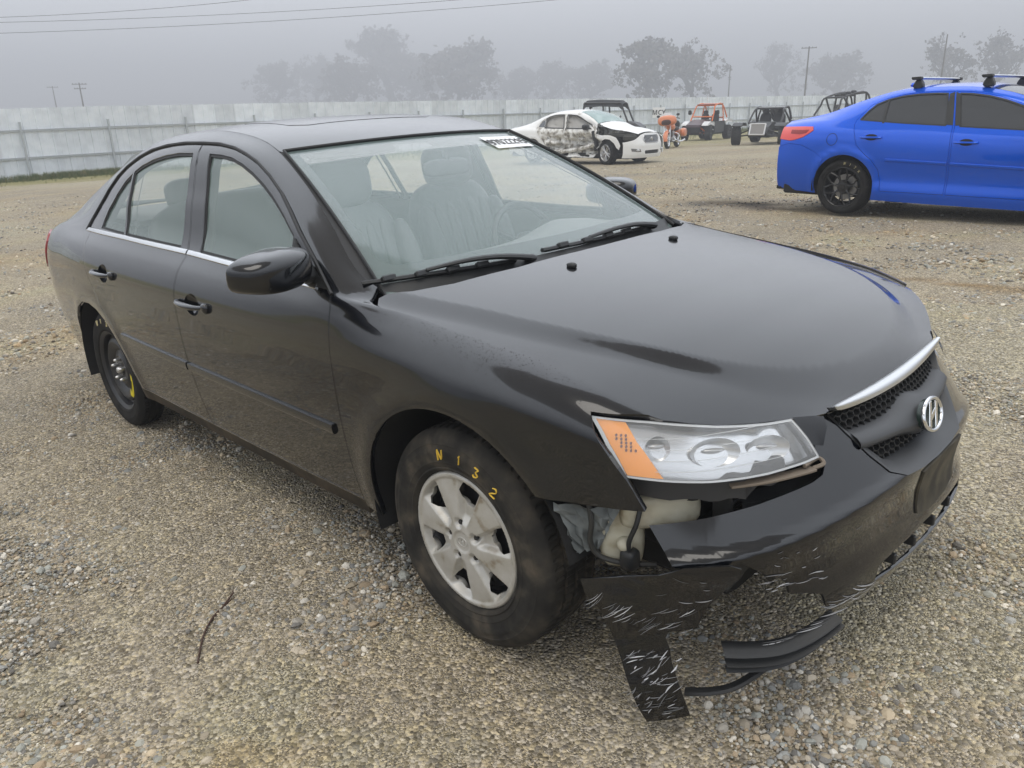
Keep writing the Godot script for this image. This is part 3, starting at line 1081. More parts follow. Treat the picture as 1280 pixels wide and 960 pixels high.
func trunk_at(x: float, z: float) -> Vector3:
	var q := SB.col(x)
	var y0: float = q[1][0]
	var z0: float = q[2][0]
	var yc := curve([-3.96, -3.9, -3.8, -3.6, -3.4, -3.2], [0.95, 1.025, 1.045, 1.062, 1.075, 1.14], x)
	return Vector3(x, y0 + (yc - y0) * (1.0 - pow(minf(absf(z) / z0, 1.1), 2.5)), z)

func front_door_poly() -> PackedVector2Array:
	return V2([-1.675, 1.409, -1.54, 1.404, -1.41, 1.389, -1.31, 1.367, -1.22, 1.340, -1.11, 1.295, -1.0, 1.243, -0.90, 1.190, -0.80, 1.133, -0.66, 1.053, -0.527, 0.974,
		-0.515, 0.93, -0.508, 0.86, -0.505, 0.67, -0.505, 0.43, -0.50, 0.30, -0.70, 0.298, -1.2, 0.296, -1.59, 0.298, -1.60, 0.5, -1.608, 0.75, -1.607, 1.0, -1.627, 1.05, -1.652, 1.25])

func rear_door_poly() -> PackedVector2Array:
	var a := [-1.682, 1.409, -1.85, 1.411, -2.04, 1.403, -2.22, 1.385, -2.38, 1.355, -2.54, 1.312, -2.66, 1.265, -2.76, 1.20, -2.83, 1.13, -2.865, 1.06, -2.865, 1.015, -2.79, 1.012,
		-2.745, 0.95, -2.70, 0.87, -2.64, 0.79]
	a.append_array(arc2(-2.74, 0.31, 0.425, 62, 2, 10))
	a.append_array([-2.31, 0.30, -1.9, 0.297, -1.597, 0.298, -1.606, 0.5, -1.615, 0.75, -1.614, 1.0, -1.634, 1.05, -1.659, 1.25])
	return V2(a)

func front_glass_poly() -> PackedVector2Array:
	return V2([-1.575, 1.372, -1.48, 1.368, -1.39, 1.358, -1.30, 1.337, -1.21, 1.308, -1.12, 1.272, -1.04, 1.235, -0.93, 1.178, -0.835, 1.122, -0.835, 1.0, -1.10, 1.003, -1.51, 1.014, -1.53, 1.15])

func sail_poly() -> PackedVector2Array:
	return V2([-0.825, 1.116, -0.72, 1.058, -0.545, 0.983, -0.825, 0.990])

func rear_glass_poly() -> PackedVector2Array:
	return V2([-1.722, 1.375, -1.86, 1.376, -2.01, 1.366, -2.14, 1.349, -2.27, 1.323, -2.36, 1.296, -2.335, 1.15, -2.30, 1.028, -1.69, 1.018, -1.70, 1.15])

func quarter_glass_poly() -> PackedVector2Array:
	return V2([-2.378, 1.289, -2.47, 1.252, -2.56, 1.195, -2.63, 1.125, -2.655, 1.07, -2.655, 1.035, -2.322, 1.028, -2.355, 1.15])

func rear_arch_poly() -> PackedVector2Array:
	return V2([-2.37, 0.20, -2.37, 0.38, -2.40, 0.47, -2.455, 0.555, -2.53, 0.613, -2.63, 0.656, -2.74, 0.674, -2.86, 0.666, -2.97, 0.625, -3.06, 0.555, -3.11, 0.46, -3.125, 0.36, -3.12, 0.20])

func front_arch(r := 0.403) -> Array:
	return arc2(0.0, 0.334, r, 38.5, 185, 22)

func shrink(p: PackedVector2Array, d: float) -> PackedVector2Array:
	var o := Geometry2D.offset_polygon(p, -d, Geometry2D.JOIN_MITER)
	return o[0] if o.size() else p

func build_sedan(frame: Basis) -> void:
	SB = sedan_flank()
	var black := paint("black car paint", Color(0.0015, 0.0024, 0.0045), 0.22, 1.0)
	var dsill := mat("dusty sill paint", Color.WHITE, 0.55, 0.0, 0.3)
	dsill.albedo_texture = ramp_tex(noise_img(256, 0.02, 93, FastNoiseLite.TYPE_SIMPLEX_SMOOTH, 5), [[0.2, Color(0.14, 0.13, 0.115)], [0.5, Color(0.22, 0.195, 0.165)], [0.9, Color(0.31, 0.27, 0.22)]])
	triplanar(dsill, 1.4)
	var trimb := mat("black plastic", Color(0.016, 0.017, 0.018), 0.5)
	var rubber := mat("window rubber", Color(0.012, 0.012, 0.013), 0.6)
	var under := mat("underbody", Color(0.012, 0.012, 0.012), 0.9)
	var glass := mat("side glass", Color(0.50, 0.66, 0.63, 0.24), 0.02, 0.0, 0.5)
	var wglass := mat("windshield glass", Color(0.48, 0.64, 0.62, 0.21), 0.02, 0.0, 0.5)
	var chrome := mat("chrome", Color(0.72, 0.73, 0.74), 0.16, 1.0)
	var grey_trim := mat("grey interior trim", Color(0.16, 0.165, 0.16), 0.8)
	var car := thing("black_sedan", "black sedan with a torn front bumper, nearest and largest vehicle", "car", "", Transform3D(frame, Vector3.ZERO))
	var mb: MB
	# ---- roof, sunroof
	var z0 := func(x): return SB.col(x)[2][0] - 0.004
	var rp := PackedVector2Array()
	for i in 13:
		var u := -1.0 + i / 6.0
		var p := shield_at(u, 1.0)
		rp.append(Vector2(p.x - 0.006, clampf(p.z, -z0.call(p.x), z0.call(p.x))))
	for i in 15:
		var x := lerpf(-1.21, -2.66, i / 14.0)
		rp.append(Vector2(x, z0.call(x)))
	for i in 5: rp.append(Vector2(-2.66 + 0.03 * (1 - pow(1 - i / 2.0, 2)), lerpf(0.56, -0.56, i / 4.0)))
	for i in 15:
		var x := lerpf(-2.66, -1.21, i / 14.0)
		rp.append(Vector2(x, -z0.call(x)))
	if Geometry2D.is_polygon_clockwise(rp): rp.reverse()
	var sun := round2(V2([-1.44, -0.37, -1.44, 0.37, -1.93, 0.37, -1.93, -0.37]), 0.06)
	if Geometry2D.is_polygon_clockwise(sun): sun.reverse()
	mb = MB.new(); panel(mb, roof_at, BODY_C, rp, [sun], 0.05, 0.05, 0.0, 0.012)
	var roof := part(car, "roof", mb, black)
	mb = MB.new(); panel(mb, roof_at, BODY_C, shrink(sun, 0.004), [], 0.05, 0.05, 0.0015, 0.012)
	part(roof, "sunroof", mb, black)
	mb = MB.new(); panel(mb, roof_at, BODY_C, shrink(rp, 0.01), [], 0.08, 0.08, -0.035)
	part(roof, "headliner", mb, mat("headliner", Color(0.30, 0.30, 0.29), 0.9))
	# ---- hood
	var hp := V2([-0.185, 0.0, -0.188, 0.12, -0.212, 0.38, -0.268, 0.60, -0.328, 0.714, -0.385, 0.768, -0.392, 0.79, -0.365, 0.815])
	for i in 14:
		var x := lerpf(-0.325, 0.54, i / 13.0)
		hp.append(Vector2(x, SB.col(x)[2][3] - 0.005))
	hp.append_array(V2([0.575, 0.738, 0.615, 0.695, 0.655, 0.64, 0.70, 0.55, 0.735, 0.468, 0.765, 0.40, 0.782, 0.33, 0.788, 0.2, 0.79, 0.0]))
	var hl := hp.duplicate()
	for i in range(hp.size() - 2, 0, -1): hl.append(Vector2(hp[i].x, -hp[i].y))
	if Geometry2D.is_polygon_clockwise(hl): hl.reverse()
	mb = MB.new(); panel(mb, hood_at, BODY_C, hl, [], 0.0125, 0.008, 0.0, 0.018)
	var hood := part(car, "hood", mb, black)
	for s in [-1.0, 1.0]:
		var q := hood_at(-0.085, 0.275 * s)
		mb = MB.new()
		mb.egg(Vector3(0.017, 0.009, 0.013), Transform3D(Basis.IDENTITY, q + Vector3(0, 0.005, 0)), 12, 8, 0.8)
		mb.box(Vector3(0.012, 0.008, 0.012), Transform3D(Basis.IDENTITY, q + Vector3(-0.012, 0.006, 0)), 0.002)
		sub(hood, "washer_nozzle", mb, trimb)
	# ---- both flanks
	for sg in [1.0, -1.0]:
		build_sedan_side(car, sg, black, trimb, rubber, glass, chrome, grey_trim, under)
	# ---- windshield with its dark border, sticker, mirror
	var wrect := V2([-1, 0, 1, 0, 1, 1, -1, 1])
	mb = MB.new(); panel(mb, shield_at, BODY_C, wrect, [], 0.08, 0.08, -0.004)
	var ws := part(car, "windshield", mb, wglass)
	var frit := round2(V2([-0.945, 0.15, 0.945, 0.15, 0.925, 0.965, -0.925, 0.965]), 0.05)
	if Geometry2D.is_polygon_clockwise(frit): frit.reverse()
	mb = MB.new(); panel(mb, shield_at, BODY_C, wrect, [frit], 0.08, 0.06, -0.006)
	part(ws, "dark_border", mb, mat("glass border", Color(0.018, 0.018, 0.02), 0.4))
	mb = MB.new(); panel(mb, shield_at, BODY_C, V2([-0.93, 0.87, 0.93, 0.87, 0.93, 0.966, -0.93, 0.966]), [], 0.08, 0.04, -0.0055)
	part(ws, "shade_band", mb, mat("shade band", Color(0.17, 0.14, 0.13, 0.62), 0.1))
	build_windshield_label(ws)
	mb = MB.new(); panel(mb, back_glass_at, BODY_C, wrect, [], 0.12, 0.12, -0.002)
	part(car, "rear_window", mb, glass)
	# rubber strip over the windshield
	mb = MB.new()
	var pts := PackedVector3Array()
	for i in 25: pts.append(shield_at(-1.0 + i / 12.0, 1.0) + Vector3(-0.002, 0.002, 0))
	mb.tube(pts, 0.006, 6)
	for s in [-1.0, 1.0]:
		var e := PackedVector3Array()
		for i in 17: e.append(shield_at(s, i / 16.0) + Vector3(0.004, 0.003, 0.001 * s))
		mb.tube(e, 0.0055, 6)
	for s in [-1.0, 1.0]:
		var ra := PackedVector3Array(); var rb := PackedVector3Array()
		for i in 25:
			var p := shield_at(s, i / 24.0)
			ra.append(p + Vector3(0, -0.002, 0))
			var q := SB.at(minf(p.x - 0.012, -0.42), 0.06)
			rb.append(Vector3(q.x, q.y - 0.002, q.z * s))
		mb.sheet([ra, rb])
	sub(ws, "rubber_strip", mb, rubber)
	# ---- cowl
	mb = MB.new()
	var rows := []
	for k in 5:
		var r := PackedVector3Array()
		for i in 31:
			var u := -1.0 + i / 15.0
			var a := shield_at(u, 0.055) + Vector3(0.004, 0.004, 0)
			var zz := 0.775 * u
			var hx := lerps([0.0, 0.12, 0.38, 0.60, 0.714, 0.78], [-0.185, -0.188, -0.212, -0.268, -0.328, -0.38], absf(zz))
			var b := hood_at(hx, zz) + Vector3(0.02, -0.022, 0)
			var t := k / 4.0
			r.append(a.lerp(b, t) + Vector3(0, -0.028 * sin(PI * t) + 0.004 * cos(u * 130.0) * (1.0 if k in [1, 2, 3] else 0.0), 0))
		rows.append(r)
	mb.sheet(rows)
	part(car, "cowl_panel", mb, trimb)
	build_wipers(car, trimb)
	# ---- trunk lid, tail
	var tp := PackedVector2Array()
	for i in 9:
		var x := lerpf(-3.40, -3.90, i / 8.0)
		tp.append(Vector2(x, SB.col(x)[2][0] - 0.004))
	for i in 9:
		var x := lerpf(-3.90, -3.40, i / 8.0)
		tp.append(Vector2(x, -SB.col(x)[2][0] + 0.004))
	if Geometry2D.is_polygon_clockwise(tp): tp.reverse()
	mb = MB.new(); panel(mb, trunk_at, BODY_C, tp, [], 0.05, 0.06, 0.0, 0.012)
	part(car, "trunk_lid", mb, black)
	mb = MB.new()
	rows = []
	for i in 25:
		var k := -1.0 + i / 12.0
		var r := PackedVector3Array()
		for t in 19:
			var p := SB.at(-3.90, t * 0.5)
			r.append(Vector3(p.x - 0.075 * (1 - pow(absf(k), 2.6)) - (0.03 if p.y < 0.66 else 0.0) * (1 - pow(absf(k), 6.0)), p.y, p.z * k))
		rows.append(r)
	mb.sheet(rows)
	part(car, "rear_bumper", mb, black, 30.0)
	# ---- underbody, engine bay shade
	mb = MB.new()
	mb.box(Vector3(2.6, 0.10, 1.56), Transform3D(Basis.IDENTITY, Vector3(-1.42, 0.245, 0)), 0.02)
	mb.box(Vector3(0.85, 0.14, 1.2), Transform3D(Basis.IDENTITY, Vector3(-3.3, 0.33, 0)), 0.03)
	mb.box(Vector3(1.05, 0.14, 1.0), Transform3D(Basis.IDENTITY, Vector3(0.1, 0.28, 0)), 0.03)
	mb.box(Vector3(0.9, 0.5, 1.06), Transform3D(Basis.IDENTITY, Vector3(0.0, 0.56, 0)), 0.02)
	mb.box(Vector3(1.0, 0.4, 1.1), Transform3D(Basis.IDENTITY, Vector3(-3.2, 0.6, 0)), 0.02)
	mb.box(Vector3(0.05, 0.62, 1.5), Transform3D(Basis.IDENTITY, Vector3(-0.46, 0.6, 0)), 0.01)
	part(car, "underbody", mb, under)
	build_interior(car, grey_trim, trimb)
	build_sedan_front(car, black, trimb, under, chrome)
	build_sedan_wheels(car)

func build_windshield_label(ws: Node) -> void:
	var white := mat("label paper", Color(0.78, 0.79, 0.80), 0.5)
	var ink := mat("label ink", Color(0.02, 0.02, 0.022), 0.6)
	# paper stuck inside the glass near its upper left corner as the driver sees it
	var mb := MB.new()
	panel(mb, shield_at, BODY_C, V2([-0.90, 0.80, -0.435, 0.80, -0.435, 0.925, -0.90, 0.925]), [], 0.08, 0.06, 0.001)
	part(ws, "paper_label", mb, white)
	var tm := TextMesh.new()
	var fnt := SystemFont.new()
	fnt.font_names = PackedStringArray(["Droid Sans"])
	fnt.font_weight = 700
	tm.font = fnt
	tm.text = "97022215"
	tm.font_size = 64
	tm.pixel_size = 0.00125
	tm.depth = 0.0004
	var o := MeshInstance3D.new()
	o.name = "lot_number"
	o.mesh = tm
	o.material_override = ink
	var c := shield_at(-0.66, 0.862)
	var ax := (shield_at(-0.62, 0.862) - shield_at(-0.70, 0.862)).normalized()
	var up := (shield_at(-0.66, 0.90) - shield_at(-0.66, 0.82)).normalized()
	# reads from outside: x runs from the car's right to its left
	var bx := -ax
	var nz := bx.cross(up).normalized()
	up = nz.cross(bx).normalized()
	o.transform = Transform3D(Basis(bx * 0.80, up * 0.88, nz), c + nz * 0.0016)
	ws.add_child(o, true)

func build_wipers(car: Node, trimb: Material) -> void:
	for w in [[0.30, 0.80, 0.0], [-0.46, 0.17, 0.0]]:
		var mb := MB.new()
		var n := Vector3(0.44, 0.88, 0).normalized()
		var on := func(z: float, up: float) -> Vector3: return shield_at(z / 0.752, up) + n * 0.012
		var a: Vector3 = on.call(w[0], 0.045)
		var b: Vector3 = on.call(w[1], 0.11)
		# blade
		var pts := PackedVector3Array()
		for i in 13: pts.append(on.call(lerpf(w[0], w[1], i / 12.0), 0.045 + 0.02 * i / 12.0))
		mb.tube(pts, 0.010, 6, true, 0.8)
		# arm with its bridge
		var p2 := PackedVector3Array()
		for i in 9:
			var t := i / 8.0
			p2.append(on.call(lerpf(w[0] - 0.05, lerpf(w[0], w[1], 0.62), t), 0.028 + 0.035 * t) + n * (0.012 + 0.022 * sin(PI * t)))
		mb.tube(p2, [0.018, 0.017, 0.016, 0.015, 0.014, 0.013, 0.012, 0.011, 0.010], 8, true, 0.6)
		for k in 4:
			var q: Vector3 = on.call(lerpf(w[0], w[1], 0.25 + 0.2 * k), 0.050 + 0.004 * k)
			mb.box(Vector3(0.02, 0.02, 0.05), Transform3D(Basis(Vector3(0, 0, 1), 0.45), q + n * 0.006), 0.004)
		mb.egg(Vector3(0.022, 0.014, 0.022), Transform3D(Basis.IDENTITY, on.call(w[0] - 0.05, 0.03) + n * 0.008), 12, 8)
		sub(car, "wiper", mb, trimb)

func ribbon(mb: MB, fl: Flank, sg: float, xs: Array, y0: Callable, hgt: float, proud: float) -> void:
	# a moulded strip along the flank, rounded in section
	var rows := []
	for x in xs:
		var r := PackedVector3Array()
		for k in [[-1.0, -0.002], [-0.92, 0.65], [-0.6, 1.0], [0.6, 1.0], [0.92, 0.65], [1.0, -0.002]]:
			var yy: float = y0.call(x) + hgt * 0.5 * k[0]
			var p := fl.xy(x, yy)
			p.z += proud * k[1]
			p.z *= sg
			r.append(p)
		rows.append(r)
	mb.sheet(rows)
	mb.fan(rows[0], sg > 0); mb.fan(rows[-1], sg < 0)

func span(a: float, b: float, step: float) -> Array:
	var k := maxi(1, roundi(absf(b - a) / step))
	var o := []
	for i in k + 1: o.append(lerpf(a, b, float(i) / k))
	return o

func build_sedan_side(car: Node, sg: float, black: Material, trimb: Material, rubber: Material, glass: Material, chrome: Material, inner: Material, under: Material) -> void:
	var mb: MB
	var dusty: Material = mats["dusty sill paint"]
	var fd := front_door_poly()
	var rd := rear_door_poly()
	var fg := front_glass_poly()
	var rg := rear_glass_poly()
	var qg := quarter_glass_poly()
	var sail := sail_poly()
	var cup1 := ring2(-1.452, 0.835, 0.062, 0.042, 20)
	var cup2 := ring2(-2.425, 0.855, 0.062, 0.042, 20)
	# front fender
	var fp := [-0.50, 0.27, -0.50, 0.43, -0.50, 0.67, -0.503, 0.86, -0.512, 0.94, -0.522, 0.972, -0.50, 10.0, -0.43, 10.0, -0.405, 10.8, -0.392, 11.6, -0.362, 12.6, -0.33, 13.0]
	for x in span(-0.25, 0.535, 0.08): fp.append_array([x, 13.0])
	fp.append_array([0.553, 13.0, 0.50, 0.815, 0.446, 0.818, 0.470, 0.782, 0.510, 0.735, 0.550, 0.684, 0.572, 0.648, 0.592, 0.612, 0.46, 0.598, 0.335, 0.588])
	fp.append_array(front_arch())
	fp.append_array([-0.405, 0.27])
	mb = MB.new()
	flank_panel(mb, SB, sg, V2(fp), [], 0.0, 0.02, 0.03, 0.2)
	var fender := sub(car, "front_fender", mb, black)
	# droplets on the fender's shoulder
	if sg > 0: build_droplets(fender)
	# front door
	mb = MB.new()
	flank_panel(mb, SB, sg, shrink(fd, 0.003), [fg, cup1], 0.0, 0.014)
	var fdoor := sub(car, "front_door", mb, black)
	mb = MB.new()
	flank_panel(mb, SB, sg, shrink(rd, 0.003), [rg, qg, cup2], 0.0, 0.014)
	var rdoor := sub(car, "rear_door", mb, black)
	# body side: pillars, roof rail, quarter, sill
	var outer := [-0.50, 0.24, -0.503, 0.86, -0.522, 0.972, -0.50, 10.0]
	for x in span(-0.56, -3.88, 0.12): outer.append_array([x, 10.0])
	outer.append_array([-3.89, 10.5, -3.89, 18.5, -3.80, 18.95, -3.12, 18.97, -3.0, 18.97, -2.4, 18.97, -1.6, 18.97, -0.9, 18.97])
	mb = MB.new()
	var sill := V2([-0.495, 0.292, -0.70, 0.290, -1.2, 0.288, -1.9, 0.289, -2.30, 0.292, -2.372, 0.30, -2.372, 18.99, -1.6, 18.99, -0.495, 18.99])
	flank_panel(mb, SB, sg, V2(outer), [fd, rd, rear_arch_poly(), sill], 0.0, 0.02)
	var side := sub(car, "body_side", mb, black)
	mb = MB.new()
	flank_panel(mb, SB, sg, sill, [], 0.0, 0.015)
	sub(car, "sill_panel", mb, dusty)
	# glass
	for g in [[fg, fdoor, "window_glass"], [rg, rdoor, "window_glass"], [qg, rdoor, "quarter_glass"]]:
		mb = MB.new()
		flank_panel(mb, SB, sg, Geometry2D.offset_polygon(g[0], 0.006)[0], [], -0.009, 0.0, 0.1, 0.5)
		sub(g[1], g[2], mb, glass)
		# rubber round the pane
		mb = MB.new()
		flank_panel(mb, SB, sg, Geometry2D.offset_polygon(g[0], 0.002)[0], [shrink(g[0], 0.010)], -0.004, 0.006, 0.08, 0.4)
		sub(g[1], "window_seal", mb, rubber)
	# sail panel under the mirror
	mb = MB.new()
	flank_panel(mb, SB, sg, shrink(sail, 0.002), [], 0.004, 0.006, 0.05, 0.3)
	part(fdoor, "sail_panel", mb, trimb)
	# black seal line round the door openings
	for d in [fd, rd]:
		mb = MB.new()
		flank_panel(mb, SB, sg, Geometry2D.offset_polygon(d, 0.004)[0], [shrink(d, 0.03)], -0.024, 0.0, 0.06, 0.4)
		sub(side, "door_seal", mb, rubber)
	# upper door frame gap: black bead along the roof line
	mb = MB.new()
	var bead := PackedVector3Array()
	for i in 12: bead.append(SB.xy(fd[10 - i if i < 11 else 0].x, fd[10 - i if i < 11 else 0].y))
	for i in range(0, 11): bead.append(SB.xy(rd[i].x, rd[i].y))
	var b2 := PackedVector3Array()
	for p in bead: b2.append(Vector3(p.x, p.y + 0.002, (p.z + 0.0015) * sg))
	mb.tube(b2, 0.0065, 6)
	part(side, "roof_line_seal", mb, rubber)
	# belt trim in chrome
	var belt := func(x: float) -> float: return lerps([-2.86, -2.3, -1.6, -1.3, -0.83], [1.021, 1.019, 1.009, 1.001, 0.990], x)
	mb = MB.new(); ribbon(mb, SB, sg, span(-2.862, -1.617, 0.07), belt, 0.017, 0.007)
	part(rdoor, "belt_trim", mb, chrome)
	mb = MB.new(); ribbon(mb, SB, sg, span(-1.604, -0.62, 0.07), belt, 0.017, 0.007)
	part(fdoor, "belt_trim", mb, chrome)
	# side mouldings
	var mol := func(x: float) -> float: return lerps([-2.35, -0.56], [0.566, 0.545], x)
	mb = MB.new(); ribbon(mb, SB, sg, span(-2.335, -1.617, 0.08), mol, 0.036, 0.011)
	part(rdoor, "side_moulding", mb, black)
	mb = MB.new(); ribbon(mb, SB, sg, span(-1.602, -0.555, 0.08), mol, 0.036, 0.011)
	part(fdoor, "side_moulding", mb, black)
	# handles with their cups
	for h in [[-1.452, 0.835, fdoor], [-2.425, 0.855, rdoor]]:
		mb = MB.new()
		var rows := []
		for i in 6:
			var r := PackedVector3Array()
			var q := i / 5.0
			for k in 20:
				var a := TAU * k / 20
				var p := SB.xy(h[0] + 0.062 * q * cos(a), h[1] + 0.042 * q * sin(a))
				p.z -= 0.030 * (1.0 - q * q)
				p.z *= sg
				r.append(p)
			rows.append(r)
		mb.sheet(rows, true)
		part(h[2], "handle_cup", mb, black)
		mb = MB.new()
		var path := PackedVector3Array()
		var rad := []
		for i in 13:
			var t := i / 12.0
			var x: float = h[0] - 0.118 + 0.236 * t
			var p := SB.xy(x, h[1] + 0.003)
			p.z += 0.006 + 0.026 * pow(sin(PI * clampf(t * 1.05 - 0.02, 0, 1)), 0.55)
			p.z *= sg
			path.append(p)
			rad.append(0.016 * (0.62 + 0.38 * sin(PI * clampf(t, 0.06, 0.94))))
		mb.tube(path, rad, 12, true, 0.75)
		part(h[2], "door_handle", mb, black)
		mb = MB.new()
		var lk := SB.xy(h[0] + 0.125, h[1] + 0.002)
		mb.egg(Vector3(0.022, 0.02, 0.016), Transform3D(Basis.IDENTITY, Vector3(lk.x, lk.y, (lk.z + 0.004) * sg)), 14, 8, 0.8)
		part(h[2], "lock_cover", mb, black)
	# mirror
	mb = MB.new()
	var mxf := Transform3D(Basis(Vector3.UP, 0.55 * sg) * Basis(Vector3(0, 0, 1), -0.05), Vector3(-0.632, 1.060, 0.972 * sg) if sg > 0 else Vector3(-0.90, 1.065, -0.95))
	if sg < 0: mxf.basis = Basis(Vector3.UP, -1.15) * Basis(Vector3(0, 0, 1), -0.05)
	var base := MB.new()
	base.egg(Vector3(0.082, 0.064, 0.160 if sg > 0 else 0.120), Transform3D.IDENTITY, 28, 18, 0.62)
	for i in base.v.size():
		var p := base.v[i]
		# flat glass side, drooping outer corner, thinner foot
		if p.x < -0.045: p.x = -0.045
		var o: float = p.z * sg / 0.150
		p.y *= 1.0 - 0.18 * clampf(-o, 0, 1) - 0.10 * clampf(o, 0, 1)
		p.x -= 0.03 * o * o
		if p.y < -0.038: p.y = -0.038 + (p.y + 0.038) * 0.75
		base.v[i] = p
	mb.add(base, mxf)
	var mirror := part(fdoor, "mirror", mb, black, 60.0)
	mb = MB.new()
	if sg > 0: mb.tube(V3([-0.675, 1.015, 0.845 * sg, -0.67, 1.02, 0.87 * sg, -0.67, 1.035, 0.90 * sg]), [0.040, 0.034, 0.034], 12, true, 0.7)
	else: mb.tube(V3([-0.72, 1.0, -0.84, -0.78, 1.01, -0.87, -0.84, 1.02, -0.89]), [0.04, 0.032, 0.03], 12, true, 0.7)
	part(mirror, "mirror_foot", mb, trimb)
	mb = MB.new()
	mb.slab(round2(V2([-0.11, -0.045, 0.11, -0.045, 0.11, 0.045, -0.11, 0.045]), 0.03), 0, 0.003, mxf * Transform3D(Basis(Vector3.UP, -PI / 2), Vector3(-0.062, 0.006, 0.0)))
	part(mirror, "mirror_glass", mb, mat("mirror", Color(0.8, 0.82, 0.84), 0.03, 1.0))
	# tail light
	mb = MB.new()
	var tl := V2([-3.88, 0.93, -3.80, 0.945, -3.70, 0.935, -3.645, 0.90, -3.66, 0.83, -3.72, 0.765, -3.80, 0.735, -3.88, 0.735])
	flank_panel(mb, SB, sg, tl, [], 0.006, 0.012, 0.04, 0.25)
	var red := mat("tail light red", Color(0.30, 0.012, 0.015), 0.12)
	red.clearcoat_enabled = true
	part(side, "tail_light", mb, red)
	# inner trim of doors and pillars
	mb = MB.new()
	flank_panel(mb, SB, sg, shrink(fd, 0.01), [shrink(fg, -0.004), shrink(sail, -0.001)], -0.045, 0.0, 0.07, 0.5)
	flank_panel(mb, SB, sg, shrink(rd, 0.01), [shrink(rg, -0.004), qg], -0.045, 0.0, 0.07, 0.5)
	part(side, "inner_trim", mb, inner)
	mb = MB.new()
	var pil := V2([-1.57, 0.3, -1.55, 1.02, -1.60, 1.40, -1.76, 1.40, -1.73, 1.02, -1.70, 0.3])
	flank_panel(mb, SB, sg, pil, [], -0.065, 0.0, 0.07, 0.5)
	part(side, "middle_pillar", mb, inner)
	# wheel housings
	for w in [[0.0, 0.334, 0.415], [-2.74, 0.31, 0.375]]:
		mb = MB.new()
		var rows := []
		for zz in [0.50, 0.88]:
			var r := PackedVector3Array()
			for k in 25:
				var a := deg_to_rad(lerpf(12, 195, k / 24.0))
				r.append(Vector3(w[0] + w[2] * cos(a), w[1] + w[2] * sin(a), zz * sg))
			rows.append(r)
		mb.sheet(rows)
		var disc := PackedVector2Array()
		for k in 25:
			var a := deg_to_rad(lerpf(12, 195, k / 24.0))
			disc.append(Vector2(w[0] + w[2] * cos(a), w[1] + w[2] * sin(a)))
		mb.slab(disc, 0.49 * sg, 0.495 * sg)
		sub(side, "wheel_housing", mb, under)

func build_droplets(fender: Node) -> void:
	# rain beads left on the shoulder beside the hood gap: nobody could count them
	var rng := RandomNumberGenerator.new()
	rng.seed = 11
	var base := MB.new()
	base.egg(Vector3(1, 0.45, 1), Transform3D.IDENTITY, 7, 4)
	var mb := MB.new()
	for i in 1500:
		var x := rng.randf_range(-0.36, 0.44)
		var t := rng.randf_range(3.02, 5.3)
		var dens := exp(-pow((x - 0.06) / 0.24, 2.0)) * exp(-pow((t - 3.5) / 0.95, 2.0))
		if rng.randf() > dens * 1.15 + 0.02: continue
		var p := SB.at(x, t)
		var nn := (SB.at(x + 0.004, t) - SB.at(x - 0.004, t)).cross(SB.at(x, t + 0.01) - SB.at(x, t - 0.01)).normalized()
		if nn.z < 0: nn = -nn
		var s := rng.randf_range(0.0007, 0.0019)
		var b := Basis(Quaternion(Vector3.UP, nn)).scaled(Vector3(s, s, s * rng.randf_range(0.8, 1.6)))
		mb.add(base, Transform3D(Basis(Quaternion(Vector3.UP, nn)) * Basis.from_scale(Vector3(s, s, s)), p))
	var o := part(fender, "water_beads", mb, mat("water beads", Color(0.004, 0.004, 0.005), 0.05), 70.0)
	o.set_meta("kind", "stuff")

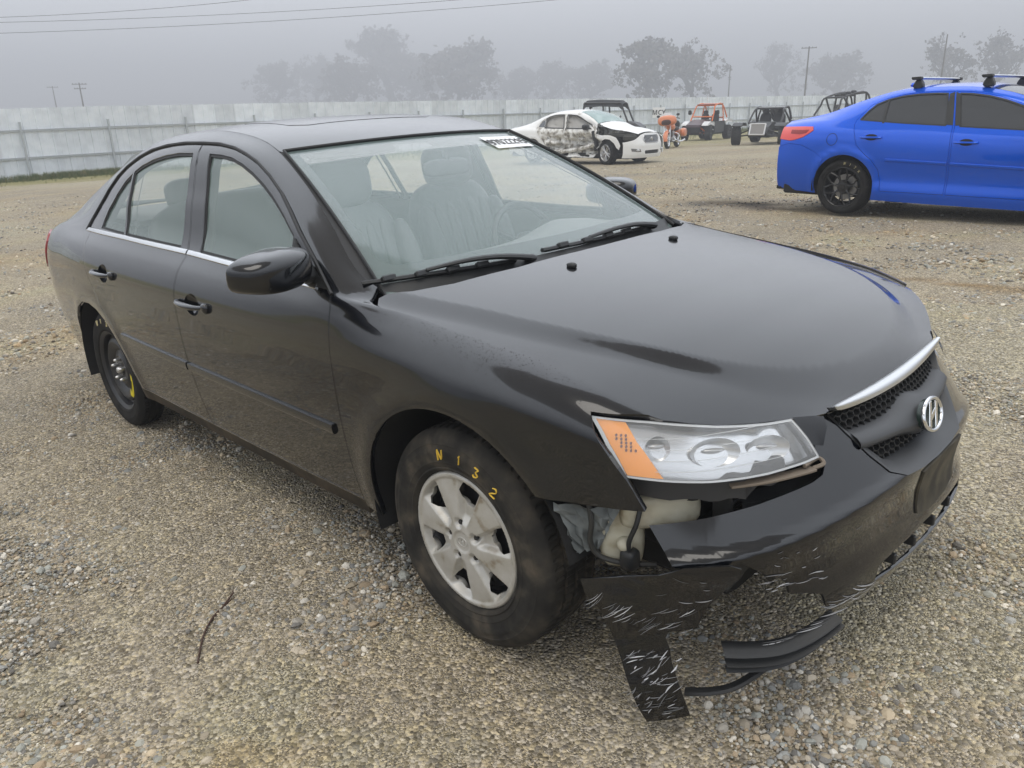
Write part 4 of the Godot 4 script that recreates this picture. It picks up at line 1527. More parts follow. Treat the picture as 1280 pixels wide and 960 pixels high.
func build_interior(car: Node, trim: Material, dark: Material) -> void:
	var seatm := mat("grey leather", Color(0.10, 0.11, 0.11), 0.5)
	var dash := mat("dashboard", Color(0.17, 0.18, 0.18), 0.6)
	var mb := MB.new()
	mb.box(Vector3(3.0, 0.06, 1.56), Transform3D(Basis.IDENTITY, Vector3(-1.8, 0.33, 0)), 0.01)
	part(car, "cabin_floor", mb, mat("carpet", Color(0.06, 0.06, 0.06), 0.95))
	# seats
	for s in [1.0, -1.0]:
		var off := 0.0 if s > 0 else -0.22
		var t := Node3D.new()
		t.name = "front_seat" if s > 0 else "front_seat_001"
		car.add_child(t, true)
		mb = MB.new()
		mb.egg(Vector3(0.27, 0.10, 0.25), Transform3D(Basis(Vector3(0, 0, 1), 0.1), Vector3(-0.86 + off, 0.50, 0.37 * s)), 24, 12, 0.55)
		part(t, "seat_cushion", mb, seatm, 60)
		mb = MB.new()
		var lean := Basis(Vector3(0, 0, 1), 0.30)
		mb.egg(Vector3(0.085, 0.34, 0.24), Transform3D(lean, Vector3(-1.12 + off, 0.84, 0.37 * s)), 28, 18, 0.55)
		for k in 5:
			mb.egg(Vector3(0.03, 0.27, 0.033), Transform3D(lean, Vector3(-1.045 + off, 0.83, 0.37 * s + (k - 2) * 0.068)), 10, 12, 0.7)
		for k in [-1.0, 1.0]:
			mb.egg(Vector3(0.06, 0.29, 0.05), Transform3D(lean, Vector3(-1.03 + off, 0.80, 0.37 * s + k * 0.215)), 12, 12, 0.8)
		part(t, "seat_back", mb, seatm, 60)
		mb = MB.new()
		mb.egg(Vector3(0.055, 0.095, 0.135), Transform3D(Basis(Vector3(0, 0, 1), 0.12), Vector3(-1.18 + off, 1.235, 0.37 * s)), 20, 14, 0.6)
		for k in [-0.06, 0.06]: mb.tube(V3([-1.18 + off, 1.18, 0.37 * s + k, -1.19 + off, 1.08, 0.37 * s + k]), 0.007, 6)
		part(t, "headrest", mb, seatm, 60)
	var rs := Node3D.new()
	rs.name = "rear_seat"
	car.add_child(rs, true)
	mb = MB.new()
	mb.egg(Vector3(0.28, 0.11, 0.66), Transform3D(Basis.IDENTITY, Vector3(-2.12, 0.50, 0)), 24, 12, 0.5)
	mb.egg(Vector3(0.10, 0.34, 0.64), Transform3D(Basis(Vector3(0, 0, 1), 0.42), Vector3(-2.46, 0.82, 0)), 28, 14, 0.5)
	part(rs, "bench", mb, seatm, 60)
	for k in [-0.36, 0.36]:
		mb = MB.new()
		mb.egg(Vector3(0.05, 0.08, 0.125), Transform3D(Basis(Vector3(0, 0, 1), 0.2), Vector3(-2.58, 1.15, k)), 18, 12, 0.6)
		sub(rs, "headrest", mb, seatm, 60)
	mb = MB.new()
	mb.box(Vector3(0.85, 0.03, 1.3), Transform3D(Basis.IDENTITY, Vector3(-3.0, 1.035, 0)), 0.01)
	part(car, "parcel_shelf", mb, trim)
	# dashboard
	mb = MB.new()
	var rows := []
	for i in 33:
		var z := -0.80 + 1.6 * i / 32.0
		var hump := 0.055 * exp(-pow((z + 0.37) / 0.19, 2.0) * 1.2)
		var fx := shield_at(z / 0.80, 0.0).x
		var r := PackedVector3Array()
		for q in [[fx - 0.06, 0.965], [fx - 0.16, 0.985], [-0.62, 0.985 + hump * 0.8], [-0.73, 0.965 + hump], [-0.78, 0.92 + hump * 0.9], [-0.77, 0.78], [-0.72, 0.62], [-0.62, 0.45]]:
			r.append(Vector3(q[0], q[1], z))
		rows.append(r)
	mb.sheet(rows)
	part(car, "dashboard", mb, dash, 50)
	# steering wheel
	mb = MB.new()
	var sx := Transform3D(Basis(Vector3(0, 0, 1), 0.42) * Basis(Vector3(0, 1, 0), PI / 2), Vector3(-0.90, 0.90, -0.37))
	var ring := PackedVector3Array()
	for k in 41: ring.append(sx * Vector3(cos(TAU * k / 40) * 0.185, sin(TAU * k / 40) * 0.185, 0))
	mb.tube(ring, 0.016, 8, false)
	mb.egg(Vector3(0.075, 0.06, 0.03), sx, 16, 10, 0.8)
	for k in 3:
		var a := PI / 2 + TAU * k / 3 + PI / 3
		mb.tube(PackedVector3Array([sx * Vector3(cos(a) * 0.06, sin(a) * 0.05, 0), sx * Vector3(cos(a) * 0.18, sin(a) * 0.18, 0)]), 0.014, 6)
	part(car, "steering_wheel", mb, dark)
	# rear-view mirror
	mb = MB.new()
	mb.egg(Vector3(0.02, 0.035, 0.12), Transform3D(Basis(Vector3(0, 0, 1), 0.2), Vector3(-0.97, 1.262, 0.0)), 20, 12, 0.6)
	mb.tube(V3([-0.96, 1.27, 0, -0.985, 1.325, 0]), 0.012, 8)
	part(car, "rear_view_mirror", mb, dark, 60)
	# sun visors
	for s in [-1.0, 1.0]:
		mb = MB.new()
		mb.box(Vector3(0.16, 0.018, 0.40), Transform3D(Basis(Vector3(0, 0, 1), -0.32), Vector3(-1.22, 1.362, 0.30 * s)), 0.008)
		sub(car, "sun_visor", mb, mats["headliner"])
	# seat belt of the near front seat
	mb = MB.new()
	var belt := V3([-1.66, 1.26, 0.70, -1.64, 1.0, 0.76, -1.63, 0.5, 0.80])
	mb.tube(smooth3(belt, 6), 0.024, 4, true, 0.08)
	part(car, "seat_belt", mb, mat("belt webbing", Color(0.28, 0.28, 0.27), 0.8))

# ---------------------------------------------------------------- front of the black sedan
var plan_s := PackedFloat32Array()
var plan_p := PackedVector2Array()      # (z, x) along the bumper's outline, from the centre to the side

func build_plan() -> void:
	var zz := [0.0, 0.2, 0.4, 0.55, 0.65, 0.75, 0.82, 0.87, 0.893, 0.9]
	var xx := [0.93, 0.922, 0.889, 0.838, 0.783, 0.69, 0.57, 0.44, 0.32, 0.2]
	var raw := PackedVector2Array()
	for i in 241:
		var z := 0.9 * i / 240.0
		raw.append(Vector2(z, curve(zz, xx, z)))
	var s := 0.0
	for i in raw.size():
		if i: s += raw[i].distance_to(raw[i - 1])
		plan_s.append(s); plan_p.append(raw[i])

func plan_of_z(z: float) -> float:
	var a := absf(z)
	for i in plan_p.size() - 1:
		if a <= plan_p[i + 1].x:
			return signf(z) * lerpf(plan_s[i], plan_s[i + 1], (a - plan_p[i].x) / (plan_p[i + 1].x - plan_p[i].x))
	return signf(z) * plan_s[-1]

func plan_at(s: float) -> Array:
	var a := absf(s)
	var i := clampi(plan_s.bsearch(a) - 1, 0, plan_s.size() - 2)
	var t := (a - plan_s[i]) / (plan_s[i + 1] - plan_s[i])
	var p := plan_p[i].lerp(plan_p[i + 1], t)
	# direction blended over neighbours keeps the normal smooth
	var i0 := maxi(0, i - 4); var i1 := mini(plan_p.size() - 1, i + 5)
	var d := (plan_p[i1] - plan_p[i0])
	if i - 4 < 0: d = Vector2(plan_p[i1].x + plan_p[-(i - 4)].x, plan_p[i1].y - plan_p[-(i - 4)].y)
	d = d.normalized()
	var sg := -1.0 if s < 0 else 1.0
	return [p.y, p.x * sg, -d.y, d.x * sg, sg]     # x, z, normal z part (before sign), normal x part

func bump_base(s: float, y: float, off: float) -> Vector3:
	var q := plan_at(s)
	var nx := absf(q[3])
	var nz: float = q[2] * q[4]
	return Vector3(q[0] + nx * off, y, q[1] + nz * off)

func ridge(z: float) -> float:
	return 0.552 - 0.07 * pow(minf(absf(z), 0.9) / 0.69, 2.0)

func bump_at(s: float, y: float) -> Vector3:
	var q := plan_at(s)
	var d := y - ridge(q[1])
	var off := 0.0
	if d > 0: off = -0.62 * d * smoothstep(0.0, 0.03, d) - 0.004 * smoothstep(0.0, 0.02, d)
	else: off = -0.012 * smoothstep(0.0, 0.10, -d) * (1.0 - smoothstep(0.12, 0.2, -d))
	if y < 0.31: off -= 5.5 * (0.31 - y) * (0.31 - y)
	return bump_base(s, y, off)

func hang_at(s: float, y: float) -> Vector3:
	var fold := maxf(0.0, 0.34 - y + 0.06 * sin(s * 9.0))
	return bump_base(s, y, 0.012 + 0.020 * smoothstep(0.41, 0.49, y) + 0.010 * sin(y * 21.0 + s * 6.0) + 0.06 * fold)

func zy(a: Array) -> PackedVector2Array:
	var p := PackedVector2Array()
	for i in range(0, a.size(), 2): p.append(Vector2(plan_of_z(a[i]), a[i + 1]))
	if Geometry2D.is_polygon_clockwise(p): p.reverse()
	return p

func lens_at(z: float, y: float) -> Vector3:
	var a := absf(z)
	var xb := curve([0.38, 0.455, 0.55, 0.65, 0.765, 0.81, 0.832, 0.845, 0.86], [0.838, 0.815, 0.783, 0.739, 0.660, 0.600, 0.558, 0.528, 0.48], a)
	return Vector3(xb - 0.82 * (y - 0.67) + 0.012 * (1.0 - pow((y - 0.74) / 0.07, 2.0)), y, z)

func grille_at(z: float, y: float) -> Vector3:
	return Vector3(0.893 - 0.46 * (y - 0.57) - 0.32 * z * z, y, z)

func scratch(mb: MB, S: Callable, s: float, y: float, ang: float, len_: float, w: float, bend: float, off: float) -> void:
	mb.tinted = true
	var br := 0.10 + 0.5 * absf(sin(s * 911.0 + y * 577.0)) * absf(cos(len_ * 3000.0 + s * 77.0))
	mb.tint = Color(br, br * 1.02, br * 1.07)
	var prev := []
	for i in 5:
		var t := i / 4.0
		var a := ang + bend * (t - 0.5)
		var ps := s + cos(a) * len_ * (t - 0.5)
		var py := y + sin(a) * len_ * (t - 0.5)
		var ww := w * sin(PI * (0.08 + 0.84 * t))
		var e := eval_surf(S, Vector2(ps - sin(a) * ww, py + cos(a) * ww), BODY_C, off)
		var f := eval_surf(S, Vector2(ps + sin(a) * ww, py - cos(a) * ww), BODY_C, off)
		if i:
			mb.trin(prev[0][0], prev[1][0], f[0], prev[0][1], prev[1][1], f[1])
			mb.trin(prev[0][0], f[0], e[0], prev[0][1], f[1], e[1])
		prev = [e, f]

func build_sedan_front(car: Node, black: Material, trimb: Material, under: Material, chrome: Material) -> void:
	build_plan()
	var rng := RandomNumberGenerator.new()
	rng.seed = 17
	var satin := mat("satin grille plastic", Color(0.055, 0.058, 0.063), 0.5)
	var mb := MB.new()
	# ---- cover, torn on its right
	var ring_o := [0.385, 0.748, 0.335, 0.685, 0.285, 0.622, 0.24, 0.575, 0.19, 0.555, 0.10, 0.545, 0.0, 0.543, -0.10, 0.545, -0.19, 0.555, -0.24, 0.575, -0.285, 0.622, -0.335, 0.685, -0.385, 0.748]
	var cover := [0.815, 0.537, 0.72, 0.568, 0.607, 0.59, 0.486, 0.608, 0.452, 0.617, 0.437, 0.632, 0.452, 0.665, 0.43, 0.70, 0.40, 0.738]
	cover.append_array(ring_o)
	cover.append_array([-0.42, 0.70, -0.452, 0.672, -0.60, 0.672, -0.72, 0.675, -0.85, 0.685, -0.868, 0.62, -0.872, 0.45, -0.86, 0.27, -0.80, 0.262, -0.5, 0.256, -0.2, 0.254, 0.1, 0.255, 0.285, 0.257,
		0.31, 0.232, 0.36, 0.226, 0.44, 0.236, 0.452, 0.262, 0.478, 0.302, 0.49, 0.338, 0.53, 0.352, 0.575, 0.362, 0.582, 0.392, 0.605, 0.412, 0.64, 0.435, 0.69, 0.478, 0.74, 0.465, 0.785, 0.465])
	var slot := zy([0.30, 0.298, 0.285, 0.338, 0.2, 0.352, 0.0, 0.358, -0.2, 0.352, -0.33, 0.338, -0.36, 0.298, 0.0, 0.288])
	panel(mb, bump_at, BODY_C, zy(cover), [slot], 0.015, 0.01, 0.0, 0.010)
	var bumper := part(car, "front_bumper", mb, black)
	# back of the intake and the lip's tabs
	mb = MB.new()
	panel(mb, bump_at, BODY_C, Geometry2D.offset_polygon(slot, 0.02)[0], [], 0.05, 0.03, -0.045)
	part(bumper, "lower_intake", mb, under)
	mb = MB.new()
	for z in [0.2, 0.08, -0.06, -0.2]:
		var p := bump_at(plan_of_z(z), 0.318)
		mb.box(Vector3(0.04, 0.03, 0.014), Transform3D(Basis.IDENTITY, p - Vector3(0.02, 0, 0)), 0.003)
	part(bumper, "intake_tabs", mb, trimb)
	# dusty rectangle where the number plate sat
	mb = MB.new()
	var plate := zy([0.085, 0.525, 0.082, 0.40, 0.0, 0.386, -0.12, 0.386, -0.215, 0.40, -0.222, 0.525, -0.1, 0.535, 0.0, 0.535])
	panel(mb, bump_at, BODY_C, plate, [], 0.04, 0.03, 0.005, 0.006)
	var dustm := mat("dusty plate mount", Color.WHITE, 0.75)
	dustm.albedo_texture = ramp_tex(noise_img(256, 0.03, 71, FastNoiseLite.TYPE_SIMPLEX_SMOOTH, 5), [[0.2, Color(0.17, 0.155, 0.125)], [0.55, Color(0.27, 0.25, 0.20)], [0.9, Color(0.36, 0.33, 0.27)]])
	triplanar(dustm, 1.2)
	part(bumper, "plate_mount", mb, dustm)
	# ---- grille: frame ring, bar, honeycomb, chrome bar, emblem
	var gr := Node3D.new()
	gr.name = "grille"
	car.add_child(gr, true)
	mb = MB.new()
	var rows := [PackedVector3Array(), PackedVector3Array(), PackedVector3Array(), PackedVector3Array()]
	var oz := V2(ring_o)
	for p in oz:
		var c := Vector2(p.x * 0.90, 0.655 + (p.y - 0.655) * 0.80)
		var b0 := bump_at(plan_of_z(p.x), p.y)
		rows[0].append(b0 + Vector3(-0.010, 0, 0))
		rows[1].append(b0 + Vector3(0.004, 0, 0))
		rows[2].append(grille_at(c.x, c.y) + Vector3(0.004, 0, 0))
		rows[3].append(grille_at(c.x * 0.985, c.y) + Vector3(-0.05, 0, 0))
	mb.sheet(rows)
	part(gr, "grille_frame", mb, satin, 55)
	# crossbar that carries the emblem
	mb = MB.new()
	rows = []
	for i in 33:
		var z := -0.30 + 0.60 * i / 32.0
		var sw := exp(-pow(z / 0.085, 2.0))
		var yc := 0.645 + 0.012 * pow(z / 0.3, 2.0)
		var hh := 0.022 + 0.026 * sw
		var r := PackedVector3Array()
		for k in [[-1.0, -0.03], [-0.95, 0.0], [-0.5, 0.012], [0.0, 0.017], [0.5, 0.012], [0.95, 0.0], [1.0, -0.03]]:
			var g := grille_at(z, yc + hh * k[0])
			r.append(g + Vector3(k[1] + 0.022 * sw * (1.0 - absf(k[0])) + 0.004, 0, 0))
		rows.append(r)
	mb.sheet(rows)
	part(gr, "crossbar", mb, satin, 60)
	# honeycomb
	mb = MB.new()
	var cell := 0.0155
	var rowi := 0
	var y := 0.585
	while y < 0.714:
		var half := lerps([0.57, 0.60, 0.633, 0.735], [0.19, 0.235, 0.27, 0.335], y)
		var z := -0.36 + (cell * 0.866 if rowi % 2 else 0.0)
		while z < 0.36:
			var yc := 0.645 + 0.012 * pow(z / 0.3, 2.0)
			if absf(z) < half and absf(y - yc) > 0.02:
				var pts := []
				for k in 6:
					var a := PI / 6 + k * PI / 3
					pts.append(Vector2(z + cell * cos(a), y + cell * 0.66 * sin(a)))
				for k in 3:
					var a := grille_at(pts[k].x, pts[k].y) - Vector3(0.018, 0, 0)
					var b := grille_at(pts[k + 1].x, pts[k + 1].y) - Vector3(0.018, 0, 0)
					var d := (b - a).normalized()
					mb.box(Vector3(a.distance_to(b) + 0.002, 0.0035, 0.012), Transform3D(Basis(d, d.cross(Vector3.RIGHT).normalized(), d.cross(d.cross(Vector3.RIGHT)).normalized()), (a + b) / 2))
			z += cell * 1.732
		y += cell * 0.99
		rowi += 1
	part(gr, "honeycomb_mesh", mb, trimb, 20)
	mb = MB.new()
	rows = []
	for yy in [0.56, 0.65, 0.76]:
		var r := PackedVector3Array()
		for i in 9: r.append(grille_at(-0.38 + 0.095 * i, yy) - Vector3(0.06, 0, 0))
		rows.append(r)
	mb.sheet(rows)
	part(gr, "grille_back", mb, under)
	mb = MB.new()
	rows = []
	for i in 37:
		var z := -0.345 + 0.713 * i / 36.0
		var q := pow(absf(z) / 0.368, 2.0)
		var e := pow(maxf(0.0, 1.0 - pow(absf(z) / 0.3685, 14.0)), 0.5)
		var a := Vector3(0.795 - 0.008 * q, 0.748 + 0.012 * q, z)
		var b := Vector3(0.822 - 0.026 * q, 0.728 + 0.018 * q, z)
		var m := (a + b) / 2 + Vector3(0.012, 0.014, 0)
		a = m.lerp(a, e); b = m.lerp(b, e)
		var r := PackedVector3Array([a - Vector3(0.012, 0.014, 0)])
		for k in 7:
			var t := k / 6.0
			r.append(a.lerp(b, t) + Vector3(0.65, 0.76, 0) * 0.009 * e * sin(PI * t))
		r.append(b - Vector3(0.02, 0.006, 0))
		rows.append(r)
	mb.sheet(rows)
	part(gr, "chrome_bar", mb, mat("worn chrome", Color(0.70, 0.71, 0.72), 0.30, 1.0), 50)
	# emblem: ring and slanted letter
	var ex := Transform3D(Basis(Vector3.UP, PI / 2) * Basis(Vector3.RIGHT, -0.30), grille_at(0, 0.652) + Vector3(0.047, 0.0, 0))
	mb = MB.new()
	var rp := PackedVector3Array()
	for k in 41: rp.append(ex * Vector3(cos(TAU * k / 40) * 0.060, sin(TAU * k / 40) * 0.041, 0.004))
	mb.tube(rp, 0.0058, 8, false)
	var em := mat("emblem chrome", Color(0.80, 0.81, 0.82), 0.14, 1.0)
	mb.slab(V2([-0.041, -0.022, -0.027, -0.030, 0.004, 0.035, -0.010, 0.035]), 0.001, 0.008, ex, 0.0015)
	mb.slab(V2([-0.004, -0.035, 0.010, -0.035, 0.041, 0.022, 0.027, 0.030]), 0.001, 0.008, ex, 0.0015)
	mb.slab(V2([-0.028, -0.010, -0.014, -0.012, 0.026, 0.004, 0.028, 0.012, 0.014, 0.013, -0.024, -0.001]), 0.001, 0.0076, ex, 0.001)
	part(gr, "emblem", mb, em, 45)
	mb = MB.new()
	mb.slab(ring2(0, 0, 0.057, 0.039, 32), -0.014, 0.0, ex)
	part(gr, "emblem_back", mb, mat("emblem back", Color(0.02, 0.035, 0.03), 0.2))
	# ---- headlights
	for sg in [1.0, -1.0]: build_headlight(car, sg, black, trimb, under)
	# piece between headlight and grille
	for sg in [1.0, -1.0]:
		mb = MB.new()
		mb.sheet([V3([0.742, 0.752, 0.455 * sg, 0.772, 0.749, 0.41 * sg, 0.785, 0.742, 0.385 * sg]), V3([0.757, 0.728, 0.452 * sg, 0.782, 0.722, 0.42 * sg, 0.797, 0.72, 0.39 * sg]), V3([0.782, 0.692, 0.447 * sg, 0.79, 0.685, 0.43 * sg, 0.80, 0.68, 0.41 * sg])])
		sub(car, "grille_end_panel", mb, black)
	# ---- what the tear lays bare on the right
	mb = MB.new()
	rows = []
	for yy in [0.475, 0.48, 0.53, 0.58, 0.585]:
		var r := PackedVector3Array()
		for i in 31:
			r.append(bump_base(plan_of_z(lerpf(-0.66, 0.66, i / 30.0)), yy, -0.13 if yy in [0.475, 0.585] else -0.085))
		rows.append(r)
	mb.sheet(rows)
	part(car, "bumper_beam", mb, trimb)
	mb = MB.new()
	rows = []
	for q in [[0.604, -0.085], [0.612, -0.052], [0.662, -0.058], [0.672, -0.10]]:
		var r := PackedVector3Array()
		for i in 17:
			var z := lerpf(0.845, 0.56, i / 16.0)
			r.append(bump_base(plan_of_z(z), q[0] + 0.004 * sin(i * 1.7) + (0.012 if i > 11 else 0.0), q[1] - (0.02 if i > 10 else 0.0)))
		rows.append(r)
	mb.sheet(rows)
	part(car, "headlight_carrier", mb, mat("dark carrier plastic", Color(0.03, 0.031, 0.034), 0.45), 30)
	var cream := mat("washer tank plastic", Color.WHITE, 0.5)
	cream.albedo_texture = ramp_tex(noise_img(256, 0.03, 88, FastNoiseLite.TYPE_SIMPLEX_SMOOTH, 5), [[0.15, Color(0.55, 0.50, 0.40)], [0.4, Color(0.70, 0.68, 0.60)], [0.9, Color(0.78, 0.77, 0.71)]])
	triplanar(cream, 1.6)
	mb = MB.new()
	mb.egg(Vector3(0.055, 0.095, 0.05), Transform3D(Basis(Vector3.UP, 0.6), Vector3(0.462, 0.49, 0.745)), 20, 14, 0.5)
	mb.egg(Vector3(0.10, 0.045, 0.045), Transform3D(Basis(Vector3.UP, 0.85), Vector3(0.535, 0.555, 0.70)), 20, 12, 0.5)
	mb.egg(Vector3(0.02, 0.02, 0.02), Transform3D(Basis.IDENTITY, Vector3(0.50, 0.475, 0.785)), 12, 8)
	part(car, "washer_tank", mb, cream, 60)
	mb = MB.new()
	mb.egg(Vector3(0.022, 0.028, 0.022), Transform3D(Basis.IDENTITY, Vector3(0.515, 0.44, 0.785)), 14, 10, 0.6)
	mb.tube(smooth3(V3([0.535, 0.585, 0.765, 0.535, 0.54, 0.785, 0.52, 0.49, 0.795, 0.515, 0.44, 0.785])), 0.006, 6)
	part(car, "washer_pump", mb, trimb)
	mb = MB.new()
	mb.tube(smooth3(V3([0.43, 0.60, 0.835, 0.445, 0.54, 0.84, 0.435, 0.48, 0.835, 0.45, 0.44, 0.82, 0.50, 0.425, 0.79, 0.56, 0.42, 0.74])), 0.007, 8)
	mb.tube(smooth3(V3([0.455, 0.62, 0.82, 0.47, 0.58, 0.80, 0.53, 0.575, 0.75, 0.62, 0.585, 0.66])), 0.005, 6)
	part(car, "hanging_wire", mb, rubber_mat())
	mb = MB.new()
	for k in 6:
		mb.box(Vector3(0.05, 0.008, 0.05), Transform3D(Basis(Vector3(0, 0, 1), 0.5), Vector3(0.665, 0.53 + 0.017 * k, 0.595)), 0.002)
	mb.box(Vector3(0.05, 0.14, 0.012), Transform3D(Basis.IDENTITY, Vector3(0.665, 0.57, 0.565)), 0.003)
	mb.box(Vector3(0.05, 0.14, 0.012), Transform3D(Basis.IDENTITY, Vector3(0.665, 0.57, 0.625)), 0.003)
	part(car, "ribbed_bracket", mb, trimb)
	mb = MB.new()
	var strip := PackedVector3Array()
	for i in 9: strip.append(bump_base(plan_of_z(lerpf(0.70, 0.50, i / 8.0)), 0.648 + 0.003 * i / 8.0, -0.052))
	for i in 8:
		var a := strip[i]; var b := strip[i + 1]
		mb.box(Vector3(a.distance_to(b) + 0.002, 0.006, 0.028), Transform3D(Basis((b - a).normalized(), Vector3.UP, (b - a).normalized().cross(Vector3.UP)), (a + b) / 2), 0.001)
	mb.tube(smooth3(V3([strip[8].x, strip[8].y, strip[8].z, strip[8].x + 0.012, strip[8].y + 0.004, strip[8].z - 0.03, strip[8].x - 0.005, strip[8].y + 0.012, strip[8].z - 0.035, strip[7].x, strip[7].y + 0.012, strip[7].z])), 0.005, 6)
	part(car, "rusty_strip", mb, mat("rusty steel", Color(0.20, 0.165, 0.13), 0.7, 0.2))
	# crumpled wheel-house liner behind the tyre
	mb = MB.new()
	var fl := FastNoiseLite.new()
	fl.seed = 4; fl.frequency = 9.0
	rows = []
	for i in 11:
		var t := i / 10.0
		var r := PackedVector3Array()
		for k in 9:
			var w := k / 8.0
			var p := Vector3(0.35, 0.572, 0.868).lerp(Vector3(0.50, 0.575, 0.80), t).lerp(Vector3(0.40, 0.44, 0.845).lerp(Vector3(0.445, 0.455, 0.815), t), w)
			r.append(p + Vector3(0.3, 0, 1) * 0.03 * fl.get_noise_2d(t * 1.2, w * 1.2))
		rows.append(r)
	mb.sheet(rows)
	var linerm := mat("scuffed liner", Color.WHITE, 0.8)
	linerm.albedo_texture = ramp_tex(noise_img(256, 0.025, 91, FastNoiseLite.TYPE_SIMPLEX_SMOOTH, 5), [[0.2, Color(0.22, 0.23, 0.23)], [0.45, Color(0.40, 0.42, 0.42)], [0.8, Color(0.50, 0.52, 0.52)]])
	triplanar(linerm, 1.5)
	part(car, "fender_liner", mb, linerm, 50)
	mb = MB.new()
	rows = []
	for k in 7:
		var w := k / 6.0
		var r := PackedVector3Array()
		for i in 15:
			var t := i / 14.0
			r.append(bump_base(plan_of_z(lerpf(0.79, 0.44, t)), lerpf(0.47, 0.385 + 0.03 * sin(t * 17.0) - 0.02 * t, w), -0.035 - 0.05 * w + 0.01 * sin(i * 1.9 + k)))
		rows.append(r)
	mb.sheet(rows)
	part(car, "splash_shield", mb, mat("dusty shield plastic", Color(0.035, 0.034, 0.032), 0.7))
	# ---- hanging corner of the bumper
	var hang := zy([0.870, 0.407, 0.835, 0.440, 0.799, 0.461, 0.773, 0.487, 0.745, 0.495, 0.715, 0.497, 0.70, 0.488, 0.700, 0.470, 0.725, 0.409, 0.733, 0.395, 0.741, 0.377, 0.748, 0.345, 0.755, 0.312, 0.772, 0.303, 0.789, 0.297, 0.793, 0.278, 0.788, 0.25, 0.785, 0.216, 0.775, 0.16, 0.765, 0.104, 0.762, 0.083, 0.79, 0.062, 0.811, 0.048, 0.82, 0.09, 0.834, 0.166, 0.845, 0.24, 0.853, 0.302, 0.858, 0.34, 0.866, 0.36])
	mb = MB.new()
	panel(mb, hang_at, BODY_C, hang, [], 0.02, 0.02, 0.0, 0.006)
	panel(mb, hang_at, BODY_C, hang, [], 0.03, 0.03, -0.006)
	var corner := part(bumper, "torn_corner", mb, black)
	corner.set_meta("label", "torn bumper corner hanging to the ground, scratched white")
	# scratches
	var white := mat("bared white scratches", Color.WHITE, 0.7)
	white.vertex_color_use_as_albedo = true
	mb = MB.new()
	for i in 26:    # fan of long gouges under the corner's top edge
		var t := rng.randf()
		scratch(mb, hang_at, plan_of_z(lerpf(0.862, 0.80, t)), 0.355 - 0.05 * t + rng.randf_range(-0.016, 0.016), -0.75 + rng.randf_range(-0.2, 0.2), rng.randf_range(0.02, 0.075), rng.randf_range(0.0004, 0.0022) * rng.randf_range(0.4, 1.0), rng.randf_range(-0.1, 0.35), 0.0013)
	for i in 70:
		scratch(mb, hang_at, plan_of_z(rng.randf_range(0.775, 0.835)), rng.randf_range(0.075, 0.235), -0.62 + rng.randf_range(-0.55, 0.35), rng.randf_range(0.006, 0.05), rng.randf_range(0.0003, 0.0019), rng.randf_range(-0.3, 0.3), 0.0013)
	for i in 12:
		scratch(mb, hang_at, plan_of_z(rng.randf_range(0.76, 0.80)), rng.randf_range(0.30, 0.36), -0.5 + rng.randf_range(-0.3, 0.3), rng.randf_range(0.012, 0.05), rng.randf_range(0.0005, 0.0016), 0.2, 0.0013)
	for i in 7:
		scratch(mb, hang_at, plan_of_z(rng.randf_range(0.735, 0.80)), rng.randf_range(0.375, 0.46), rng.randf_range(-0.3, 0.4), rng.randf_range(0.008, 0.04), rng.randf_range(0.0005, 0.0014), 0.3, 0.0013)
	var so := part(corner, "scratches", mb, white)
	so.set_meta("kind", "stuff")
	mb = MB.new()
	for i in 20:
		scratch(mb, bump_at, plan_of_z(rng.randf_range(0.46, 0.64)), rng.randf_range(0.375, 0.43), rng.randf_range(-0.25, 0.2), rng.randf_range(0.012, 0.06), rng.randf_range(0.0005, 0.0017), rng.randf_range(-0.3, 0.3), 0.0015)
	for i in 22:
		scratch(mb, bump_at, plan_of_z(rng.randf_range(0.32, 0.46)), rng.randf_range(0.236, 0.31), rng.randf_range(-0.1, 0.45), rng.randf_range(0.02, 0.11), rng.randf_range(0.0006, 0.002), 0.25, 0.0015)
	for i in 10:
		scratch(mb, bump_at, plan_of_z(rng.randf_range(0.38, 0.68)), rng.randf_range(0.43, 0.49), rng.randf_range(-0.5, 0.5), rng.randf_range(0.008, 0.03), rng.randf_range(0.0005, 0.0013), 0.3, 0.0015)
	so = part(bumper, "scratches", mb, white)
	so.set_meta("kind", "stuff")
	# ---- ribbed lower strip torn loose
	mb = MB.new()
	rows = []
	for k in 15:
		var w := k / 14.0
		var r := PackedVector3Array()
		for i in 17:
			var t := i / 16.0
			var z := lerpf(lerpf(0.722, 0.712, w), lerpf(0.474, 0.448, w), t)
			var top := lerpf(0.288, 0.302, t) - 0.022 * sin(PI * t)
			var bot := lerpf(0.196, 0.238, t) - 0.030 * sin(PI * t)
			r.append(bump_base(plan_of_z(z), lerpf(top, bot, w), 0.006 + 0.013 * cos(w * TAU * 3.0) + 0.025 * sin(PI * w)))
		rows.append(r)
	mb.sheet(rows)
	var low := part(bumper, "loose_lower_strip", mb, trimb, 60)
	mb = MB.new()
	for i in 26:
		var z := rng.randf_range(0.47, 0.72)
		var t := (0.722 - z) / 0.25
		var S2 := func(s: float, yy: float) -> Vector3: return bump_base(s, yy, 0.022)
		scratch(mb, S2, plan_of_z(z), lerpf(0.285, 0.30, t) - 0.022 * sin(PI * t) - [0.004, 0.034, 0.062][i % 3] + rng.randf_range(-0.004, 0.004), 0.12 * t - 0.05, rng.randf_range(0.02, 0.1), rng.randf_range(0.0006, 0.002), 0.1, 0.0)
	so = part(low, "scratches", mb, white)
	so.set_meta("kind", "stuff")
	mb = MB.new()
	var tube := PackedVector3Array()
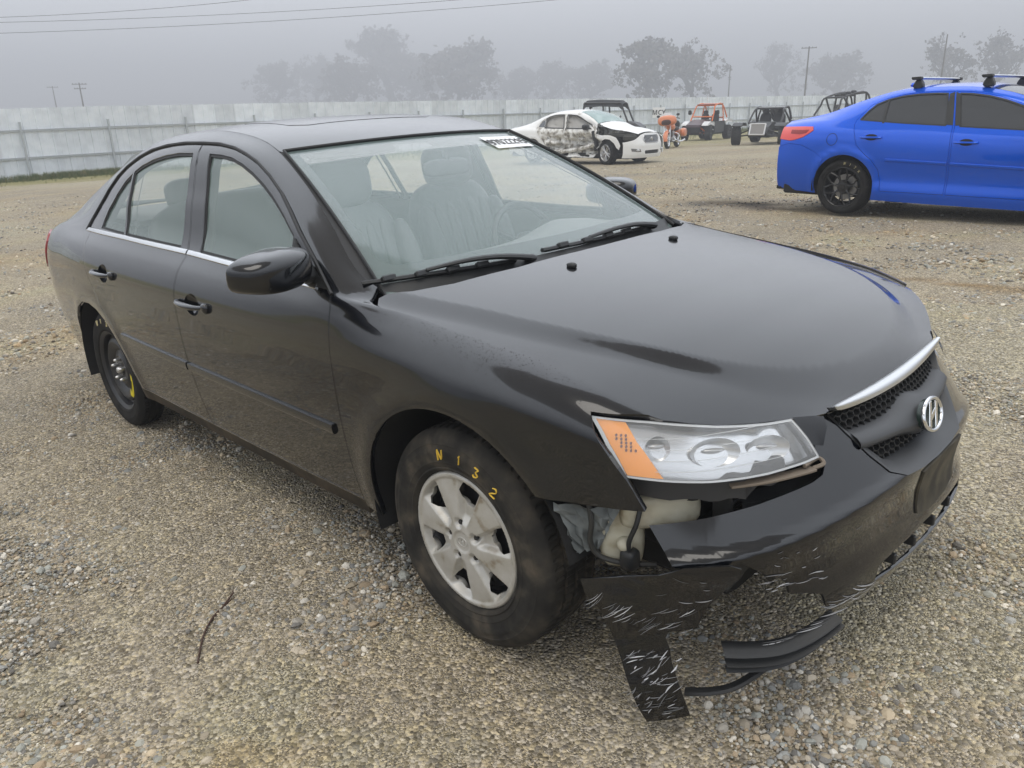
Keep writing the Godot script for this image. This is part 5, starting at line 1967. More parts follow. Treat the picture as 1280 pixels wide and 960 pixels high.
	for q in [[0.768, 0.105, -0.02], [0.735, 0.118, -0.01], [0.70, 0.135, 0.0], [0.66, 0.152, -0.005], [0.60, 0.175, -0.02], [0.52, 0.19, -0.04]]: tube.append(bump_base(plan_of_z(q[0]), q[1], q[2]))
	mb.tube(smooth3(tube), 0.014, 8, true, 0.55)
	part(bumper, "dangling_trim", mb, trimb)

func rubber_mat() -> Material:
	return mat("wire rubber", Color(0.03, 0.03, 0.028), 0.6)

func build_headlight(car: Node, sg: float, black: Material, trimb: Material, under: Material) -> void:
	var outl := [0.833, 0.808, 0.808, 0.805, 0.766, 0.800, 0.71, 0.789, 0.653, 0.777, 0.59, 0.768, 0.54, 0.762, 0.474, 0.757, 0.464, 0.716, 0.457, 0.671, 0.50, 0.668, 0.599, 0.667, 0.66, 0.669, 0.727, 0.674, 0.80, 0.680, 0.838, 0.684, 0.838, 0.75]
	var poly := PackedVector2Array()
	for i in range(0, outl.size(), 2): poly.append(Vector2(outl[i] * sg, outl[i + 1]))
	if Geometry2D.is_polygon_clockwise(poly): poly.reverse()
	var h := Node3D.new()
	h.name = "headlight" if sg > 0 else "headlight_001"
	car.add_child(h, true)
	if sg < 0: h.position = Vector3(-0.075, -0.03, 0.01)
	var bright := mat("headlight reflector", Color(0.62, 0.63, 0.64), 0.22, 1.0)
	var mb := MB.new()
	# bucket: rim down to a stepped reflector
	var inner := shrink(poly, 0.006)
	var back := func(z: float, y: float) -> Vector3:
		var p := lens_at(z, y)
		var n := Vector3(0.70, 0.45, 0.55 * sg)
		return p - n * (0.040 + 0.006 * sin(absf(z) * 70.0) * smoothstep(0.62, 0.5, absf(z)))
	panel(mb, back, BODY_C, inner, [], 0.012, 0.015)
	var ring := PackedVector3Array(); var ring2_ := PackedVector3Array()
	for p in dense(poly, 0.02):
		ring.append(lens_at(p.x, p.y)); ring2_.append(back.call(p.x, p.y))
	mb.sheet([ring, ring2_], true)
	part(h, "reflector", mb, bright, 50)
	# bowls with their bulbs
	for b in [[0.775, 0.750, 0.030, 0.020, 1.0, 1.0], [0.680, 0.732, 0.044, 0.026, 1.35, 0.78], [0.560, 0.718, 0.040, 0.014, 1.3, 0.8]]:
		mb = MB.new()
		var c: Vector3 = back.call(b[0] * sg, b[1]) + Vector3(0.70, 0.25, 0.62 * sg).normalized() * 0.016
		var d := Vector3(0.80, 0.12, 0.58 * sg).normalized()
		var bx := Transform3D(Basis(Quaternion(Vector3(0, 0, 1), d)) * Basis.from_scale(Vector3(b[4], b[5], 1.0)), c)
		var prof := PackedVector2Array()
		for k in 9:
			var t := k / 8.0
			prof.append(Vector2(b[2] * (0.12 + 0.88 * t), -b[3] * (1 - t * t)))
		mb.lathe(prof, 28, bx)
		var bowl := sub(h, "lamp_bowl", mb, mat("lamp bowl", Color(0.66, 0.67, 0.68), 0.32, 1.0), 50)
		mb = MB.new()
		mb.egg(Vector3(0.020, 0.006, 0.008), bx * Transform3D(Basis.IDENTITY, Vector3(0, 0.004, -0.010)), 12, 8)
		part(bowl, "bulb", mb, mat("bulb cap", Color(0.5, 0.5, 0.5), 0.3, 0.9))
	# amber marker
	mb = MB.new()
	var am := PackedVector2Array()
	var al := [0.830, 0.804, 0.798, 0.799, 0.802, 0.76, 0.797, 0.70, 0.794, 0.685, 0.834, 0.688, 0.834, 0.75]
	for i in range(0, al.size(), 2): am.append(Vector2(al[i] * sg, al[i + 1]))
	if Geometry2D.is_polygon_clockwise(am): am.reverse()
	panel(mb, lens_at, BODY_C, am, [], 0.012, 0.02, -0.006)
	var amber := mat("amber reflector", Color(0.95, 0.34, 0.0), 0.25)
	part(h, "amber_marker", mb, amber)
	mb = MB.new()
	for i in 6:
		for k in 5:
			if (i + k) % 2: continue
			var e := eval_surf(lens_at, Vector2((0.810 + 0.0026 * i) * sg, 0.742 + 0.0075 * k), BODY_C, -0.0045)
			mb.box(Vector3(0.003, 0.0055, 0.004), Transform3D(Basis.IDENTITY, e[0]))
	part(h, "marker_prisms", mb, mat("dark amber", Color(0.16, 0.05, 0.006), 0.4))
	# bright bead along the lens edge
	mb = MB.new()
	panel(mb, lens_at, BODY_C, poly, [shrink(poly, 0.0042)], 0.02, 0.02, -0.0022)
	part(h, "lens_edge", mb, mat("lens edge", Color(0.55, 0.57, 0.58), 0.25))
	mb = MB.new()
	for k in 4:
		var pts := PackedVector3Array()
		for i in 13:
			var z := lerpf(0.80, 0.55, i / 12.0)
			pts.append(eval_surf(lens_at, Vector2(z * sg, 0.700 + 0.022 * k - 0.02 * (0.8 - z)), BODY_C, -0.003)[0])
		mb.tube(pts, 0.0007, 4, false)
	part(h, "lens_lines", mb, mats["lens edge"])
	mb = MB.new()
	panel(mb, lens_at, BODY_C, poly, [], 0.015, 0.015, 0.0, 0.012)
	part(h, "lens", mb, mat("headlight lens", Color(0.78, 0.80, 0.81, 0.16), 0.06, 0.0, 0.5))

# ---------------------------------------------------------------- wheels
func tyre_mesh(r: float, half: float, bead: float, seg: int, lugs: int) -> MB:
	var mb := MB.new()
	var k := r / 0.333
	var prof := []
	var side := [[bead, 0.80], [bead + 0.008, 0.93], [bead + 0.014, 0.965], [bead + 0.018, 0.945], [bead + 0.03, 0.985], [bead + 0.034, 1.0], [bead + 0.038, 0.99], [lerpf(bead, r, 0.46), 1.02], [lerpf(bead, r, 0.53), 1.028], [lerpf(bead, r, 0.56), 1.012], [lerpf(bead, r, 0.66), 0.99], [lerpf(bead, r, 0.68), 1.0], [lerpf(bead, r, 0.71), 0.975], [lerpf(bead, r, 0.78), 0.94], [r - 0.018, 0.88], [r - 0.008, 0.80], [r - 0.003, 0.72]]
	for q in side: prof.append([q[0], q[1] * half, 0])
	for q in [[0.60, 0], [0.42, 0], [0.40, 1], [0.34, 1], [0.32, 0], [0.06, 0], [0.04, 1], [-0.04, 1], [-0.06, 0], [-0.32, 0], [-0.34, 1], [-0.40, 1], [-0.42, 0], [-0.60, 0]]:
		prof.append([r + 0.001 - 0.004 * q[0] * q[0] - (0.007 if q[1] else 0.0), q[0] * half, 0])
	for i in range(side.size() - 1, -1, -1): prof.append([side[i][0], -side[i][1] * half, 0])
	var rows := []
	for p in prof:
		var ring := PackedVector3Array()
		for i in seg:
			var a := TAU * i / seg
			var rr: float = p[0]
			var f := fposmod(i * lugs / float(seg) + 0.12 * absf(p[1]) / half * 2.0, 1.0)
			if absf(p[1]) > 0.41 * half and rr > r - 0.0085 and f < 0.16: rr -= 0.006
			elif absf(p[1]) < 0.41 * half and rr > r - 0.004 and fposmod(f + 0.5, 1.0) < 0.15: rr -= 0.005
			ring.append(Vector3(cos(a) * rr, sin(a) * rr, p[1]))
		rows.append(ring)
	mb.sheet(rows, true)
	return mb

func tyre_mat() -> StandardMaterial3D:
	if mats.has("tyre rubber"): return mats["tyre rubber"]
	var m := mat("tyre rubber", Color.WHITE, 0.85, 0, 0.3)
	m.albedo_texture = ramp_tex(noise_img(512, 0.012, 44, FastNoiseLite.TYPE_SIMPLEX_SMOOTH, 6), [[0.2, Color(0.15, 0.148, 0.145)], [0.5, Color(0.205, 0.198, 0.185)], [0.68, Color(0.27, 0.253, 0.228)], [0.9, Color(0.35, 0.32, 0.28)]])
	triplanar(m, 1.3)
	return m

func clean_tyre_mat() -> StandardMaterial3D:
	if mats.has("clean tyre"): return mats["clean tyre"]
	var m := mat("clean tyre", Color.WHITE, 0.8, 0, 0.3)
	m.albedo_texture = ramp_tex(noise_img(256, 0.02, 45, FastNoiseLite.TYPE_SIMPLEX_SMOOTH, 5), [[0.2, Color(0.10, 0.10, 0.10)], [0.6, Color(0.15, 0.148, 0.145)], [0.9, Color(0.20, 0.19, 0.18)]])
	triplanar(m, 2.0)
	return m

const GLYPH := {
	"N": [[-0.5, -0.5, -0.35, 0.5, 0.1, -0.4, 0.45, 0.5]], "1": [[0.0, 0.35, 0.1, 0.5, 0.0, -0.35]], "3": [[-0.35, 0.5, 0.3, 0.45, -0.05, 0.1, 0.35, -0.2, -0.1, -0.5, -0.4, -0.35]],
	"2": [[-0.35, 0.3, 0.05, 0.5, 0.3, 0.2, -0.35, -0.5, 0.5, -0.42]], "7": [[-0.35, 0.5, 0.35, 0.5, -0.1, -0.5]], "X": [[-0.35, 0.5, 0.35, -0.5], [0.35, 0.5, -0.35, -0.5]]
}
func crayon(wheel: Node, called: String, text: String, angs: Array, r: float, z: float, size: float, m: Material) -> void:
	var mb := MB.new()
	for i in text.length():
		var a := deg_to_rad(angs[i])
		var c := Vector3(cos(a) * r, sin(a) * r, z)
		var up := Vector3(cos(a), sin(a), 0)
		var rt := Vector3(sin(a), -cos(a), 0)
		for st in GLYPH[text[i]]:
			var pts := PackedVector3Array()
			for k in range(0, st.size(), 2): pts.append(c + rt * st[k] * size * 0.8 + up * st[k + 1] * size)
			mb.tube(smooth3(pts, 3), 0.0028, 5, true, 0.6)
	part(wheel, called, mb, m)

func wheel_cover_at(x: float, y: float) -> Vector3:
	var r := Vector2(x, y).length()
	var a := atan2(y, x)
	var f := absf(fposmod(a / (TAU / 6.0) + 0.18, 1.0) - 0.5) * 2.0    # 1 on a spoke, 0 between
	var spoke := smoothstep(0.30, 0.52, f)
	var z := 0.022 - 0.35 * r * r
	var mid := smoothstep(0.055, 0.085, r) * (1.0 - smoothstep(0.178, 0.192, r))
	z -= 0.020 * (1.0 - spoke) * mid
	z += 0.006 * smoothstep(0.186, 0.194, r) - 0.02 * smoothstep(0.203, 0.214, r)
	z -= 0.004 * smoothstep(0.034, 0.030, r)
	for k in 5:
		var c := Vector2(cos(TAU * k / 5 + 0.5), sin(TAU * k / 5 + 0.5)) * 0.057
		z -= 0.014 * (1.0 - smoothstep(0.008, 0.018, Vector2(x, y).distance_to(c)))
	return Vector3(x, y, z)

func build_sedan_wheels(car: Node) -> void:
	var tm := tyre_mat()
	var steel := mat("black wheel steel", Color(0.018, 0.018, 0.02), 0.38, 0.0)
	var silver := mat("dirty silver wheel cover", Color.WHITE, 0.42, 0.35)
	silver.albedo_texture = ramp_tex(noise_img(512, 0.014, 52, FastNoiseLite.TYPE_SIMPLEX_SMOOTH, 6), [[0.12, Color(0.53, 0.48, 0.41)], [0.3, Color(0.70, 0.69, 0.66)], [0.75, Color(0.76, 0.755, 0.74)]])
	triplanar(silver, 1.1)
	var yellow := mat("yellow crayon", Color(0.78, 0.52, 0.06), 0.7)
	for sg in [1.0]:
		var w := Node3D.new()
		w.name = "front_wheel"
		w.transform = Transform3D(Basis(Vector3.UP, 0.0 if sg > 0 else PI), Vector3(0, 0.333, 0.775 * sg))
		car.add_child(w, true)
		part(w, "tyre", tyre_mesh(0.333, 0.108, 0.206, 288, 72), tm, 35)
		var mb := MB.new()
		var holes := []
		for k in 6:
			var a := TAU * (k + 0.5 - 0.18) / 6.0 + PI / 6.0 * 0.0
			a = TAU / 6.0 * (k - 0.18 + 0.5)
			var h := PackedVector2Array()
			for q in [[0.112, -0.10], [0.135, -0.20], [0.158, -0.235], [0.176, -0.20], [0.181, 0.0], [0.176, 0.20], [0.158, 0.235], [0.135, 0.20], [0.112, 0.10]]: h.append(Vector2(cos(a + q[1]), sin(a + q[1])) * q[0])
			if Geometry2D.is_polygon_clockwise(h): h.reverse()
			holes.append(h)
		var S := func(x: float, y: float) -> Vector3: return wheel_cover_at(x, y) + Vector3(0, 0, 0.082)
		panel(mb, S, Vector3(0, 0, -1), ring2(0, 0, 0.212, 0.212, 64), holes, 0.004, 0.004, 0.0, 0.016)
		var cov := part(w, "wheel_cover", mb, silver)
		mb = MB.new()
		for k in 5:
			var c := Vector2(cos(TAU * k / 5 + 0.5), sin(TAU * k / 5 + 0.5)) * 0.057
			mb.lathe(V2([0.0, 0.0965, 0.006, 0.0955, 0.0078, 0.092, 0.0078, 0.085]), 6, Transform3D(Basis.IDENTITY, Vector3(c.x, c.y, 0)))
		part(cov, "wheel_nuts", mb, steel)
		mb = MB.new()
		var em := PackedVector3Array()
		for k in 25: em.append(Vector3(cos(TAU * k / 24) * 0.019, sin(TAU * k / 24) * 0.013, 0.101))
		mb.tube(em, 0.0016, 5, false)
		mb.tube(V3([-0.009, -0.010, 0.101, -0.003, 0.010, 0.101]), 0.0016, 5)
		mb.tube(V3([0.003, -0.010, 0.101, 0.009, 0.010, 0.101]), 0.0016, 5)
		mb.tube(V3([-0.006, -0.002, 0.101, 0.006, 0.002, 0.101]), 0.0014, 5)
		part(cov, "centre_badge", mb, silver)
		mb = MB.new()
		mb.lathe(V2([0.0, 0.03, 0.06, 0.032, 0.10, 0.045, 0.16, 0.048, 0.18, 0.03, 0.19, 0.06, 0.207, 0.075, 0.212, 0.088]), 40)
		for k in 10:
			var a := TAU * k / 10
			mb.slab(ring2(cos(a) * 0.145, sin(a) * 0.145, 0.014, 0.014, 10), 0.047, 0.0495)
		part(w, "steel_rim", mb, steel)
		var lw := w.duplicate()
		lw.name = "front_wheel_001"
		car.add_child(lw, true)
		lw.transform = Transform3D(Basis(Vector3.UP, PI), Vector3(0, 0.333, -0.775))
		if sg > 0: crayon(w, "crayon_marks", "N132", [101, 84, 69, 53], 0.262, 0.1115, 0.030, yellow)
	for sg in [1.0]:
		var w := Node3D.new()
		w.name = "rear_wheel"
		w.transform = Transform3D(Basis(Vector3.UP, 0.0 if sg > 0 else PI), Vector3(-2.73, 0.305, 0.795 * sg))
		car.add_child(w, true)
		part(w, "tyre", tyre_mesh(0.305, 0.068, 0.208, 240, 80), clean_tyre_mat(), 35)
		var mb := MB.new()
		mb.lathe(V2([0.0, 0.040, 0.030, 0.040, 0.034, 0.034, 0.075, 0.036, 0.090, 0.026, 0.105, 0.022, 0.125, 0.036, 0.150, 0.044, 0.166, 0.036, 0.172, 0.016, 0.188, 0.020, 0.193, 0.048, 0.204, 0.056, 0.211, 0.060, 0.213, 0.056]), 64)
		var rim := part(w, "steel_rim", mb, steel, 30)
		mb = MB.new()
		for k in 5:
			var a := TAU * k / 5 + 0.3
			mb.lathe(V2([0.0, 0.066, 0.006, 0.064, 0.0095, 0.056, 0.0105, 0.048, 0.0105, 0.034]), 12, Transform3D(Basis.IDENTITY, Vector3(cos(a) * 0.055, sin(a) * 0.055, 0)))
		mb.lathe(V2([0.0, 0.060, 0.012, 0.059, 0.018, 0.052, 0.020, 0.038]), 20)
		part(rim, "wheel_nuts", mb, mat("nut steel", Color(0.55, 0.55, 0.55), 0.3, 0.9))
		var lw := w.duplicate()
		lw.name = "rear_wheel_001"
		car.add_child(lw, true)
		lw.transform = Transform3D(Basis(Vector3.UP, PI), Vector3(-2.73, 0.305, -0.795))
		if sg > 0:
			mb = MB.new()
			mb.lathe(V2([0.118, 0.036, 0.126, 0.0405, 0.138, 0.0445, 0.150, 0.0475, 0.160, 0.0455, 0.168, 0.041]), 16, Transform3D.IDENTITY, deg_to_rad(-52), deg_to_rad(0))
			part(rim, "yellow_sticker", mb, mat("yellow sticker", Color(0.80, 0.66, 0.02), 0.4))
			mb = MB.new()
			for k in 4:
				var rr: float = 0.132 + 0.007 * k
				var pts := PackedVector3Array()
				for i in 7:
					var a := deg_to_rad(lerpf(-40, -12, i / 6.0))
					pts.append(Vector3(cos(a) * rr, sin(a) * rr, lerps([0.126, 0.138, 0.150, 0.160], [0.0412, 0.0452, 0.0482, 0.0462], rr)))
				mb.tube(pts, 0.0009, 4, false)
			part(rim, "sticker_print", mb, mat("sticker ink", Color(0.05, 0.045, 0.01), 0.5))
			crayon(w, "crayon_marks", "N13", [112, 98, 80], 0.262, 0.0705, 0.026, mat("pale crayon", Color(0.75, 0.66, 0.36), 0.7))

# ---------------------------------------------------------------- blue and white sedans
func cross_sheet(fl: Flank, x0: float, x1: float, n: int, crown: Callable, inset := 0.004) -> MB:
	var S := func(x: float, k: float) -> Vector3:
		var q := fl.col(x)
		return Vector3(x, q[1][0] + crown.call(x) * (1.0 - pow(absf(k), 2.4)), (q[2][0] - inset) * k)
	var mb := MB.new()
	panel(mb, S, Vector3((x0 + x1) / 2, 0.2, 0), V2([x0, -1, x1, -1, x1, 1, x0, 1]), [], (x1 - x0) / n, 0.125)
	return mb

func end_cap(fl: Flank, x: float, bulge: float) -> MB:
	var mb := MB.new()
	var rows := []
	for i in 21:
		var k := -1.0 + i / 10.0
		var r := PackedVector3Array()
		for t in (fl.rows - 1) * 2 + 1:
			var p := fl.at(x, t * 0.5)
			r.append(Vector3(p.x + bulge * (1 - pow(absf(k), 2.6)) * (1.0 if p.y > 0.4 else 0.8), p.y, p.z * k))
		rows.append(r)
	mb.sheet(rows)
	return mb

func side_mesh(fl: Flank, outer: PackedVector2Array, holes: Array, off := 0.0, flange := 0.015, sg := 1.0) -> MB:
	var mb := MB.new()
	flank_panel(mb, fl, sg, outer, holes, off, flange, 0.05 if sg > 0 else 0.1, 0.25 if sg > 0 else 0.5)
	return mb

# the same panel on the near and on the far flank, each a part of its own; far parts hang on the far parent
func both(parents: Array, called: String, fl: Flank, outer: PackedVector2Array, holes: Array, off: float, flange: float, m: Material, crease := 40.0) -> Array:
	return [sub(parents[0], called, side_mesh(fl, outer, holes, off, flange, 1.0), m, crease), sub(parents[-1], called, side_mesh(fl, outer, holes, off, flange, -1.0), m, crease)]

func build_blue(frame: Transform3D) -> void:
	var xs := [-0.96, -0.70, -0.40, 0.0, 0.4, 0.9, 1.4, 1.9, 2.3, 2.65, 3.1, 3.42]
	var ys := [
		[1.085, 1.125, 1.185, 1.32, 1.425, 1.455, 1.425, 1.29, 1.09, 1.0, 0.93, 0.78],
		[1.07, 1.105, 1.15, 1.27, 1.385, 1.415, 1.385, 1.24, 1.06, 0.98, 0.91, 0.77],
		[1.06, 1.09, 1.12, 1.18, 1.23, 1.235, 1.205, 1.11, 1.01, 0.96, 0.895, 0.76],
		[1.045, 1.07, 1.09, 1.09, 1.065, 1.045, 1.015, 0.985, 0.965, 0.94, 0.88, 0.75],
		[0.99, 1.01, 1.015, 1.01, 0.99, 0.975, 0.955, 0.94, 0.92, 0.90, 0.84, 0.72],
		[0.89, 0.91, 0.915, 0.905, 0.90, 0.89, 0.88, 0.87, 0.86, 0.84, 0.79, 0.69],
		[0.72, 0.72, 0.71, 0.70, 0.70, 0.69, 0.69, 0.69, 0.69, 0.68, 0.66, 0.63],
		[0.50, 0.49, 0.46, 0.45, 0.44, 0.44, 0.44, 0.44, 0.44, 0.46, 0.48, 0.50],
		[0.33, 0.33, 0.32, 0.30, 0.29, 0.29, 0.29, 0.29, 0.29, 0.32, 0.34, 0.36],
		[0.26, 0.24, 0.23, 0.21, 0.195, 0.19, 0.19, 0.19, 0.19, 0.21, 0.22, 0.24],
	]
	var zs := [
		[0.50, 0.56, 0.58, 0.56, 0.55, 0.55, 0.555, 0.63, 0.72, 0.70, 0.64, 0.55],
		[0.53, 0.60, 0.64, 0.635, 0.62, 0.62, 0.63, 0.70, 0.77, 0.74, 0.68, 0.58],
		[0.56, 0.65, 0.70, 0.73, 0.725, 0.725, 0.73, 0.765, 0.80, 0.775, 0.71, 0.60],
		[0.60, 0.69, 0.755, 0.80, 0.815, 0.82, 0.825, 0.835, 0.84, 0.82, 0.76, 0.64],
		[0.66, 0.75, 0.82, 0.862, 0.855, 0.852, 0.855, 0.86, 0.865, 0.86, 0.80, 0.68],
		[0.71, 0.79, 0.85, 0.89, 0.878, 0.872, 0.873, 0.875, 0.882, 0.885, 0.83, 0.71],
		[0.735, 0.81, 0.862, 0.895, 0.888, 0.884, 0.884, 0.885, 0.890, 0.895, 0.845, 0.73],
		[0.735, 0.805, 0.85, 0.88, 0.862, 0.856, 0.856, 0.857, 0.862, 0.88, 0.84, 0.73],
		[0.70, 0.775, 0.82, 0.85, 0.87, 0.872, 0.872, 0.872, 0.87, 0.86, 0.82, 0.70],
		[0.67, 0.745, 0.79, 0.82, 0.845, 0.85, 0.85, 0.85, 0.845, 0.83, 0.79, 0.67],
	]
	var fl := Flank.new(xs, ys, zs)
	fl.flares = [[0.0, 0.326, 0.42, 0.05, 0.014], [2.65, 0.326, 0.42, 0.05, 0.014]]
	var car := thing("blue_sedan", "bright blue sedan with black wheels and roof bars, at the right edge", "car", "", frame)
	var blue := mat("blue car paint", Color(0.001, 0.095, 0.66), 0.32, 0.45, 0.15)
	blue.clearcoat_enabled = true
	blue.clearcoat = 1.0
	blue.clearcoat_roughness = 0.06
	var blk := mat("black plastic", Color(0.016, 0.017, 0.018), 0.5)
	var tint := mat("tinted glass", Color(0.042, 0.047, 0.055), 0.04, 0.0, 0.8)
	var under: Material = mats["underbody"]
	var arch := arc2(0.0, 0.326, 0.385, -25, 205, 24)
	var archf := arc2(2.65, 0.326, 0.385, -25, 205, 24)
	var archp := V2(arch)
	var archq := V2(archf)
	var rd := [0.055, 1.10, 0.10, 1.18, 0.17, 1.27, 0.26, 1.315, 0.36, 1.35, 0.52, 1.385, 0.70, 1.402, 0.90, 1.408, 1.065, 1.403, 1.12, 1.20, 1.165, 1.03, 1.19, 0.75, 1.19, 0.305, 0.47, 0.305, 0.455, 0.42, 0.42, 0.55, 0.33, 0.66, 0.22, 0.745, 0.14, 0.82, 0.10, 0.92, 0.055, 1.06]
	var fd := [1.08, 1.403, 1.25, 1.395, 1.42, 1.37, 1.60, 1.325, 1.80, 1.26, 2.0, 1.17, 2.16, 1.07, 2.28, 0.965, 2.27, 0.80, 2.24, 0.305, 1.205, 0.305, 1.205, 0.75, 1.18, 1.03, 1.135, 1.20]
	var rg := V2([0.115, 1.115, 0.17, 1.20, 0.235, 1.27, 0.36, 1.322, 0.52, 1.357, 0.70, 1.374, 0.88, 1.378, 0.995, 1.374, 1.05, 1.20, 1.08, 1.055, 0.60, 1.080])
	var fg := V2([1.135, 1.372, 1.25, 1.366, 1.42, 1.342, 1.60, 1.297, 1.78, 1.236, 1.96, 1.155, 2.06, 1.095, 2.06, 1.005, 1.24, 1.045, 1.19, 1.20])
	var seam := [-0.97, 0.80, -0.80, 0.845, -0.60, 0.83, -0.40, 0.755, -0.25, 0.665]
	var outer := []
	for x in span(2.26, -0.95, 0.12): outer.append_array([x, 10.0])
	outer.append_array([-0.955, 10.6, -0.955, 18.0, -0.9, 18.95, -0.4, 18.97, 0.4, 18.97, 1.3, 18.97, 2.24, 18.97, 2.27, 0.30, 2.30, 0.80, 2.31, 0.96])
	var bump := V2([-0.97, 0.78, -0.80, 0.825, -0.60, 0.81, -0.40, 0.735, -0.26, 0.65, -0.33, 0.53, -0.38, 0.39, -0.385, 0.235, -0.6, 0.245, -0.9, 0.265, -0.97, 0.28])
	var tail := V2([-0.97, 0.87, -0.97, 1.02, -0.80, 1.025, -0.62, 1.03, -0.48, 1.03, -0.46, 0.985, -0.50, 0.955, -0.60, 0.90, -0.72, 0.865, -0.80, 0.855])
	var body: Array = both([car], "body_side", fl, V2(outer), [V2(rd), V2(fd), archp, bump, tail], 0.0, 0.015, blue)
	both([car], "rear_bumper", fl, shrink(bump, 0.004), [archp], 0.002, 0.015, blue)
	var fuel := ring2(-0.18, 0.885, 0.072, 0.072, 28)
	part(body[0], "fuel_flap", side_mesh(fl, fuel, [shrink(fuel, 0.006)], 0.0015, 0.0), mat("panel gap", Color(0.004, 0.004, 0.01), 0.7))
	both(body, "tail_light", fl, shrink(tail, 0.003), [], 0.006, 0.01, red_lens())
	var inner_tail := V2([-0.80, 0.985, -0.62, 0.985, -0.52, 0.99, -0.56, 0.95, -0.66, 0.935, -0.80, 0.94])
	both(body, "tail_light_inset", fl, inner_tail, [], 0.009, 0.002, mat("dark red lens", Color(0.28, 0.02, 0.02), 0.15))
	var fdoor: Array = both([car], "front_door", fl, shrink(V2(fd), 0.005), [fg], 0.0, 0.015, blue)
	var rdoor: Array = both([car], "rear_door", fl, shrink(V2(rd), 0.005), [rg], 0.0, 0.015, blue)
	both(rdoor, "window_glass", fl, rg, [], -0.006, 0.0, tint)
	both(fdoor, "window_glass", fl, fg, [], -0.006, 0.0, tint)
	both(rdoor, "window_frame", fl, Geometry2D.offset_polygon(rg, 0.014)[0], [shrink(rg, 0.003)], 0.002, 0.004, blk)
	both(fdoor, "window_frame", fl, Geometry2D.offset_polygon(fg, 0.014)[0], [shrink(fg, 0.003)], 0.002, 0.004, blk)
	both(rdoor, "window_divider", fl, V2([0.375, 1.07, 0.35, 1.33, 0.375, 1.335, 0.402, 1.07]), [], 0.001, 0.004, blk)
	both(rdoor, "centre_pillar", fl, V2([1.02, 1.376, 1.065, 1.395, 1.12, 1.20, 1.16, 1.05, 1.085, 1.055, 1.055, 1.20]), [], 0.004, 0.004, blk)
	both(fdoor, "centre_pillar", fl, V2([1.082, 1.395, 1.13, 1.373, 1.185, 1.20, 1.235, 1.048, 1.185, 1.045, 1.137, 1.20]), [], 0.004, 0.004, blk)
	# mouldings, handles
	var mol := func(x: float) -> float: return lerps([0.5, 2.2], [0.665, 0.615], x)
	var mb := MB.new(); ribbon(mb, fl, 1.0, span(0.50, 1.178, 0.1), mol, 0.035, 0.014)
	part(rdoor[0], "side_moulding", mb, blue)
	mb = MB.new(); ribbon(mb, fl, 1.0, span(1.215, 2.2, 0.1), mol, 0.035, 0.014)
	part(fdoor[0], "side_moulding", mb, blue)
	for h in [[0.30, 0.91, rdoor[0]], [1.345, 0.87, fdoor[0]]]:
		mb = MB.new()
		flank_panel(mb, fl, 1.0, ring2(h[0], h[1] + 0.005, 0.075, 0.036, 18), [], 0.002, 0.0, 0.03, 0.2)
		part(h[2], "handle_cup", mb, mat("panel gap", Color(0.004, 0.004, 0.01), 0.7))
		mb = MB.new()
		var path := PackedVector3Array()
		for i in 9:
			var p := fl.xy(h[0] - 0.12 + 0.03 * i, h[1] + 0.004)
			path.append(p + Vector3(0, 0, 0.006 + 0.025 * pow(sin(PI * i / 8.0), 0.6)))
		mb.tube(path, 0.016, 8, true, 0.8)
		part(h[2], "door_handle", mb, blue)
	# upper sheets
	var cr := func(x: float) -> float: return lerps([-0.96, -0.4, 0.1, 0.9, 1.5, 2.3, 3.0, 3.42], [0.02, 0.03, 0.04, 0.045, 0.05, 0.05, 0.05, 0.03], x)
	part(car, "trunk_lid", cross_sheet(fl, -0.95, -0.42, 6, cr), blue)
	part(car, "rear_window", cross_sheet(fl, -0.42, 0.12, 6, cr, 0.03), tint)
	part(car, "roof", cross_sheet(fl, 0.12, 1.42, 12, cr), blue)
	part(car, "windshield", cross_sheet(fl, 1.42, 2.28, 8, cr, 0.03), tint)
	part(car, "hood", cross_sheet(fl, 2.29, 3.42, 10, cr), blue)
	part(car, "tail_panel", end_cap(fl, -0.955, -0.05), blue)
	part(car, "front_bumper", end_cap(fl, 3.415, 0.12), blue)
	var ff := []
	for x in span(2.32, 3.41, 0.12): ff.append_array([x, 13.0])
	ff.append_array([3.415, 18.9, 2.9, 18.95, 2.26, 18.95, 2.28, 0.30, 2.31, 0.80])
	both([car], "front_fender", fl, V2(ff), [archq], 0.0, 0.015, blue)
	mb = MB.new()
	mb.box(Vector3(4.1, 0.12, 1.5), Transform3D(Basis.IDENTITY, Vector3(1.2, 0.26, 0)), 0.02)
	mb.box(Vector3(3.9, 0.5, 1.2), Transform3D(Basis.IDENTITY, Vector3(1.2, 0.55, 0)), 0.02)
	mb.box(Vector3(0.35, 0.05, 1.3), Transform3D(Basis.IDENTITY, Vector3(-0.83, 0.26, 0)), 0.01)
	part(car, "underbody", mb, under)
	for w in [0.0, 2.65]:
		for sg in [1.0, -1.0]:
			mb = MB.new()
			var rows := []
			for zz in [0.55, 0.86]:
				var r := PackedVector3Array()
				for k in 21:
					var a := deg_to_rad(lerpf(0, 190, k / 20.0))
					r.append(Vector3(w + 0.40 * cos(a), 0.326 + 0.40 * sin(a), zz * sg))
				rows.append(r)
			mb.sheet(rows)
			sub(car, "wheel_housing", mb, under)
	# spoiler, mirror, fin
	mb = MB.new()
	mb.box(Vector3(0.16, 0.05, 0.06), Transform3D(Basis(Vector3(0, 0, 1), 0.2), Vector3(0.36, 1.50, -0.05)), 0.02)
	part(car, "roof_fin", mb, blue)
	mb = MB.new()
	mb.egg(Vector3(0.07, 0.07, 0.11), Transform3D(Basis.IDENTITY, Vector3(2.02, 1.04, 0.98)), 18, 12, 0.7)
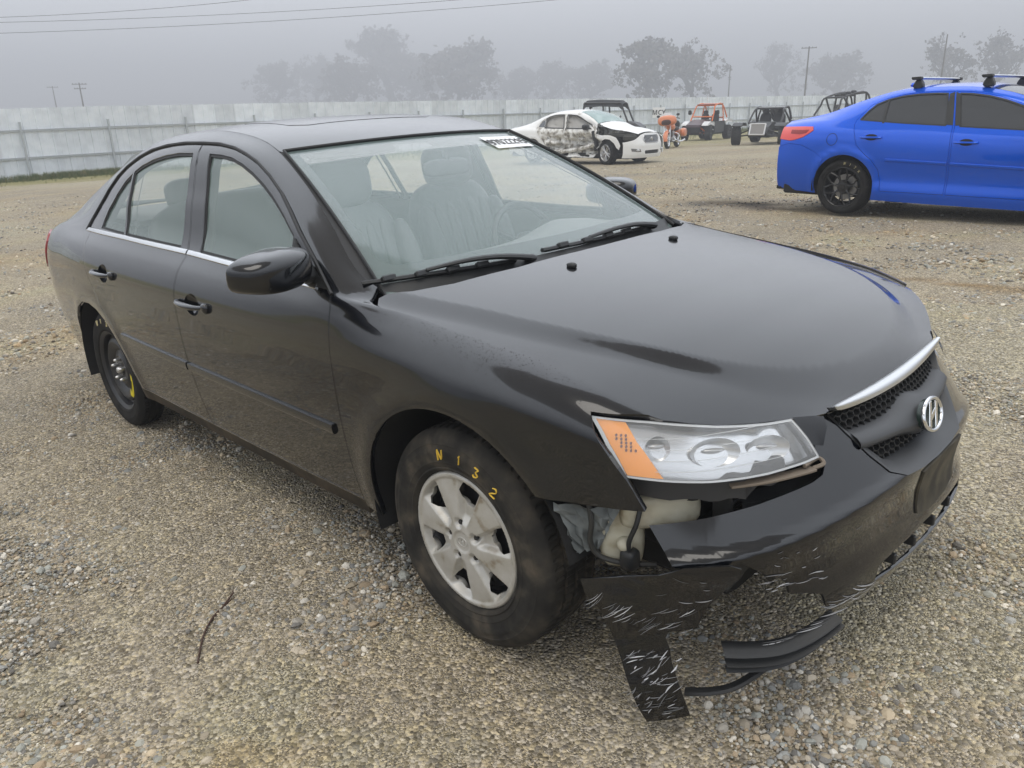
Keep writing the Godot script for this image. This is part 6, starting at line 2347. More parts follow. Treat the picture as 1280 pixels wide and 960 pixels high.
	mb.tube(V3([2.04, 1.0, 0.83, 2.03, 1.01, 0.93]), 0.03, 8)
	part(fdoor[0], "mirror", mb, blk)
	# roof bars on towers
	for x in [0.62, 1.36]:
		mb = MB.new()
		var prof := PackedVector2Array()
		for k in 14:
			var a := TAU * k / 14
			prof.append(Vector2(cos(a) * 0.040, 1.552 + sin(a) * 0.014 + 0.004 * cos(a)))
		mb.slab(prof, -0.56, 0.56, Transform3D(Basis.IDENTITY, Vector3(x, 0, 0)), 0.003)
		var bar := sub(car, "roof_bar", mb, mat("aluminium bar", Color(0.62, 0.64, 0.66), 0.3, 0.9))
		mb = MB.new()
		for sg in [1.0, -1.0]:
			mb.slab(round2(V2([-0.06, 1.44, 0.06, 1.44, 0.052, 1.49, 0.024, 1.54, -0.024, 1.54, -0.052, 1.49]), 0.02), 0.50, 0.57, Transform3D(Basis.from_scale(Vector3(1, 1, sg)), Vector3(x, 0, 0)), 0.012)
			mb.slab(round2(V2([-0.048, 1.534, 0.048, 1.538, 0.044, 1.570, -0.075, 1.566]), 0.008), 0.55, 0.61, Transform3D(Basis.from_scale(Vector3(1, 1, sg)), Vector3(x, 0, 0)), 0.004)
		part(bar, "tower", mb, blk)
	# wheels
	var wproto: Node3D = null
	for q in [[0.0, 1.0], [2.65, 1.0], [0.0, -1.0], [2.65, -1.0]]:
		var w: Node3D
		if wproto == null:
			w = Node3D.new()
			w.name = "wheel"
			car.add_child(w)
			part(w, "tyre", tyre_mesh(0.326, 0.118, 0.236, 192, 64), clean_tyre_mat(), 35)
			w.get_node("tyre").set_meta("label", "black tyre with pale crayon marks")
			var alloy := mat("gloss black alloy", Color(0.012, 0.012, 0.013), 0.22)
			mb = MB.new()
			mb.lathe(V2([0.18, -0.02, 0.205, 0.03, 0.215, 0.085, 0.232, 0.10, 0.240, 0.098, 0.240, 0.09]), 64)
			mb.lathe(V2([0.0, 0.085, 0.030, 0.085, 0.033, 0.076, 0.07, 0.072, 0.085, 0.04]), 32)
			for k in 7:
				for s in [-1.0, 1.0]:
					var a := TAU * (k + 0.25) / 7
					var p0 := Vector3(cos(a - 0.15 * s) * 0.062, sin(a - 0.15 * s) * 0.062, 0.066)
					var p1 := Vector3(cos(a + 0.10 * s) * 0.15, sin(a + 0.10 * s) * 0.15, 0.080)
					var p2 := Vector3(cos(a + 0.30 * s) * 0.226, sin(a + 0.30 * s) * 0.226, 0.092)
					mb.tube(PackedVector3Array([p0, p1, p2]), [0.016, 0.012, 0.011], 6, true, 0.8)
			part(w, "alloy_rim", mb, alloy)
			mb = MB.new()
			mb.lathe(V2([0.0, 0.0, 0.15, 0.0, 0.15, -0.02]), 40)
			part(w, "brake_disc", mb, mat("brake steel", Color(0.32, 0.31, 0.30), 0.4, 0.8))
			wproto = w
		else:
			w = wproto.duplicate()
			w.name = "wheel_%03d" % [car.get_children().filter(func(c): return c.name.begins_with("wheel") and not c.name.begins_with("wheel_h")).size()]
			car.add_child(w, true)
		w.transform = Transform3D(Basis(Vector3.UP, 0.0 if q[1] > 0 else PI), Vector3(q[0], 0.326, 0.765 * q[1]))
	crayon(wproto, "crayon_marks", "N17X", [86, 72, 58, 44], 0.283, 0.1205, 0.030, mat("pale crayon", Color(0.75, 0.66, 0.36), 0.7))

func red_lens() -> Material:
	var m := mat("bright red lens", Color(0.72, 0.045, 0.035), 0.15)
	m.clearcoat_enabled = true
	return m

func build_white(frame: Transform3D) -> void:
	var xs := [-3.8, -3.4, -3.0, -2.6, -2.1, -1.6, -1.1, -0.7, -0.35, 0.0, 0.4, 0.7, 0.9]
	var ys := [
		[0.98, 1.04, 1.13, 1.28, 1.42, 1.455, 1.43, 1.30, 1.10, 0.98, 0.93, 0.87, 0.80],
		[0.97, 1.02, 1.09, 1.23, 1.38, 1.415, 1.39, 1.25, 1.06, 0.96, 0.91, 0.85, 0.78],
		[0.96, 1.0, 1.05, 1.12, 1.19, 1.21, 1.19, 1.11, 1.0, 0.94, 0.89, 0.83, 0.76],
		[0.95, 0.98, 0.995, 1.0, 0.995, 0.985, 0.975, 0.965, 0.95, 0.92, 0.87, 0.81, 0.74],
		[0.90, 0.93, 0.94, 0.94, 0.93, 0.92, 0.91, 0.905, 0.90, 0.875, 0.83, 0.77, 0.71],
		[0.82, 0.84, 0.85, 0.85, 0.84, 0.83, 0.83, 0.82, 0.81, 0.80, 0.76, 0.71, 0.67],
		[0.68, 0.68, 0.68, 0.68, 0.68, 0.68, 0.67, 0.67, 0.66, 0.66, 0.64, 0.61, 0.58],
		[0.46, 0.46, 0.46, 0.46, 0.46, 0.46, 0.46, 0.46, 0.46, 0.46, 0.46, 0.45, 0.44],
		[0.30, 0.29, 0.28, 0.28, 0.28, 0.28, 0.28, 0.28, 0.28, 0.30, 0.30, 0.30, 0.30],
		[0.22, 0.20, 0.19, 0.19, 0.19, 0.19, 0.19, 0.19, 0.19, 0.20, 0.20, 0.20, 0.21],
	]
	var zs := [
		[0.52, 0.57, 0.58, 0.56, 0.55, 0.55, 0.57, 0.66, 0.74, 0.72, 0.69, 0.62, 0.50],
		[0.55, 0.61, 0.635, 0.63, 0.62, 0.62, 0.64, 0.73, 0.79, 0.765, 0.73, 0.66, 0.54],
		[0.59, 0.65, 0.69, 0.72, 0.73, 0.73, 0.74, 0.78, 0.815, 0.80, 0.765, 0.70, 0.58],
		[0.64, 0.71, 0.76, 0.80, 0.82, 0.825, 0.83, 0.84, 0.85, 0.84, 0.80, 0.74, 0.62],
		[0.70, 0.77, 0.82, 0.855, 0.87, 0.87, 0.87, 0.873, 0.88, 0.88, 0.84, 0.78, 0.67],
		[0.74, 0.81, 0.85, 0.885, 0.895, 0.895, 0.895, 0.895, 0.90, 0.905, 0.87, 0.81, 0.71],
		[0.755, 0.825, 0.865, 0.90, 0.905, 0.905, 0.905, 0.905, 0.905, 0.91, 0.88, 0.825, 0.73],
		[0.745, 0.81, 0.85, 0.885, 0.89, 0.89, 0.89, 0.89, 0.89, 0.895, 0.875, 0.825, 0.74],
		[0.71, 0.77, 0.82, 0.85, 0.865, 0.868, 0.868, 0.866, 0.862, 0.86, 0.845, 0.80, 0.71],
		[0.68, 0.74, 0.79, 0.82, 0.84, 0.845, 0.845, 0.842, 0.838, 0.835, 0.82, 0.775, 0.69],
	]
	var fl := Flank.new(xs, ys, zs)
	fl.flares = [[-2.7, 0.335, 0.41, 0.05, 0.012]]
	fl.crush = FastNoiseLite.new()
	fl.crush.seed = 31; fl.crush.frequency = 1.5; fl.crush.fractal_octaves = 3
	fl.crush_box = [-2.45, -0.05, 0.2, 0.80, 0.20]
	fl.dents = [[-0.75, 0.55, 0.75, 0.42, 0.17], [-1.6, 0.42, 0.7, 0.3, 0.10], [-0.55, 1.05, 0.3, 0.28, 0.06]]
	var car := thing("white_sedan", "wrecked white sedan with its crumpled side toward the camera", "car", "", frame)
	var white := mat("white car paint", Color(0.78, 0.78, 0.76), 0.3)
	white.clearcoat_enabled = true
	var scuff := mat("scraped white paint", Color.WHITE, 0.5)
	scuff.albedo_texture = ramp_tex(noise_img(512, 0.018, 23, FastNoiseLite.TYPE_SIMPLEX_SMOOTH, 5), [[0.1, Color(0.30, 0.28, 0.25)], [0.30, Color(0.50, 0.48, 0.45)], [0.40, Color(0.74, 0.725, 0.69)], [0.55, Color(0.89, 0.89, 0.875)], [0.9, Color(0.91, 0.91, 0.90)]])
	triplanar(scuff, 0.5)
	var blk: Material = mats["black plastic"]
	var under: Material = mats["underbody"]
	var cglass := mat("crazed glass", Color(0.30, 0.45, 0.43, 0.62), 0.2)
	var bag := mat("airbag cloth", Color(0.42, 0.41, 0.39), 0.9)
	var rd := V2([-1.60, 1.385, -1.8, 1.385, -2.0, 1.375, -2.2, 1.33, -2.4, 1.26, -2.58, 1.14, -2.62, 1.0, -2.52, 0.86, -2.36, 0.70, -2.26, 0.52, -2.24, 0.30, -1.50, 0.30, -1.53, 0.98])
	var fd := V2([-1.585, 1.385, -1.4, 1.38, -1.15, 1.355, -0.95, 1.28, -0.72, 1.17, -0.45, 1.03, -0.36, 0.95, -0.40, 0.30, -1.485, 0.30, -1.515, 0.98])
	var rg := V2([-1.66, 1.345, -1.8, 1.348, -2.0, 1.335, -2.18, 1.295, -2.30, 1.25, -2.26, 1.02, -1.58, 1.01])
	var qg := V2([-2.34, 1.235, -2.46, 1.16, -2.54, 1.07, -2.54, 1.03, -2.30, 1.02])
	var fg := V2([-1.50, 1.345, -1.4, 1.342, -1.17, 1.318, -0.98, 1.245, -0.78, 1.155, -0.62, 1.07, -0.60, 1.0, -1.45, 1.005])
	var arch := V2(arc2(-2.7, 0.335, 0.37, -25, 205, 20))
	var outer := []
	for x in span(-0.42, -3.78, 0.14): outer.append_array([x, 10.0])
	outer.append_array([-3.79, 10.6, -3.79, 18.4, -3.7, 18.95, -2.7, 18.97, -1.7, 18.97, -0.5, 18.97, -0.42, 0.30])
	var side: Array = both([car], "body_side", fl, V2(outer), [rd, fd, arch], 0.0, 0.015, white)
	var fdoor: Array = both([car], "front_door", fl, shrink(fd, 0.008), [fg], 0.0, 0.015, scuff, 30)
	fdoor[0].set_meta("label", "caved-in front door scraped to grey")
	var rdoor: Array = both([car], "rear_door", fl, shrink(rd, 0.008), [rg, qg], 0.0, 0.015, scuff, 30)
	both(fdoor, "window_frame", fl, Geometry2D.offset_polygon(fg, 0.03)[0], [fg], 0.003, 0.005, blk)
	both(rdoor, "window_frame", fl, Geometry2D.offset_polygon(rg, 0.03)[0], [rg, qg], 0.003, 0.005, blk)
	both(rdoor, "quarter_glass", fl, qg, [], -0.006, 0.0, mat("tinted glass", Color(0.042, 0.047, 0.055), 0.04, 0.0, 0.8))
	var mb := MB.new()
	var fn := FastNoiseLite.new()
	fn.seed = 7; fn.frequency = 2.2
	var rows := []
	for i in 25:
		var x := lerpf(-2.5, -0.7, i / 24.0)
		var r := PackedVector3Array()
		for k in 7:
			var t := lerpf(1.2, 2.9, k / 6.0)
			var p := fl.at(x, t)
			r.append(p - Vector3(0, 0, 0.09 + 0.05 * fn.get_noise_2d(x * 2, t)))
		rows.append(r)
	mb.sheet(rows)
	part(car, "curtain_airbag", mb, bag, 60)
	# buckled chrome-grey strips torn along the doors and a bent A pillar
	mb = MB.new()
	mb.tube(smooth3(V3([-2.4, 0.36, 0.87, -1.9, 0.33, 0.84, -1.3, 0.38, 0.80, -0.8, 0.47, 0.82, -0.42, 0.56, 0.88])), [0.05, 0.05, 0.06, 0.06, 0.06, 0.06, 0.06, 0.06, 0.06, 0.06, 0.06, 0.06, 0.06, 0.06, 0.06, 0.06, 0.06, 0.06, 0.06, 0.06, 0.06, 0.06, 0.06, 0.06, 0.05], 7)
	part(car, "buckled_sill", mb, scuff)
	mb = MB.new()
	mb.tube(smooth3(V3([-1.15, 1.40, 0.63, -0.92, 1.30, 0.60, -0.74, 1.10, 0.66, -0.50, 0.90, 0.80, -0.44, 0.62, 0.84])), 0.045, 7)
	part(car, "bent_pillar", mb, white)
	mb = MB.new()
	mb.box(Vector3(0.10, 0.55, 0.16), Transform3D(Basis(Vector3(0, 0, 1), 0.2), Vector3(-0.44, 0.66, 0.80)), 0.02)
	mb.egg(Vector3(0.09, 0.08, 0.11), Transform3D(Basis.IDENTITY, Vector3(-0.72, 1.03, 0.90)), 14, 10, 0.7)
	part(car, "broken_mirror", mb, blk)
	# upper sheets
	var cr := func(x: float) -> float: return lerps([-3.8, -3.3, -2.6, -1.6, -1.1, -0.4, 0.3, 0.9], [0.03, 0.03, 0.04, 0.045, 0.045, 0.05, 0.07, 0.05], x)
	part(car, "trunk_lid", cross_sheet(fl, -3.79, -3.15, 6, cr), white)
	part(car, "rear_window", cross_sheet(fl, -3.15, -2.4, 6, cr, 0.03), mats["tinted glass"])
	part(car, "roof", cross_sheet(fl, -2.4, -1.12, 10, cr), white)
	part(car, "windshield", cross_sheet(fl, -1.12, -0.40, 7, cr, 0.02), cglass)
	part(car, "hood", cross_sheet(fl, -0.38, 0.80, 10, cr, 0.05), white)
	part(car, "tail_panel", end_cap(fl, -3.785, -0.10), white)
	# front fender, split from the hood
	var ff := V2([-0.36, 0.86, -0.2, 0.87, 0.0, 0.84, 0.2, 0.80, 0.34, 0.77, 0.40, 0.70, 0.46, 0.58, 0.42, 0.46, 0.36, 0.50, 0.30, 0.60, 0.18, 0.69, 0.0, 0.735, -0.16, 0.70, -0.28, 0.60, -0.36, 0.42])
	mb = MB.new()
	var S := func(x: float, t: float) -> Vector3:
		var p := fl.at(x, t)
		return p + Vector3(0.0, -0.02 + 0.03 * sin(x * 9.0), 0.05 + 0.05 * sin(x * 7.0 + 1.0))
	panel(mb, S, Vector3(0, 0.3, 0), (func():
		var o := fl.to_t(dense(ff, 0.04))
		if Geometry2D.is_polygon_clockwise(o): o.reverse()
		return o).call(), [], 0.06, 0.3, 0.0, 0.02)
	part(car, "torn_fender", mb, white)
	mb = MB.new()
	flank_panel(mb, fl, -1.0, V2([-0.38, 13.0, 0.0, 13.0, 0.5, 13.0, 0.85, 13.0, 0.86, 0.3, 0.42, 0.3, 0.36, 0.5, 0.2, 0.68, 0.0, 0.72, -0.2, 0.68, -0.34, 0.5, -0.38, 0.3]), [], 0.0, 0.02, 0.1, 0.5)
	part(car, "front_fender", mb, white)
	# nose: bumper cover, grille, lamp holes, fog lamp
	var nose := func(k: float, y: float) -> Vector3:
		var a := absf(k)
		var x := 0.96 - 0.10 * a * a - 0.32 * pow(a, 6.0) - 0.30 * maxf(0.0, y - 0.55) - 0.9 * pow(maxf(0.0, 0.32 - y), 1.5)
		return Vector3(x, y, 0.86 * k)
	var gpoly := round2(V2([-0.42, 0.60, 0.42, 0.60, 0.46, 0.80, -0.46, 0.80]), 0.06)
	var low := round2(V2([-0.40, 0.30, 0.40, 0.30, 0.44, 0.40, -0.44, 0.40]), 0.03)
	for h in [gpoly, low]: if Geometry2D.is_polygon_clockwise(h): h.reverse()
	mb = MB.new()
	panel(mb, nose, Vector3(0, 0.5, 0), V2([-1, 0.20, 1, 0.20, 1.0, 0.62, 0.80, 0.68, 0.52, 0.82, 0.3, 0.86, -0.3, 0.86, -0.52, 0.82, -0.80, 0.68, -1, 0.62]), [gpoly, low], 0.08, 0.05, 0.0, 0.02)
	var bumper := part(car, "front_bumper", mb, white)
	mb = MB.new()
	panel(mb, nose, Vector3(0, 0.5, 0), gpoly, [], 0.1, 0.05, -0.03)
	panel(mb, nose, Vector3(0, 0.5, 0), low, [], 0.1, 0.05, -0.03)
	part(bumper, "grille_back", mb, blk)
	mb = MB.new()
	for i in 13:
		var k := lerpf(-0.40, 0.40, i / 12.0)
		mb.tube(PackedVector3Array([nose.call(k, 0.61), nose.call(k * 1.06, 0.79)]), 0.009, 5)
	var ringp := PackedVector3Array()
	for p in dense(gpoly, 0.06): ringp.append(nose.call(p.x, p.y) + Vector3(0.004, 0, 0))
	ringp.append(ringp[0])
	mb.tube(ringp, 0.013, 6, false)
	mb.lathe(V2([0.0, 0.02, 0.05, 0.012, 0.055, 0.0]), 20, Transform3D(Basis(Vector3.UP, PI / 2), nose.call(0.0, 0.70) + Vector3(0.01, 0, 0)))
	part(bumper, "grille_bars", mb, mat("dull chrome", Color(0.5, 0.5, 0.5), 0.3, 1.0))
	mb = MB.new()
	for sg in [1.0, -1.0]:
		var fp := V2([0.58 * sg, 0.36, 0.86 * sg, 0.38, 0.88 * sg, 0.46, 0.62 * sg, 0.44])
		if Geometry2D.is_polygon_clockwise(fp): fp.reverse()
		panel(mb, nose, Vector3(0, 0.5, 0), fp, [], 0.08, 0.05, 0.004, 0.004)
	part(bumper, "fog_lamp_bezel", mb, mat("fog bezel", Color(0.30, 0.31, 0.32), 0.25, 0.9))
	mb = MB.new()
	for sg in [1.0, -1.0]:
		mb.egg(Vector3(0.05, 0.03, 0.055), Transform3D(Basis.IDENTITY, nose.call(0.70 * sg, 0.41)), 14, 8)
	part(bumper, "fog_lamp", mb, mat("lens edge", Color(0.55, 0.57, 0.58), 0.25))
	mb = MB.new()
	for sg in [1.0, -1.0]:
		mb.box(Vector3(0.36, 0.14, 0.30), Transform3D(Basis(Vector3.UP, 0.75 * sg), Vector3(0.60, 0.735, 0.62 * sg)), 0.03)
	mb.box(Vector3(1.0, 0.10, 1.36), Transform3D(Basis.IDENTITY, Vector3(0.25, 0.80, 0)), 0.02)
	part(car, "engine_bay_gap", mb, mat("torn dark metal", Color(0.045, 0.045, 0.04), 0.7))
	mb = MB.new()
	mb.egg(Vector3(0.16, 0.055, 0.10), Transform3D(Basis(Vector3.UP, -0.75), Vector3(0.60, 0.77, -0.60)), 16, 10, 0.7)
	mb.egg(Vector3(0.08, 0.05, 0.05), Transform3D(Basis(Vector3.UP, 0.75), Vector3(0.64, 0.75, 0.60)), 16, 10, 0.7)
	part(car, "headlight", mb, mats["headlight lens"] if false else mat("smoky lamp", Color(0.25, 0.26, 0.27), 0.12))
	mb = MB.new()
	mb.box(Vector3(4.3, 0.14, 1.5), Transform3D(Basis.IDENTITY, Vector3(-1.5, 0.24, 0)), 0.02)
	mb.box(Vector3(4.2, 0.5, 1.1), Transform3D(Basis.IDENTITY, Vector3(-1.5, 0.55, 0)), 0.02)
	part(car, "underbody", mb, under)
	# wheels: the near front one stands turned out
	var wp: Node3D = null
	var n := 0
	for q in [[0.0, 1.0, -0.30], [0.0, -1.0, -0.15], [-2.7, 1.0, 0.0], [-2.7, -1.0, 0.0]]:
		var w: Node3D
		if wp == null:
			w = Node3D.new(); w.name = "wheel"; car.add_child(w)
			part(w, "tyre", tyre_mesh(0.335, 0.115, 0.225, 120, 40), clean_tyre_mat(), 35)
			mb = MB.new()
			mb.lathe(V2([0.17, 0.0, 0.20, 0.06, 0.222, 0.105, 0.230, 0.10]), 48)
			mb.lathe(V2([0.0, 0.095, 0.03, 0.095, 0.06, 0.08, 0.075, 0.04]), 24)
			for k in 10:
				var a := TAU * k / 10 + (0.12 if k % 2 else -0.12)
				mb.tube(PackedVector3Array([Vector3(cos(a) * 0.05, sin(a) * 0.05, 0.08), Vector3(cos(a) * 0.21, sin(a) * 0.21, 0.088)]), [0.017, 0.02], 6, true, 0.7)
			part(w, "alloy_rim", mb, mat("bright alloy", Color(0.66, 0.66, 0.66), 0.3, 0.7))
			mb = MB.new()
			mb.lathe(V2([0.0, 0.02, 0.19, 0.02]), 32)
			part(w, "brake_disc", mb, mat("dark brake", Color(0.08, 0.08, 0.08), 0.6))
			wp = w
		else:
			n += 1
			w = wp.duplicate(); w.name = "wheel_%03d" % n; car.add_child(w, true)
		w.transform = Transform3D(Basis(Vector3.UP, q[2] + (0.0 if q[1] > 0 else PI)), Vector3(q[0], 0.335, 0.80 * q[1]))

# ---------------------------------------------------------------- off-road buggies, motorcycle, sign
func heading(toward: float, left: float) -> float:
	# turn of a thing whose +x should point toward the camera by one share and to the picture's left by the other
	var h := Vector2(0.67, 0.66) * toward + Vector2(-0.707, 0.707) * left
	return atan2(-h.y, h.x)

func frame_at(u: float, dist: float, turn: float) -> Transform3D:
	return Transform3D(Basis(Vector3.UP, turn), stand(u, dist))

func knobby(r: float, half: float) -> MB:
	var mb := MB.new()
	var prof := V2([r * 0.5, half * 0.8, r * 0.56, half * 0.95, r * 0.78, half * 1.05, r * 0.92, half * 0.98, r * 0.96, half * 0.8, r * 0.96, -half * 0.8, r * 0.92, -half * 0.98, r * 0.78, -half * 1.05, r * 0.56, -half * 0.95, r * 0.5, -half * 0.8])
	mb.lathe(prof, 28)
	for k in 22:
		var a := TAU * k / 22
		for s in [-0.62, 0.0, 0.62]:
			var aa: float = a + (0.14 if s == 0.0 else 0.0)
			mb.box(Vector3(r * 0.07, r * 0.16, half * 0.46), Transform3D(Basis(Vector3(0, 0, 1), aa), Vector3(cos(aa), sin(aa), 0) * r * 0.985 + Vector3(0, 0, s * half)), r * 0.012)
	return mb

func atv_wheels(t: Node3D, places: Array, r: float, half: float, rim_m: Material) -> void:
	var proto: Node3D = null
	var n := 0
	for p in places:
		var w: Node3D
		if proto == null:
			w = Node3D.new(); w.name = "wheel"; t.add_child(w)
			part(w, "tyre", knobby(r, half), mat("knobby rubber", Color(0.022, 0.022, 0.021), 0.85))
			var mb := MB.new()
			mb.lathe(V2([0.0, half * 0.55, r * 0.12, half * 0.6, r * 0.2, half * 0.45, r * 0.42, half * 0.5, r * 0.5, half * 0.86, r * 0.54, half * 0.84]), 24)
			for k in 6:
				var a := TAU * k / 6
				mb.tube(PackedVector3Array([Vector3(cos(a), sin(a), 0) * r * 0.1 + Vector3(0, 0, half * 0.66), Vector3(cos(a), sin(a), 0) * r * 0.48 + Vector3(0, 0, half * 0.8)]), r * 0.05, 5)
			part(w, "rim", mb, rim_m)
			proto = w
		else:
			n += 1
			w = proto.duplicate(); w.name = "wheel_%03d" % n; t.add_child(w, true)
		w.transform = Transform3D(Basis(Vector3.UP, p[3] + (0.0 if p[2] > 0 else PI)), Vector3(p[0], p[1], p[2]))

func tubes(t: Node3D, called: String, list: Array, r: float, m: Material) -> void:
	var mb := MB.new()
	for l in list: mb.tube(smooth3(V3(l), 5) if l.size() > 6 else V3(l), r, 8)
	sub(t, called, mb, m)

func bucket_seat(t: Node3D, x: float, z: float, m: Material) -> void:
	var mb := MB.new()
	mb.egg(Vector3(0.24, 0.09, 0.22), Transform3D(Basis.IDENTITY, Vector3(x, 0.62, z)), 14, 8, 0.6)
	mb.egg(Vector3(0.09, 0.36, 0.22), Transform3D(Basis(Vector3(0, 0, 1), 0.25), Vector3(x - 0.27, 0.95, z)), 14, 10, 0.6)
	mb.egg(Vector3(0.06, 0.11, 0.13), Transform3D(Basis(Vector3(0, 0, 1), 0.2), Vector3(x - 0.36, 1.34, z)), 12, 8, 0.6)
	sub(t, "seat", mb, m)

func build_orange_buggy() -> void:
	var t := thing("off_road_buggy", "white and dark off-road buggy with an orange roll cage, behind the orange motorcycle", "buggy", "off-road buggies along the fence", frame_at(884, 44.5, heading(0.80, 0.62)))
	var orange := mat("orange frame paint", Color(0.72, 0.17, 0.035), 0.4)
	var blk: Material = mats["black plastic"]
	var white: Material = mat("white body plastic", Color(0.66, 0.66, 0.66), 0.35)
	var maroon := mat("dark maroon hood", Color(0.05, 0.022, 0.028), 0.3)
	atv_wheels(t, [[1.0, 0.36, 0.66, 0.25], [1.0, 0.36, -0.66, 0.25], [-1.15, 0.36, 0.68, 0.0], [-1.15, 0.36, -0.68, 0.0]], 0.36, 0.15, mat("dark rim", Color(0.05, 0.05, 0.05), 0.4))
	var mb := MB.new()
	# hood that slopes to a pointed nose
	mb.slab(V2([0.35, 0.80, 0.40, 1.02, 0.9, 0.98, 1.45, 0.78, 1.48, 0.66, 1.2, 0.72]), -0.42, 0.42, Transform3D.IDENTITY, 0.05)
	part(t, "hood", mb, maroon)
	mb = MB.new()
	for s in [1.0, -1.0]: mb.slab(V2([0.55, 0.70, 0.62, 0.92, 1.0, 0.95, 1.30, 0.82, 1.36, 0.74, 1.0, 0.80]), 0.40 * s, 0.74 * s, Transform3D.IDENTITY, 0.03)
	for s in [1.0, -1.0]: mb.slab(V2([-1.55, 0.86, -1.5, 1.0, -1.0, 1.02, -0.7, 0.92, -0.75, 0.80, -1.1, 0.86]), 0.40 * s, 0.74 * s, Transform3D.IDENTITY, 0.03)
	part(t, "fender", mb, white)
	mb = MB.new()
	for s in [1.0, -1.0]: mb.slab(V2([-0.70, 0.40, -0.72, 0.95, 0.30, 0.92, 0.48, 0.75, 0.45, 0.38]), 0.66 * s, 0.70 * s, Transform3D.IDENTITY, 0.012)
	part(t, "door", mb, mat("dark door panel", Color(0.045, 0.048, 0.052), 0.45))
	mb = MB.new()
	mb.box(Vector3(2.6, 0.16, 0.9), Transform3D(Basis.IDENTITY, Vector3(-0.1, 0.36, 0)), 0.03)
	mb.box(Vector3(0.35, 0.36, 0.66), Transform3D(Basis.IDENTITY, Vector3(1.22, 0.56, 0)), 0.04)
	mb.box(Vector3(0.7, 0.35, 0.9), Transform3D(Basis.IDENTITY, Vector3(-1.1, 0.7, 0)), 0.04)
	part(t, "chassis", mb, blk)
	mb = MB.new()
	for s in [1.0, -1.0]:
		mb.egg(Vector3(0.04, 0.05, 0.10), Transform3D(Basis.IDENTITY, Vector3(1.38, 0.72, 0.24 * s)), 12, 8)
	part(t, "headlight", mb, mat("lens edge", Color(0.55, 0.57, 0.58), 0.25))
	var arms := []
	for s in [1.0, -1.0]:
		arms.append([1.25, 0.42, 0.18 * s, 1.02, 0.34, 0.56 * s])
		arms.append([0.80, 0.42, 0.22 * s, 0.98, 0.34, 0.56 * s])
		arms.append([1.28, 0.72, 0.22 * s, 1.05, 0.42, 0.54 * s])
	tubes(t, "suspension_arm", arms, 0.035, orange)
	var cage := []
	for s in [1.0, -1.0]:
		cage.append([0.55, 0.95, 0.60 * s, 0.30, 1.35, 0.56 * s, 0.05, 1.70, 0.50 * s, -0.75, 1.74, 0.50 * s, -1.25, 1.10, 0.56 * s])
		cage.append([-0.72, 0.92, 0.62 * s, -0.75, 1.4, 0.56 * s, -0.76, 1.74, 0.50 * s])
	cage.append([0.05, 1.70, 0.5, 0.05, 1.70, -0.5]); cage.append([-0.75, 1.74, 0.5, -0.75, 1.74, -0.5]); cage.append([0.42, 1.15, 0.58, 0.42, 1.15, -0.58])
	cage.append([-0.75, 1.1, 0.58, -0.75, 1.1, -0.58])
	tubes(t, "roll_cage", cage, 0.032, orange)
	mb = MB.new()
	mb.slab(V2([-0.85, 1.76, 0.12, 1.73, 0.16, 1.755, -0.85, 1.80]), -0.5, 0.5, Transform3D.IDENTITY, 0.01)
	part(t, "roof_panel", mb, mat("orange roof", Color(0.42, 0.075, 0.02), 0.45))
	bucket_seat(t, -0.15, 0.28, blk); bucket_seat(t, -0.15, -0.28, blk)
	mb = MB.new()
	mb.tube(V3([-0.9, 1.0, 0.45, -0.95, 2.25, 0.45]), 0.014, 5)
	part(t, "whip_mast", mb, white)
	mb = MB.new()
	for s in [1.0, -1.0]: mb.egg(Vector3(0.06, 0.12, 0.09), Transform3D(Basis.IDENTITY, Vector3(0.32, 1.36, 0.78 * s)), 12, 8, 0.7)
	for s in [1.0, -1.0]: mb.tube(V3([0.30, 1.30, 0.58 * s, 0.32, 1.30, 0.74 * s]), 0.018, 5)
	part(t, "mirror", mb, blk)

